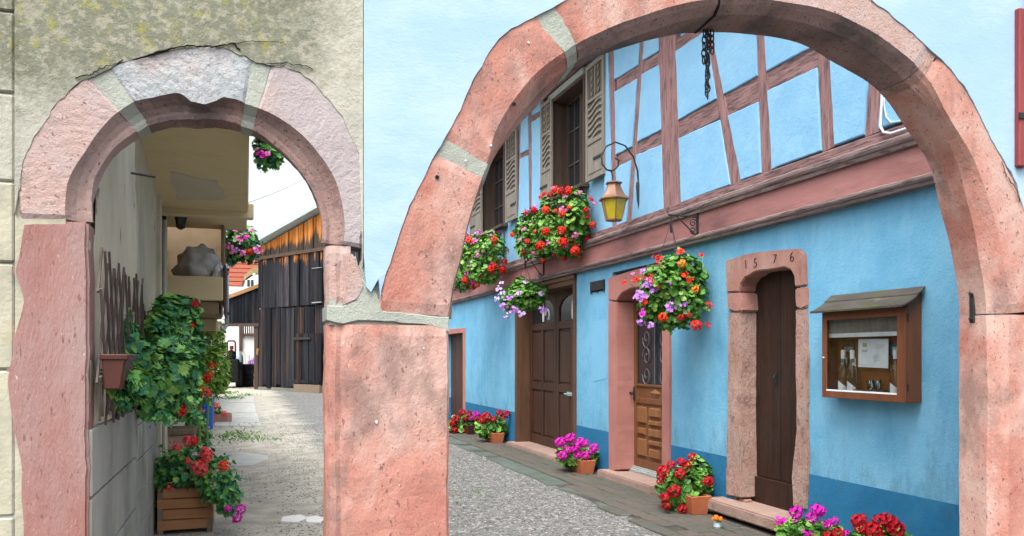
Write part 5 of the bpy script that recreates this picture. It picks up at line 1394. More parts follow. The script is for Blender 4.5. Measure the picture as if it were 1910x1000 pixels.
# ---- pots on the pavement by the wall
def trough(y0, y1, x0, x1, z1, m, name, label, group=None):
    t = thing(name, ((x0 + x1) / 2, (y0 + y1) / 2, .015), label, 'flower pot', group)
    mb = MB(); i = .03; b, z0 = .02, .016
    o = [(x0 + i, y0 + i), (x1 - i, y0 + i), (x1 - i, y1 - i), (x0 + i, y1 - i)]; q = [(x0, y0), (x1, y0), (x1, y1), (x0, y1)]; w = [(x0 + b, y0 + b), (x1 - b, y0 + b), (x1 - b, y1 - b), (x0 + b, y1 - b)]
    v = [(x, y, z0) for x, y in o] + [(x, y, z1) for x, y in q] + [(x, y, z1) for x, y in w] + [(x, y, z1 - .04) for x, y in w]
    f = [(3, 2, 1, 0)] + [(k + a, (k + 1) % 4 + a, (k + 1) % 4 + a + 4, k + a + 4) for a in (0, 4, 8) for k in range(4)]
    mb.add(v, f); mb.build('pot', m, t, .006)
    mb = MB(); mb.box(x0 - .008, x1 + .008, y0 - .008, y1 + .008, z1 - .035, z1 - .004); rim = mb
    mb = MB(); mb.add([(x0 + b, y0 + b, z1 - .03), (x1 - b, y0 + b, z1 - .03), (x1 - b, y1 - b, z1 - .03), (x0 + b, y1 - b, z1 - .03)], [(0, 1, 2, 3)]); mb.build('soil', MT['soil'], t)
    return t
def potplant(xc, base, Xc, w, dep, hp, m, label, seed, blobs, nl, ls, parts, fl, fs, dz=0.0, name='flower_pot'):
    y = atX(xc, 663, Xc).y
    t = trough(y - w / 2, y + w / 2, Xc - dep / 2, Xc + dep / 2, hp, m, name, label)
    D = (Vector((Xc, y, 0)) - CAM).dot(F_AX); P = Plant(t, 'geranium', seed)
    for b in blobs: P.blob(b[0], b[1], b[2], b[3], D + (b[4] if len(b) > 4 else 0), b[5] if len(b) > 5 else None)
    P.leaves(nl, ls, parts, maxx=4.40); P.at(fl, D - .22, fs); return P
CR, MG = 'crimson', 'magenta'
P = potplant(1278, 0, 4.16, .62, .22, .20, MT['terracotta'], 'terracotta trough of dark red geraniums between the two stone doorways', 41,
    [(1278, 905, 42, 40, 0, .24), (1300, 890, 28, 40), (1255, 912, 30, 36), (1270, 935, 30, 22), (1316, 912, 14, 28)], 900, .075, 140,
    [(1291, 853, CR, 'ball', .9), (1252, 868, CR, 'ball', .9), (1270, 862, CR, 'ball', .9), (1237, 880, CR, 'ball', 1.3), (1234, 888, CR, 'ball'), (1268, 884, CR, 'ball', 1.2), (1280, 868, CR, 'ball'), (1258, 916, CR, 'ball', 1.3), (1240, 928, CR, 'ball', 1), (1243, 943, CR, 'ball', .9), (1272, 950, CR, 'ball', .9), (1320, 898, CR, 'ball', 1.1), (1232, 898, CR, 'ball', .8)], .052)
P.finish()
P = potplant(1080, 0, 4.20, .62, .22, .20, MT['terracotta'], 'terracotta trough of magenta geraniums beside the double door', 42,
    [(1076, 852, 32, 22, 0, .22), (1100, 855, 18, 20), (1058, 850, 18, 20)], 520, .085, 60,
    [(1045, 826, MG, 'ball', 1.3), (1064, 818, MG, 'ball', 1.2), (1083, 824, MG, 'ball'), (1091, 828, MG, 'ball'), (1076, 832, MG, 'ball'), (1058, 840, MG, 'ball'), (1073, 838, MG, 'ball'), (1108, 836, MG, 'ball', 1.1), (1049, 850, MG, 'ball', 1.2), (1078, 850, MG, 'ball'), (1092, 850, MG, 'ball', 1.1), (1104, 842, MG, 'ball', .8)], .060)
P.finish()
P = potplant(921, 0, 4.20, .60, .22, .20, MT['terracotta'], 'terracotta trough of dark red geraniums left of the double door', 43,
    [(922, 796, 25, 20, 0, .24), (905, 798, 20, 18)], 420, .095, 20,
    [(932, 771, CR, 'ball'), (945, 773, CR, 'ball'), (920, 783, CR, 'ball', .9), (907, 778, CR, 'ball', 1.3), (938, 780, CR, 'ball', .7), (900, 785, CR, 'ball', 1)], .070)
P.finish()
P = potplant(870, 0, 4.20, .95, .22, .20, MT['brown_plastic'], 'low brown trough of mixed red and pink geraniums farthest along the blue wall', 44,
    [(868, 792, 26, 20, 0, .26), (888, 797, 18, 18), (850, 795, 16, 18)], 520, .095, 20,
    [(862, 770, CR, 'ball'), (874, 772, CR, 'ball'), (850, 782, CR, 'ball', 1.2), (845, 790, CR, 'ball', 1.1), (868, 782, CR, 'ball', .8), (888, 774, MG, 'ball', 1.1), (892, 782, CR, 'ball', 1.3), (894, 796, CR, 'ball', 1.1), (880, 780, MG, 'ball', .8), (868, 806, CR, 'ball', .7), (848, 803, CR, 'ball')], .074)
P.finish()
P = potplant(1510, 0, 4.17, .60, .22, .20, MT['terracotta'], 'trough of magenta geraniums in front of the step of the dated doorway', 45,
    [(1512, 1000, 44, 30, 0, .2), (1480, 995, 30, 24), (1540, 998, 28, 24)], 620, .070, 90,
    [(1459, 972, MG, 'loose', 1.3), (1485, 956, MG, 'ball', 1.2), (1483, 969, MG, 'ball', .7), (1523, 952, MG, 'ball', 1.2), (1515, 966, MG, 'ball', 1.1), (1530, 954, MG, 'ball', 1), (1546, 975, MG, 'loose', 1.3), (1556, 973, MG, 'ball', .8), (1543, 979, MG, 'ball', .8), (1508, 996, MG, 'loose'), (1545, 999, CR, 'ball', 1), (1562, 998, CR, 'ball', 1.3), (1577, 998, MG, 'ball', .9)], .044)
P.finish()
P = potplant(1640, 0, 4.17, .60, .22, .22, MT['terracotta'], 'trough of deep red geraniums below the wooden display case', 46,
    [(1640, 1012, 48, 30, 0, .2), (1610, 1015, 30, 24), (1668, 1012, 28, 24)], 620, .066, 90,
    [(1600, 972, CR, 'ball', 1.2), (1607, 968, CR, 'ball', .9), (1604, 984, CR, 'ball', 1.2), (1627, 990, CR, 'ball', 1.6), (1640, 972, CR, 'ball', 1.2), (1652, 970, CR, 'ball', 1.3), (1664, 976, CR, 'ball', 1.3), (1673, 988, CR, 'ball', 1.4), (1660, 984, CR, 'ball', 1.1), (1636, 998, CR, 'ball', 1.2)], .040)
P.finish()
# little glass with orange flowers on the pavers
q = atG(1338, 986, .014)
t = thing('flower_jar', q, 'tiny blue jar of orange flowers standing alone on the pavers', 'jar')
mb = MB(); mb.lathe([(.028, 0), (.036, .02), (.030, .05), (.034, .06)], q, 10); mb.build('jar', MT['zinc'], t)
for k in range(5):
    inst('flower_head', head('orange', 'ball', k), t, q + Vector((.03 * math.cos(k * 1.3), .03 * math.sin(k * 1.3), .085 + .012 * (k % 2))), None, .022)
P = Plant(t, 'geranium', 5); P.blobs.append((q + Vector((0, 0, .07)), .03, .03, .02)); P.leaves(14, .03); P.finish()
# ================================================================ THINGS ON AND ROUND THE GATE
# yellow lantern on its curled iron bracket
lw = atX(1190, 345, 4.36); y = lw.y
Dl = (Vector((4.05, y, 0)) - CAM).dot(F_AX)
def lx(px, pyy):                     # a point in the plane of the bracket (it stands square to the wall)
    return atY(px, pyy, y)
t = thing('street_lantern', (4.05, y, lx(1145, 412).z), 'yellow glass lantern hanging from a curled black iron bracket on the timber wall', 'lantern')
mb = MB(); mb.tube([lx(a, b) for a, b in ((1191, 345), (1189, 318), (1181, 292), (1166, 272), (1148, 265), (1131, 273), (1122, 290), (1123, 306), (1132, 317), (1144, 318), (1153, 310), (1154, 299), (1147, 295))], .010, 8); mb.build('bracket_arm', MT['iron'], t, smooth=True)
mb = MB(); mb.tube([lx(1190, 340), lx(1190, 346), lx(1191, 372), lx(1193, 398)], [.020, .026, .022, .004], 8); mb.build('bracket_spike', MT['iron'], t)
mb = MB(); mb.tube([lx(1191, 344), Vector((4.385, y, lx(1191, 344).z))], .012, 6); mb.build('wall_pin', MT['iron'], t)
mb = MB(); mb.tube([lx(a, b) for a, b in ((1133, 317), (1140, 320), (1143, 328), (1143, 338))], .008, 6); mb.build('hook', MT['iron'], t)
c0 = lx(1145, 412); zt = lx(1145, 338).z; zb = c0.z; H = zt - zb; cx = c0.x
def ngon(r, z, n=6, rot=.26): return [Vector((cx + r * math.cos(rot + k * 2 * math.pi / n), y + r * math.sin(rot + k * 2 * math.pi / n), z)) for k in range(n)]
def lanternring(spec, name, m, par, n=6):
    mb = MB(); v = []; f = []
    for r, z in spec: v += ngon(r, z, n)
    for i in range(len(spec) - 1):
        for k in range(n): f.append((i * n + k, i * n + (k + 1) % n, (i + 1) * n + (k + 1) % n, (i + 1) * n + k))
    f.append(tuple(range(n - 1, -1, -1))); f.append(tuple((len(spec) - 1) * n + k for k in range(n)))
    mb.add(v, f); return mb.build(name, m, par)
rf = lanternring([(.185, zb + H * .52), (.188, zb + H * .545), (.150, zb + H * .61), (.110, zb + H * .72), (.085, zb + H * .86), (.078, zb + H * .93)], 'lamp_roof', MT['copper'], t)
lanternring([(.10, zb + H * .93), (.105, zb + H * .95), (.095, zb + H * .97), (.03, zb + H)], 'roof_cap', MT['copper'], rf)
lanternring([(.100, zb), (.102, zb + H * .03), (.098, zb + H * .035)], 'lamp_base', MT['copper'], t)
lo, hi = ngon(.098, zb + H * .035), ngon(.148, zb + H * .52)
for k in range(6):
    k2 = (k + 1) % 6; e = (lo[k] + lo[k2]) * .5 - Vector((cx, y, lo[k].z)); e.normalize()
    mb = MB(); mb.prism([lo[k] * .96 + lo[k2] * .04, lo[k2] * .96 + lo[k] * .04, hi[k2] * .96 + hi[k] * .04, hi[k] * .96 + hi[k2] * .04], -e * .004); mb.build('glass_pane', MT['yellow_glass'], t)
    mb = MB(); mb.tube([lo[k], hi[k]], .008, 4); mb.build('corner_bar', MT['copper'], t)

# chain hanging from the crown of the wide arch
t = thing('chain', (2.15, YF + .21, 3.12), 'rusty black iron chain hanging in loops from the crown of the wide arch', 'chain')
def links(px0, py0, px1, py1, n, seed):
    a, b_ = atY(px0, py0, YF + .21), atY(px1, py1, YF + .21); L = (b_ - a).length / n
    for i in range(n):
        c = a + (b_ - a) * ((i + .5) / n); q = (i % 2) * 1.5708 + seed
        ax = Vector((math.cos(q), math.sin(q), 0)); mb = MB()
        mb.tube([c + ax * .011 * math.cos(k * .6283) + Vector((0, 0, 1)) * (L * .68) * math.sin(k * .6283) for k in range(10)], .0036, 5, closed=True)
        mb.build('link', MT['iron'], t)
links(1314, 56, 1312, 118, 5, .5); links(1320, 52, 1320, 183, 11, .9); links(1328, 56, 1329, 100, 4, .2); links(1322, 54, 1318, 178, 10, .1)
mb = MB(); q = atY(1320, 54, YF + .21); mb.tube([q + Vector((-.03, 0, .10)), q + Vector((0, 0, .0)), q + Vector((.03, 0, .10))], .006, 6); mb.build('staple', MT['iron'], t)

# iron strap on the reveal of the right jamb
p = atX(1816, 602, xi + .004); p2 = atX(1816, 542, xi + .004)
t = thing('iron_strap', (xi, p.y, p.z), 'short flat black iron strap fixed to the right jamb of the wide arch', 'bracket')
mb = MB(); mb.box(xi - .012, xi + .012, p.y - .016, p.y + .016, p.z, p2.z); mb.build('strap', MT['iron'], t, .004)
for z in (p.z + .02, p2.z - .02):
    mb = MB(); mb.tube([(xi - .012, p.y, z), (xi - .022, p.y, z)], .010, 8); mb.build('bolt', MT['iron'], t)

# dark red shutter at the edge, with a pale cable beside it
q0, q1 = atY(1893, -40, YF - .02), atY(1908, 312, YF - .02)
xs_ = atY(1897, 0, YF - .02).x
t = thing('window_shutter', (xs_ + .2, YF - .02, q1.z), 'dark red wooden shutter on the blue front wall at the far right edge', 'shutter')
zb = q1.z; mb = MB(); mb.box(xs_, xs_ + .06, YF - .036, YF + .004, zb, TOP - .1); mb.box(xs_ + .46, xs_ + .52, YF - .036, YF + .004, zb, TOP - .1); mb.build('stile', MT['red_shutter'], t, .006)
for k in range(4):
    mb = MB(); mb.box(xs_ + .062 + k * .1, xs_ + .158 + k * .1, YF - .026, YF + .002, zb + .01, TOP - .11); mb.build('board', MT['red_shutter'], t, .004)
for z in (zb + .25,):
    mb = MB(); mb.box(xs_ - .01, xs_ + .3, YF - .044, YF - .036, z, z + .03); mb.build('hinge', MT['iron'], t)
zc_ = zb
t2 = thing('wall_cable', (xs_ + .03, YF - .05, zb), 'thin pale cable running up the dark red shutter', 'cable')
mb = MB(); mb.tube([(xs_ + .045 + .012 * math.sin(i * 1.1), YF - .045, zb + .2 + i * .12) for i in range(8)], .006, 6); mb.build('cable', MT['cable'], t2)

# white cable loop on the sill beam, partly behind the arch
t = thing('cable_loop', atX(1660, 245, 4.33), 'white cable bent along the timber frame at the right of the arch', 'cable')
mb = MB(); mb.tube([atX(a, b, 4.345) for a, b in ((1646, 150), (1645, 185), (1643, 220), (1642, 236), (1648, 247), (1662, 249), (1690, 240), (1740, 222), (1800, 200))], .010, 6); mb.build('cable', MT['cable'], t, smooth=True)
mb = MB(); mb.tube([atX(a, b, 4.36) for a, b in ((1650, 160), (1649, 195), (1653, 218), (1662, 229), (1680, 226), (1720, 215))], .008, 6); mb.build('grey_cable', MT['zinc'], t, smooth=True)

# ---- wooden display case
cb, cf = XW - .002, 4.285
y0 = atX(1720, 663, XW).y; y1 = atX(1533, 663, cf).y
zb, zt = atX(1690, 752, cf).z, atX(1690, 572, cf).z
t = thing('display_case', (XW, (y0 + y1) / 2, zb), 'brown wooden display case with a mossy board roof on the blue wall', 'display case')
mb = MB(); mb.box(cf + .02, cb, y0, y0 + .022, zb, zt + .05); mb.build('side_board', MT['case'], t, .004)
mb = MB(); mb.box(cf + .02, cb, y1 - .022, y1, zb, zt + .05); mb.build('side_board', MT['case'], t, .004)
mb = MB(); mb.box(cf + .02, cb, y0 + .022, y1 - .022, zb, zb + .025); mb.build('bottom_board', MT['case'], t, .004)
mb = MB(); mb.box(cb - .014, cb, y0 + .022, y1 - .022, zb + .025, zt + .04); mb.build('back_board', MT['case_back'], t)
fr = .052
f = MB(); f.prism([Vector((cf, a, c)) for a, c in ((y0, zb), (y1, zb), (y1, zt), (y0, zt))], (.0001, 0, 0)) if False else None
f = MB(); o4 = [(y0, zb), (y1, zb), (y1, zt), (y0, zt)]; i4 = [(y0 + fr * 1.5, zb + fr), (y1 - fr, zb + fr), (y1 - fr, zt - fr * 1.2), (y0 + fr * 1.5, zt - fr * 1.2)]
v = [Vector((cf, a, c)) for a, c in o4 + i4] + [Vector((cf + .021, a, c)) for a, c in o4 + i4]
fc = []
for k in range(4):
    k2 = (k + 1) % 4
    fc += [(k, k2, k2 + 4, k + 4), (k + 8, k + 12, k2 + 12, k2 + 8), (k, k + 8, k2 + 8, k2), (k + 4, k2 + 4, k2 + 12, k + 12)]
f.add(v, fc); fro = f.build('glazed_door', MT['case'], t, .003)
mb = MB(); mb.box(cf + .008, cf + .012, y0 + fr * 1.4, y1 - fr * .9, zb + fr * .9, zt - fr * 1.1); mb.build('pane', MT['clear'], fro)
mb = MB(); mb.box(cf - .001, cf + .006, y0 + fr * 1.5, y1 - fr, zb + fr, zb + fr + .012); mb.build('bottom_bead', MT['white'], fro)
for z in (zb + .08, zt - .1):
    mb = MB(); mb.tube([(cf + .02, y0 - .004, z), (cf + .02, y0 - .004, z + .05)], .005, 6); mb.build('hinge', MT['iron'], fro)
mb = MB(); mb.tube([(cf - .012, y1 - .025, (zb + zt) / 2 - .02), (cf, y1 - .025, (zb + zt) / 2 - .02)], .006, 6); mb.build('knob', MT['white'], fro)
# header rail, and the pale reflection at the top painted as a solid strip
mb = MB(); mb.box(cf + .045, cf + .055, y0 + .03, y1 - .03, zt - .17, zt + .0); mb.build('reflection_strip', MT['shutter'], t)
mb = MB(); mb.box(cf + .040, cf + .060, y0 + .03, y1 - .03, zt - .195, zt - .165); mb.build('header_rail', MT['white'], t)
# roof: two long curved boards
zr = atX(1727, 536, XW).z; ry0, ry1 = y0 - .04, y1 + .055; xe = 4.215; ze = zt + .012
def rp(s): return (XW - .01 + (xe - XW + .01) * s, zr + (ze - zr) * (1 - (1 - s) ** 1.35 * 1.0) if True else 0)
def rboard(s0, s1, lift, name):
    up = [];
    for i in range(6):
        s = s0 + (s1 - s0) * i / 5; x, z = rp(s); up.append((x, z + lift))
    pr = up + [(x, z - .018) for x, z in up[::-1]]
    mb = MB(); mb.prism([Vector((x, ry0, z)) for x, z in pr], (0, ry1 - ry0, 0)); return mb.build(name, MT['case_roof'], t, .003)
rboard(.0, .34, .010, 'roof_board'); rboard(.33, 1.0, .0, 'roof_board')
mb = MB(); mb.prism([Vector((cf + .03, y0 + .0005, zt + .03)), Vector((cb, y0 + .0005, zt + .03)), Vector((cb, y0 + .0005, zr - .03))], (0, .02, 0)); mb.build('gable_board', MT['case'], t); mb = MB(); mb.prism([Vector((cf + .03, y1 - .0205, zt + .03)), Vector((cb, y1 - .0205, zt + .03)), Vector((cb, y1 - .0205, zr - .03))], (0, .02, 0)); mb.build('gable_board', MT['case'], t)
# what stands in the case
def ci(px, pyy, X): return atX(px, pyy, X)
zs = zb + .026
def bottle(px, X, label, full):
    q = ci(px, 735, X); q.z = zs
    b = thing('wine_bottle', q, label, 'bottle', 'wine bottles in the display case')
    mb = MB(); mb.lathe([(.034, 0), (.036, .01), (.036, .19), (.030, .215), (.016, .25), (.0135, .29), (.0145, .325), (.012, .33)], q, 14); mb.build('glass_body', MT['clear'], b, smooth=True)
    mb = MB(); mb.lathe([(.0150, .275), (.0160, .28), (.0165, .335), (.010, .340)], q, 12); mb.build('capsule', MT['white'], b)
    # white label cut on a slant
    mb = MB(); n = 10; v = []
    for i in range(n + 1):
        a = math.pi * (.55 + .95 * i / n); h = .095 - .055 * max(0, (i - 4) / 6) if i > 3 else .095
        v += [q + Vector((.0368 * math.cos(a), -.0368 * math.sin(a) * -1, .022)), q + Vector((.0368 * math.cos(a), .0368 * math.sin(a), .022 + h * .9))]
    mb.add(v, [(i * 2, i * 2 + 2, i * 2 + 3, i * 2 + 1) for i in range(n)]); mb.build('label', MT['white'], b, fix=False)
bottle(1573, 4.345, 'clear wine bottle with white label leftmost in the display case', 1)
bottle(1590, 4.345, 'clear wine bottle second from the left in the display case', 1)
bottle(1671, 4.335, 'clear wine bottle standing alone at the right in the display case', 1)
def card(px0, py0, px1, py1, X, m, name, label, cat, prints):
    a, b_ = ci(px0, py1, X), ci(px1, py0, X); t_ = thing(name, (X, (a.y + b_.y) / 2, a.z), label, cat)
    mb = MB(); P = [Vector((X, a.y, a.z + .006)), Vector((X, b_.y, a.z)), Vector((X + .002, b_.y, b_.z - .004)), Vector((X + .002, a.y, b_.z))]; mb.prism(P, (.002, 0, 0)); mb.build('sheet', m, t_)
    H, W = b_.z - a.z, b_.y - a.y
    for u0, u1, v0, v1, mm in prints:
        mb = MB(); mb.box(X - .0015, X + .0002, a.y + W * u0, a.y + W * u1, a.z + H * v0, a.z + H * v1); o = mb.build('print', MT[mm], t_)
    return t_
lines = [(.16, .30, .72, .86, 'logo_green'), (.12, .34, .60, .615, 'ink'), (.14, .30, .555, .57, 'ink')] + [(.62, .9, .80 - k * .05, .806 - k * .05, 'ink') for k in range(3)] + [(.52, .52 + w, .44 - k * .045, .446 - k * .045, 'ink') for k, w in enumerate((.16, .2, .12, .18, .2, .1))] + [(.1, .5, .10, .106, 'ink')]
card(1601, 631, 1657, 686, 4.375, MT['white'], 'paper_notice', 'white printed sheet of paper fixed inside the display case', 'notice', lines)
card(1572, 636, 1594, 660, 4.405, MT['door_frame'], 'picture_card', 'small dark picture card pinned behind the two left bottles', 'card', [(.15, .85, .15, .55, 'shutter')])
card(1569, 666, 1580, 684, 4.395, MT['zinc'], 'photo_card', 'small grey photo card low on the back between the bottles', 'card', [(.2, .8, .2, .7, 'door')])
card(1590, 668, 1596, 684, 4.36, MT['white'], 'white_tag', 'narrow white tag beside the second bottle in the case', 'tag', [])
card(1662, 641, 1677, 672, 4.405, MT['dado'], 'green_card', 'dark picture card behind the single bottle at the right', 'card', [(.2, .8, .3, .8, 'logo_green')])
q = ci(1630, 735, 4.35); q.z = zs + .045
for k, (dy, lab) in enumerate(((-.035, 'clear drinking glass nearer the single bottle in the display case'), (.035, 'clear drinking glass nearer the paired bottles in the display case'))):
    b = thing('drinking_glass', q + Vector((0, dy, 0)), lab, 'glass')
    mb = MB(); mb.lathe([(.018, 0), (.02, .004), (.026, .075), (.024, .075), (.018, .008)], q + Vector((0, dy, 0)), 12); mb.build('bowl', MT['clear'], b, smooth=True)
a, c = ci(1592, 735, 4.35), ci(1656, 738, 4.35)
t_ = thing('slate_row', (4.35, (a.y + c.y) / 2, zs), 'low dark wooden block in the case under the drinking glasses', 'block')
mb = MB(); mb.box(4.325, 4.39, c.y, a.y, zs, zs + .044); mb.build('block', MT['window_wood'], t_, .004)

# ================================================================ LEFT PASSAGE: PLANTS AND POTS
# trough on the trellis with ivy geranium
ya_, yb_ = py_(182, XP + .02), py_(240, XP + .03)
zb_ = atX(200, 735, XP + .1).z
t = thing('wall_trough', (XP + .1, (ya_ + yb_) / 2, zb_), 'reddish brown plastic trough of trailing ivy geranium hung on the trellis', 'flower box')
mb = MB(); pr = [(XP + .03, zb_ + .125), (XP + .04, zb_), (XP + .095, zb_), (XP + .115, zb_ + .125)]
mb.prism([Vector((x, ya_, z)) for x, z in pr], (0, .24, 0)); mb.build('trough', MT['brown_plastic'], t, .006)
mb = MB(); mb.box(XP + .026, XP + .121, ya_ - .005, ya_ + .245, zb_ + .108, zb_ + .13); mb.build('rim', MT['brown_plastic'], t, .004)
P = Plant(t, 'ivy', 51)
P.blob(228, 712, 20, 26, 3.05, .05).blob(212, 690, 10, 12, 3.1, .04).blob(248, 715, 26, 36, 3.45, .07).blob(246, 664, 36, 36, 3.65, .12).blob(300, 695, 60, 60, 4.3, .25).blob(285, 748, 44, 34, 4.2, .2).blob(226, 738, 26, 24, 3.35, .08).blob(322, 685, 38, 55, 4.8, .3).blob(330, 750, 36, 34, 4.6, .25).blob(240, 634, 18, 32, 3.7, .08).blob(262, 715, 40, 34, 3.8, .12)
P.leaves(2600, .055, 300)
P.shoots([(250, 660, 222, 600), (255, 650, 240, 585), (240, 690, 206, 668), (235, 730, 205, 750), (300, 760, 320, 800), (280, 770, 290, 795), (340, 740, 372, 790)], 3.6, 16, .042)
P.shoots([(320, 660, 380, 640), (330, 700, 385, 720), (330, 640, 350, 590)], 4.5, 16, .05)
P.at([(331, 664, 'scarlet', 'loose', 1), (342, 718, 'red', 'ball', 1), (335, 764, 'red', 'ball', 1.1), (228, 706, 'crimson', 'loose', .7), (243, 705, 'crimson', 'loose', .8), (305, 700, 'scarlet', 'loose', .6)], 4.35, .034)
P.finish()
t = thing('ivy_bush', (-.5, 6.6, 1.0), 'dark green climbing ivy rising beside the door post of the passage house', 'climber')
P = Plant(t, 'ivy', 52); P.blob(325, 605, 42, 52, 6.3, .3).blob(345, 640, 28, 50, 6.6, .3).blob(302, 625, 26, 44, 6.0, .2).blob(345, 575, 24, 24, 6.4, .2)
P.leaves(1500, .066, 120); P.at([(365, 568, 'crimson', 'ball', .9), (360, 608, 'red', 'loose', .9), (331, 660, 'red', 'ball', .8)], 5.9, .038); P.finish()
q = atG(390, 770)
t = thing('rose_bush', (-.46, 9.8, 0), 'light green rose bush with red blooms behind the blue tub', 'bush')
P = Plant(t, 'rose', 53); P.blob(386, 690, 42, 54, 9.4, .4).blob(392, 640, 28, 40, 9.6, .4).blob(360, 700, 34, 40, 9.0, .3).blob(408, 690, 18, 48, 9.4, .3)
P.leaves(2200, .062, 60)
P.shoots([(400, 650, 418, 600), (410, 690, 432, 660), (405, 720, 428, 745), (385, 740, 400, 765)], 9.0, 14, .055); P.at([(386, 702, 'red', 'ball', 1.2), (396, 683, 'red', 'ball', .8), (370, 700, 'scarlet', 'ball', .8), (385, 733, 'coral', 'ball', 1), (378, 726, 'orange', 'ball', .7), (362, 762, 'red', 'ball', .8)], 8.5, .055)
for dx in (-.1, 0, .08): P.stem.tube([(-.46 + dx, 9.8, 0), (-.48 + dx, 9.85, .7), (-.45 + dx, 9.9, 1.4)], .012, 5)
P.finish()

# wooden planter with geraniums
g0, g1 = atG(291, 996), atG(396, 996)
yf = (g0.y + g1.y) / 2; x0, x1 = g0.x + .015, g1.x; ztp = atY(340, 910, yf).z
t = thing('wooden_planter', ((x0 + x1) / 2, yf + .2, 0), 'square wooden planter of stacked boards full of coral red geraniums', 'planter')
dz = (ztp - .035) / 4; dp = .42
for k in range(4):
    z0_, z1_ = .035 + k * dz + .004, .035 + (k + 1) * dz - .003; e = .0 if k % 2 else .045
    mb = MB(); mb.box(x0 + (.045 - e), x1 - e, yf, yf + .035, z0_, z1_); mb.build('board', MT['planter_wood'], t, .004)
    mb = MB(); mb.box(x0 + (.045 - e), x1 - e, yf + dp, yf + dp + .035, z0_, z1_); mb.build('board', MT['planter_wood'], t, .004)
    for xx in (x0, x1 - .035):
        e2 = .036 if (k % 2) == (xx == x0) else 0
        mb = MB(); mb.box(xx, xx + .035, yf + .036 * (1 if e2 else -0.0) + (0.0 if e2 else .0362), yf + dp - .001, z0_ + .001, z1_ - .001); mb.build('board', MT['planter_wood'], t, .004)
for xx in (x0 + .002, x1 - .047):
    for yy_ in (yf + .003, yf + dp - .012):
        mb = MB(); mb.box(xx, xx + .045, yy_, yy_ + .045, 0, ztp - .03); mb.build('corner_post', MT['planter_end'], t, .003)
mb = MB(); mb.box(x0 + .03, x1 - .03, yf + .03, yf + dp, .03, ztp - .04); mb.build('soil', MT['soil'], t)
P = Plant(t, 'geranium', 54); P.key = 'ivy'
P.blob(345, 872, 52, 40, 7.05, .22).blob(405, 895, 34, 46, 7.0, .2).blob(305, 885, 28, 36, 7.1, .2).blob(425, 925, 24, 40, 6.95, .16).blob(370, 850, 30, 30, 7.2, .2).blob(285, 915, 16, 30, 7.1, .1)
P.leaves(1500, .052, 160)
P.shoots([(410, 890, 462, 895), (420, 900, 450, 925), (425, 930, 440, 965), (290, 890, 268, 905), (330, 850, 300, 835), (400, 860, 430, 850)], 6.9, 14, .045)
P.at([(352, 823, 'coral', 'ball', 1.2), (330, 835, 'coral', 'ball', .9), (361, 822, 'red', 'ball', 1), (385, 848, 'coral', 'ball', 1.3), (387, 855, 'coral', 'ball', 1), (373, 872, 'coral', 'ball', 1.7), (382, 840, 'coral', 'ball', .8), (417, 870, 'scarlet', 'ball', 1.2), (351, 861, 'coral', 'ball', .7), (317, 908, 'coral', 'loose', .9), (362, 848, 'lilac', 'loose', .7), (425, 949, 'magenta', 'ball', .8), (449, 950, 'magenta', 'ball', 1.1), (443, 966, 'magenta', 'ball', 1), (435, 972, 'magenta', 'loose', .8)], 6.78, .042)
P.finish()
def gbox(px0, px1, pyb, pyt, dep, m, name, label, cat, bev=.01, xoff=0):
    a, b_ = atG(px0, pyb), atG(px1, pyb); Y = (a.y + b_.y) / 2; z = atY((px0 + px1) / 2, pyt, Y).z
    t_ = thing(name, ((a.x + b_.x) / 2, Y, 0), label, cat)
    mb = MB(); P_ = [Vector((a.x, Y, 0)), Vector((b_.x, Y, 0)), Vector((b_.x, Y + dep, 0)), Vector((a.x, Y + dep, 0))]; mb.prism(jag(P_, .1, .006, px0), (0, 0, z)); mb.build('body', m, t_, bev)
    return t_, a, b_, Y, z
t_, a, b_, Y, z = gbox(304, 360, 935, 812, .5, MT['stone_worn'], 'stone_block', 'low brown stone block behind the wooden planter', 'stone block')
mb = MB(); mb.box(a.x - .02, b_.x + .02, Y - .02, Y + .5, z + .002, z + .06); mb.build('cap_slab', MT['planter_end'], t_, .01)
# blue tub
q = atG(384, 800); D = (q - CAM).dot(F_AX); hb = (800 - 742) * D / F_PX; rb = 15 * D / F_PX
t_ = thing('blue_tub', q, 'bright blue plastic tub half hidden by greenery beside the passage wall', 'tub')
mb = MB(); mb.lathe([(rb * .8, 0), (rb * .84, .02), (rb, hb * .96), (rb * 1.08, hb * .965), (rb * 1.08, hb), (rb * .95, hb), (rb * .9, hb * .8)], q, 18); mb.build('tub', MT['blue_plastic'], t_, smooth=False)
mb = MB(); mb.lathe([(rb * .97, hb * .70), (rb * 1.02, hb * .72), (rb * 1.0, hb * .74)], q, 18); mb.build('hoop', MT['blue_plastic'], t_)
q2 = atG(372, 822)
t_ = thing('leafy_pot_plant', q2, 'bushy dark green plant standing in front of the blue tub', 'plant')
mb = MB(); mb.lathe([(.10, 0), (.14, .2), (.15, .22), (.13, .22), (.12, .18)], q2, 14); mb.build('pot', MT['terracotta'], t_)
P = Plant(t_, 'ivy', 55); D = (q2 - CAM).dot(F_AX); P.blob(370, 790, 16, 28, D, .25).blob(358, 790, 14, 24, D, .2).blob(380, 812, 14, 14, D, .15)
P.leaves(650, .070, 20); P.at([(378, 764, 'coral', 'loose', .8), (388, 798, 'mauve', 'loose', .7)], D - .2, .06); P.finish()
t_, a, b_, Y, z = gbox(398, 432, 789, 772, .35, MT['stone_court'], 'stone_trough', 'small pinkish stone trough with a red flower beside the concrete slabs', 'trough')
mb = MB(); mb.box(a.x + .04, b_.x - .04, Y + .04, Y + .31, z - .002, z + .004); mb.build('soil', MT['soil'], t_)
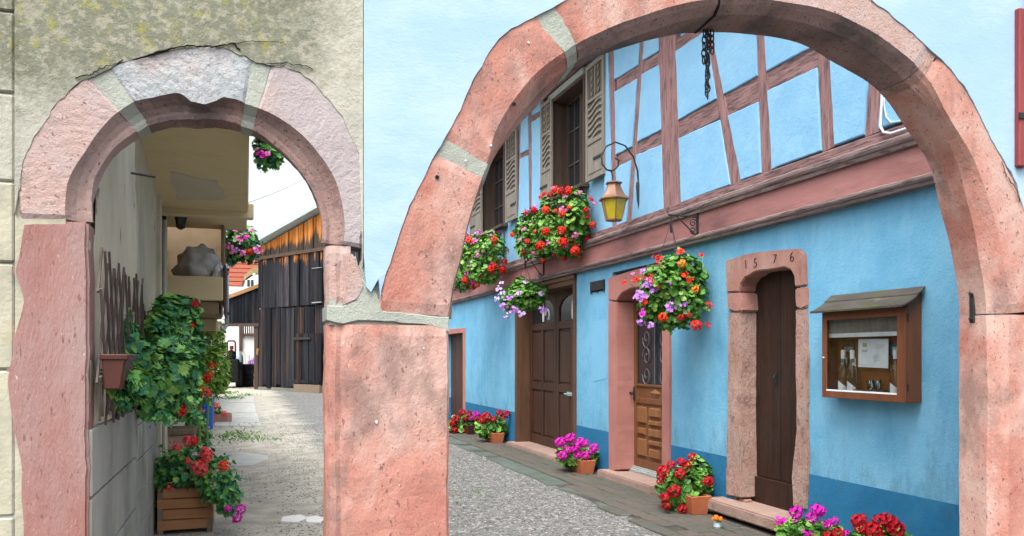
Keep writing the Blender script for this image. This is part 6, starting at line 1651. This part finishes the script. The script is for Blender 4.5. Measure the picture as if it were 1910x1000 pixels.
P = Plant(t_, 'geranium', 56); D = (Vector((a.x, Y, 0)) - CAM).dot(F_AX); P.blob(405, 766, 9, 8, D + .1, .1); P.leaves(60, .06); P.at([(403, 757, 'coral', 'ball', 1.3), (418, 771, 'coral', 'ball', 1)], D, .065); P.finish()

# baskets of geraniums hung at the edge of the overhang
BD = 9.6
tpz = atD(449, 410, BD)
t_ = thing('passage_basket', (tpz.x, tpz.y, atD(449, 485, BD).z), 'round basket of pink geraniums against the sky below the overhang', 'hanging basket')
mb = MB(); zz = atD(449, 478, BD).z; mb.lathe([(.06, 0), (.10, .05), (.12, .12), (.11, .125)], (tpz.x, tpz.y, zz), 14); mb.build('pot', MT['brown_plastic'], t_)
mb = MB(); mb.tube([(tpz.x, tpz.y, zz + .1), (tpz.x, tpz.y, zz + .45), (ex - .02, tpz.y, zz + .47)], .006, 5); mb.build('hanger', MT['iron'], t_)
P = Plant(t_, 'geranium', 57); P.key = 'ivy'; P.blob(450, 452, 30, 38, BD, .2).blob(466, 462, 20, 30, BD, .16).blob(432, 470, 14, 26, BD - .05, .12).blob(440, 430, 18, 22, BD, .15)
P.leaves(900, .058, 60)
P.at([(440, 430, 'pink', 'loose'), (450, 440, 'pink', 'loose', 1.2), (458, 443, 'magenta', 'loose', 1), (420, 430, 'pink', 'loose', .8), (428, 456, 'pink', 'loose', 1), (434, 470, 'pink', 'loose', .8), (470, 430, 'pink', 'loose', .9), (452, 418, 'scarlet', 'loose', .9), (440, 414, 'scarlet', 'loose', .8), (466, 470, 'red', 'ball', .7), (482, 462, 'pink', 'loose', 1.2), (452, 474, 'pink', 'loose', .9), (442, 464, 'mauve', 'loose', .7), (418, 488, 'crimson', 'ball', .6), (421, 510, 'crimson', 'ball', .6)], BD - .2, .060)
P.finish()
BD = 6.2
tpz = atD(498, 272, BD)
t_ = thing('passage_basket', tpz, 'trailing pink geranium hanging just under the crown of the narrow arch', 'hanging basket')
mb = MB(); mb.lathe([(.04, 0), (.07, .05), (.08, .10), (.07, .105)], (tpz.x - .02, tpz.y, tpz.z), 12); mb.build('pot', MT['brown_plastic'], t_)
mb = MB(); mb.tube([(tpz.x - .02, tpz.y, tpz.z + .1), (tpz.x - .02, tpz.y, tpz.z + .22), (.04, tpz.y, tpz.z + .24)], .005, 5); mb.build('hanger', MT['iron'], t_)
P = Plant(t_, 'geranium', 58); P.key = 'ivy'; P.blob(500, 272, 27, 30, BD, .12).blob(515, 285, 18, 22, BD, .09).blob(488, 297, 13, 22, BD, .08).blob(508, 304, 18, 10, BD, .06)
P.leaves(420, .048, 40); P.at([(486, 285, 'magenta', 'loose', 1), (492, 291, 'magenta', 'loose', 1.1), (497, 288, 'pink', 'loose', .8), (477, 280, 'pink', 'loose', .7)], BD - .12, .042); P.finish()

# ground slabs in the passage
def slab(px, z, m, name, par=None, seed=0, kind='structure', label=None):
    P_ = [atG(x, y_) for x, y_ in px]; mb = MB(); mb.prism(jag([Vector((p.x, p.y, -.02)) for p in P_], .15, .012, seed), (0, 0, .02 + z)); o = mb.build(name, m, par, .006)
    setp(o, label, None, kind=kind); return o
slab([(404, 752), (474, 752), (473, 741), (407, 741)], .022, MT['concrete'], 'path_slab', None, 1, label='far concrete slab of the path to the barn')
slab([(403, 771), (478, 771), (474, 753), (404, 753)], .026, MT['concrete'], 'path_slab', None, 2, label='middle concrete slab of the path to the barn')
slab([(400, 796), (487, 796), (479, 772), (402, 772)], .024, MT['concrete'], 'path_slab', None, 3, label='near concrete slab of the path to the barn')
slab([(398, 872), (470, 869), (502, 858), (498, 850), (450, 845), (396, 850)], .012, MT['concrete'], 'path_slab', None, 4, label='pale rounded cement patch in the passage')
for i, (px, lab) in enumerate([([(526, 966), (560, 962), (575, 967), (556, 975), (524, 974)], 'flat whitish stone set in the ground left of the pillar foot'), ([(568, 967), (592, 964), (606, 969), (598, 976), (570, 975)], 'flat whitish stone touching the pillar foot')]):
    o = slab(px, .014, MT['house_white'], 'flat_stone', None, 6 + i, None, lab); o['category'] = 'stone'
def f_passage(r):
    x, y = r.uniform(-.25, .9), 5.6 + r.random() ** 1.3 * 16
    if mnoise.noise(Vector((x * 1.4, y * .8, 5))) < -.05: return None
    return x, y
scatter(3500, f_passage, 9, .005, .015, 'passage_gravel', 'small stones strewn over the earth of the passage')
# weeds between the slabs
r = random.Random(8); mb = MB()
for cx_, cy_, n, s in ((445, 812, 90, .10), (430, 820, 60, .10), (490, 818, 50, .08), (880, 925, 30, .05), (460, 795, 30, .08), (435, 745, 60, .16), (425, 735, 50, .2), (460, 738, 40, .15)):
    c = atG(cx_, cy_)
    for _ in range(n):
        p = c + Vector((r.gauss(0, .22), r.gauss(0, .35), 0)); a = r.uniform(0, 6.28); d = Vector((math.cos(a), math.sin(a), 0)); w = Vector((-d.y, d.x, 0)) * .008; h = s * r.uniform(.4, 1)
        mb.add([p - w, p + w, p + d * h * .5 + Vector((0, 0, h * .7)) + w * .6, p + d * h * .9 + Vector((0, 0, h * .6))], [(0, 1, 2), (0, 2, 3)], r.randrange(4))
setp(mb.build('weeds', GREENS['geranium'], fix=False), 'low green weeds growing from cracks in the ground', kind='stuff')

# ================================================================ BARN AND FAR HOUSES
A0, A1 = atG(482, 727), atG(605, 733.5)
dv = (A1 - A0); dv.z = 0; per = dv.length; dv.normalize(); nv = Vector((dv.y, -dv.x, 0))
if nv.y > 0: nv = -nv
def bz(px, pyy):      # height of a photo point over the barn front
    rr = ray(px, pyy); k = (A0 - CAM).dot(nv) / rr.dot(nv); return (CAM + rr * k)
barn = thing('timber_barn', A0, 'old grey black barn of upright boards with orange sheltered wood at the gable', 'barn')
z1, z2, z3 = bz(540, 573).z, bz(540, 475).z, bz(484, 460).z
sl = (bz(603, 397).z - bz(486, 463).z) / (bz(603, 397) - bz(486, 463)).length
W = per * 2.6; n = 36; w = W / n; rr_ = random.Random(12)
for k in range(n):
    u = k * w
    def quad(z0, z1a, z1b, off):
        a = A0 + dv * (u + .02) + nv * off; b_ = A0 + dv * (u + w - .015) + nv * off
        return [Vector((a.x, a.y, z0)), Vector((b_.x, b_.y, z0)), Vector((b_.x, b_.y, z1b)), Vector((a.x, a.y, z1a))]
    for z0, za, name, mm in ((.12 + rr_.uniform(-.05, .16), z1 + rr_.uniform(-.06, .03), 'plank', 'barn'), (z1 + .03, z2 - .06, 'plank', 'barn')):
        mb = MB(); mb.prism(quad(z0, za, za + rr_.uniform(-.05, .05), rr_.uniform(0, .06)), -nv * .05); mb.build(name, MT['barn' if z0 > 1 else 'barn_low'], barn)
    pk = min(u, W - u) * sl; pk2 = min(u + w, W - u - w) * sl
    mb = MB(); mb.prism(quad(z2 + .08, z3 + pk - .1, z3 + pk2 - .1, .05 + rr_.uniform(0, .04)), -nv * .05); mb.build('gable_board', MT['barn_gable'], barn)
P0 = A0 + dv * 0; mb = MB()
mb.prism([A0 + nv * -.1, A0 + dv * W + nv * -.1, A0 + dv * W + nv * -.1 + Vector((0, 0, z3)), A0 + dv * W * .5 + nv * -.1 + Vector((0, 0, z3 + W * .5 * sl - .15)), A0 + nv * -.1 + Vector((0, 0, z3 - .1))], -nv * 8); mb.build('barn_body', MT['dark'], barn)
mb = MB(); q = [A0 + dv * -.1, A0 + dv * W]; mb.prism([q[0] + nv * .10 + Vector((0, 0, z2 - .05)), q[1] + nv * .10 + Vector((0, 0, z2 - .05)), q[1] + nv * .10 + Vector((0, 0, z2 + .09)), q[0] + nv * .10 + Vector((0, 0, z2 + .09))], -nv * .08); mb.build('rail_beam', MT['window_wood'], barn)
mb = MB(); mb.prism([A0 + nv * .02, A0 + dv * W + nv * .02, A0 + dv * W + nv * .02 + Vector((0, 0, .14)), A0 + nv * .02 + Vector((0, 0, .14))], -nv * .3); mb.build('sill_stone', MT['fillet'], barn)
# pale sheet roof
for s_, (ua, ub) in enumerate(((-.7, W * .5), (W + .7, W * .5))):
    a = A0 + dv * ua + nv * .45; b_ = A0 + dv * ub + nv * .45; za = z3 + (-.7) * sl; zb2 = z3 + W * .5 * sl
    mb = MB(); mb.prism([Vector((a.x, a.y, za)), Vector((b_.x, b_.y, zb2)), Vector((b_.x, b_.y, zb2 + .14)), Vector((a.x, a.y, za + .14))], -nv * 9); mb.build('sheet_roof', MT['zinc'], barn)
# small lower door and hatch in the barn front
def barnbox(p0, p1, off, th, name, m, par=None):
    a, b_ = bz(*p0), bz(*p1); a = a + nv * off; b_ = b_ + nv * off
    mb = MB(); mb.prism([Vector((a.x, a.y, a.z)), Vector((b_.x, b_.y, a.z)), Vector((b_.x, b_.y, b_.z)), Vector((a.x, a.y, b_.z))], -nv * th); return mb.build(name, m, par or barn)
for k in range(4):
    barnbox((558 + k * 12, 718), (568.5 + k * 12, 622), .16, .06, 'door_plank', MT['barn_low'])
barnbox((553, 634), (587, 629), .24, .08, 'hinge_strap', MT['iron']); barnbox((554, 714), (604, 710), .22, .06, 'door_batten', MT['barn_low'])
barnbox((556, 736), (604, 718), .22, .2, 'threshold_board', MT['planter_end'])
barnbox((590, 563), (606, 500), .16, .06, 'hatch', MT['barn_low']); barnbox((589, 502), (606, 499), .2, .06, 'hinge_strap', MT['grey_wood']); barnbox((589, 566), (606, 563), .2, .06, 'hinge_strap', MT['grey_wood'])
# leaning fresh plank
a = atG(479, 722); a2 = bz(484, 650) + nv * .15
t = thing('leaning_plank', a, 'fresh yellow plank leaning upright against the barn corner', 'plank')
mb = MB(); wv = dv * .14; mb.prism([a + nv * .2, a + wv + nv * .2, a2 + wv, a2], -nv * .05); mb.build('plank', MT['fresh_wood'], t)

# lean-to roof joined to the barn side
Yl = A0.y + .4
def yp(x, y_): return atY(x, y_, Yl)
lean = thing('lean_to_shed', yp(455, 720), 'dark open lean to with a boarded front under a sloping roof beside the barn', 'shed')
n = 9
for k in range(n):
    x0_, x1_ = 424 + (482 - 424) * k / n, 424 + (482 - 424) * (k + 1) / n
    t0, t1 = 553 - (x0_ - 424) * .37, 553 - (x1_ - 424) * .37
    mb = MB(); mb.prism([yp(x0_ + .4, 607), yp(x1_ - .4, 607), yp(x1_ - .4, t1 + 4), yp(x0_ + .4, t0 + 4)], (0, .06, 0)); mb.build('plank', MT['barn_low'], lean)
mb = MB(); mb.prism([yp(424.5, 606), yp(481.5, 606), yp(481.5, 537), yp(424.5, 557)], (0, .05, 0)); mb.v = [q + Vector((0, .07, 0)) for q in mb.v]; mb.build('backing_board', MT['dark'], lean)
mb = MB(); mb.prism([yp(410, 556), yp(483, 529), yp(483, 533), yp(410, 560)], (0, 5, 0)); mb.build('roof_slab', MT['moss_tiles'], lean)
mb = MB(); mb.prism([yp(410, 559.5), yp(483, 532.5), yp(483, 536.5), yp(410, 563.5)], (0, -.1, 0)); mb.build('fascia', MT['planter_wood'], lean)
mb = MB(); mb.prism([yp(405, 604), yp(483, 603), yp(483, 609), yp(405, 609)], (0, -.15, 0)); mb.build('lintel_beam', MT['window_wood'], lean)
mb = MB(); mb.box(yp(474, 720).x, yp(481, 720).x, Yl - .1, Yl + .2, 0, yp(478, 606).z); mb.build('post', MT['window_wood'], lean)
mb = MB(); mb.box(yp(481, 700).x, yp(484, 700).x, Yl, Yl + 5, 0, yp(478, 540).z); mb.build('side_wall', MT['barn_low'], lean)

# off-white house beyond the lean-to
Yh = 46
def hp_(x, y_): return atY(x, y_, Yh)
ha, hb_ = hp_(385, 720), hp_(530, 560)
hs = thing('white_house', (ha.x, Yh, 0), 'off white house with timber posts and a barred opening seen under the lean to', 'house')
mb = MB(); mb.box(ha.x, hb_.x, Yh, Yh + 8, 0, hp_(450, 535).z); mb.build('wall', MT['house_white'], hs)
mb = MB(); mb.box(hp_(446, 600).x, hp_(452, 600).x, Yh - .12, Yh, hp_(449, 655).z, hp_(449, 560).z); mb.build('timber', MT['window_wood'], hs)
mb = MB(); mb.box(hp_(452.5, 600).x, hp_(490, 600).x, Yh - .12, Yh, hp_(449, 627).z, hp_(449, 622).z); mb.build('timber', MT['window_wood'], hs)
mb = MB(); mb.box(hp_(453, 600).x, hp_(476, 600).x, Yh - .02, Yh - .01, hp_(449, 622).z, hp_(449, 600).z); win = mb.build('window', MT['pane'], hs)
for k in range(6):
    x_ = hp_(455 + k * 4, 600).x; mb = MB(); mb.box(x_, x_ + .05, Yh - .06, Yh - .03, hp_(449, 622).z, hp_(449, 600).z); mb.build('bar', MT['house_white'], win)
# red tiled roof with a dormer
Yr = 48
def rp_(x, y_, Y=Yr): return atY(x, y_, Y)
rh = thing('red_roof_house', (rp_(400, 700).x, Yr, 0), 'distant house with a steep red tiled roof and a small mossy dormer', 'house')
xa, xb2 = rp_(395, 600).x, rp_(560, 600).x; ze_, zr_ = rp_(450, 556).z, rp_(450, 492).z
v = [Vector((xa, Yr, ze_)), Vector((xb2, Yr, ze_)), Vector((xb2, Yr + 3.2, zr_ + 1.2)), Vector((xa, Yr + 3.2, zr_ + 1.2))]
mb = MB(); mb.add(v, [(0, 1, 2, 3)]); o = mb.build('roof', MT['tiles'], rh)
uv = o.data.uv_layers.new(name='UVMap')
for lp_ in o.data.loops:
    co = o.data.vertices[lp_.vertex_index].co; uv.data[lp_.index].uv = (co.x * .45, co.z * .55)
for k in range(11):         # rows of tiles, each a little proud of the one below
    s = (k + .5) / 11; a = v[0] + (v[3] - v[0]) * s; b_ = v[1] + (v[2] - v[1]) * s
    mb = MB(); mb.prism([a + Vector((0, -.01, 0)), b_ + Vector((0, -.01, 0)), b_ + Vector((0, -.07, .03)), a + Vector((0, -.07, .03))], Vector((0, .0, .12)) + (v[3] - v[0]).normalized() * .15); mb.build('tile_row', MT['tiles'], rh)
mb = MB(); mb.box(xa, xb2, Yr + .2, Yr + 6, 0, ze_); mb.build('wall', MT['house_white'], rh)
Yd = Yr - .2
def dpt(x, y_): return atY(x, y_, Yd)
mb = MB(); mb.prism([dpt(450, 545), dpt(484, 545), dpt(484, 517), dpt(478, 505), dpt(470, 512), dpt(459, 519)], (0, 2.5, 0)); dm = mb.build('dormer', MT['house_white'], rh)
mb = MB(); mb.prism([dpt(452, 527), dpt(456, 513), dpt(472, 499), dpt(490, 499), dpt(490, 512), dpt(474, 513)], (0, 2.6, 0)); mb.build('dormer_roof', MT['moss_tiles'], dm)
mb = MB(); mb.prism([dpt(448, 545), dpt(450.5, 545), dpt(456, 522), dpt(453, 522)], (0, -.1, 0)); mb.build('dormer_timber', MT['window_wood'], dm)
for x0_, x1_ in ((461, 466), (468, 473)):
    a, b_ = dpt(x0_, 535), dpt(x1_, 522); mb = MB(); mb.box(a.x, b_.x, Yd - .05, Yd - .02, a.z, b_.z); mb.build('window_pane', MT['pane'], dm)

# small tractor parked under the lean-to
ty = 41.0
def tp_(x, y_): return atY(x, y_, ty)
g0_ = tp_(430, 716); sc_ = 1.0
tr = thing('small_tractor', (g0_.x, ty, 0), 'small dark tractor with a dark red roll bar parked under the lean to', 'tractor')
mb = MB(); mb.tube([tp_(424, 672), tp_(424, 640), tp_(426, 636), tp_(437, 636), tp_(439, 640), tp_(439, 672)], .045, 6); mb.build('roll_bar', MT['red_body'], tr)
mb = MB(); mb.box(tp_(421, 0).x, tp_(447, 0).x, ty - .6, ty + 1.6, .25, 1.38); mb.build('body', MT['dark'], tr, .08)
mb = MB(); mb.box(tp_(425, 0).x, tp_(438, 0).x, ty - .5, ty + .2, 1.3, 1.82); mb.build('seat', MT['dark'], tr, .1)
mb = MB(); mb.box(tp_(412, 0).x, tp_(426, 0).x, ty - .15, ty + .9, tp_(0, 681).z if False else 1.02, 1.28); mb.build('mudguard', MT['orange_body'], tr, .05)
for px_ in (417, 446):
    x_ = tp_(px_, 0).x; mb = MB()
    prof = [(-.16, .35), (-.16, .55), (-.10, .62), (.10, .62), (.16, .55), (.16, .35)]; v = []; f = []; m_ = 18
    for i in range(m_):
        a_ = 2 * math.pi * i / m_
        for dx_, rr2 in prof: v.append(Vector((x_ + dx_, ty + .3 + rr2 * math.cos(a_), .62 + rr2 * math.sin(a_))))
    for i in range(m_):
        for j in range(6): f.append((i * 6 + j, i * 6 + (j + 1) % 6, ((i + 1) % m_) * 6 + (j + 1) % 6, ((i + 1) % m_) * 6 + j))
    mb.add(v, f); wh = mb.build('wheel', MT['iron'], tr)
    mb = MB(); mb.tube([(x_ - .08, ty + .3, .62), (x_ + .08, ty + .3, .62)], .36, 14); mb.build('rim', MT['red_body'], wh)
mb = MB(); mb.tube([tp_(432, 660), tp_(432, 652)], .03, 6); mb.tube([tp_(432, 652), tp_(432, 645)], .09, 8); mb.build('beacon', MT['red_body'], tr)
mb = MB(); mb.box(tp_(410, 0).x, tp_(424, 0).x, ty - 1.0, ty - .7, .55, 1.0); mb.build('tool_box', MT['zinc'], tr, .04)
t_ = thing('gas_bottle', (tp_(446, 0).x, ty + 1.9, 0), 'pale grey upright tank standing behind the tractor', 'tank')
mb = MB(); mb.lathe([(.18, 0), (.2, .05), (.2, 1.45), (.14, 1.62), (.05, 1.68), (.05, 1.75)], (tp_(446, 0).x, ty + 1.9, .0), 14); mb.build('tank', MT['zinc'], t_, smooth=True)
# hydrangea and garden tools by the barn corner
q = atG(470, 718)
t_ = thing('hydrangea_pot', q, 'mauve and pale blue flowering plant on a tall dark stand at the barn corner', 'plant')
mb = MB(); mb.lathe([(.12, .75), (.16, .95), (.14, .95)], q, 10); mb.build('pot', MT['dark'], t_)
for k in range(3):
    a_ = k * 2.09; mb = MB(); mb.tube([q + Vector((.16 * math.cos(a_), .16 * math.sin(a_), 0)), q + Vector((.08 * math.cos(a_), .08 * math.sin(a_), .78))], .02, 5); mb.build('stand_leg', MT['zinc'] if k == 0 else MT['window_wood'], t_)
for k, (x_, y_, c_) in enumerate(((467, 676, 'mauve'), (473, 672, 'lilac'), (476, 678, 'lilac'), (464, 680, 'lilac'), (471, 682, 'mauve'), (470, 690, 'lilac'))):
    p = atD(x_, y_, (q - CAM).dot(F_AX)); inst('flower_head', head(c_, 'ball', k), t_, p, None, .13)
q = atG(460, 717)
t_ = thing('tool_bundle', q, 'brown handled garden tools leaning in the shade at the lean to', 'tools')
for k in range(3):
    mb = MB(); mb.tube([q + Vector((k * .14, 0, 0)), q + Vector((k * .14 - .1 + .1 * k, .5, 1.7 - k * .15))], .022, 5); mb.build('handle', MT['planter_wood'] if k else MT['grey_wood'], t_)
a, c = tp_(450, 0).x, tp_(474, 0).x  # made-up dark boards, painting in the shaded lower interior of the lean-to
t_ = thing('shade_crate', ((a + c) / 2, ty + .6, 0), 'made-up dark crate standing in for the shaded interior of the lean to', 'crate')
for k in range(4):
    mb = MB(); mb.box(a, c, ty + .6, ty + .65, .08 + k * .27, .30 + k * .27); mb.build('board', MT['barn_low'], t_, .01)
mb = MB(); mb.box(a + .02, c - .02, ty + .66, ty + 1.5, .02, 1.12); mb.build('inside', MT['dark'], t_)
# overhead wire
w0, w1_ = atD(452, 382, 10), atD(640, 285, 16)
t_ = thing('overhead_wire', (w0.x, w0.y, w0.z), 'thin dark wire crossing the white sky above the barn', 'wire')
mb = MB(); mb.tube([w0 + (w1_ - w0) * (i / 12) + Vector((0, 0, -.10 * math.sin(math.pi * i / 12))) for i in range(13)], .006, 4); mb.build('wire', MT['grey_wood'], t_)
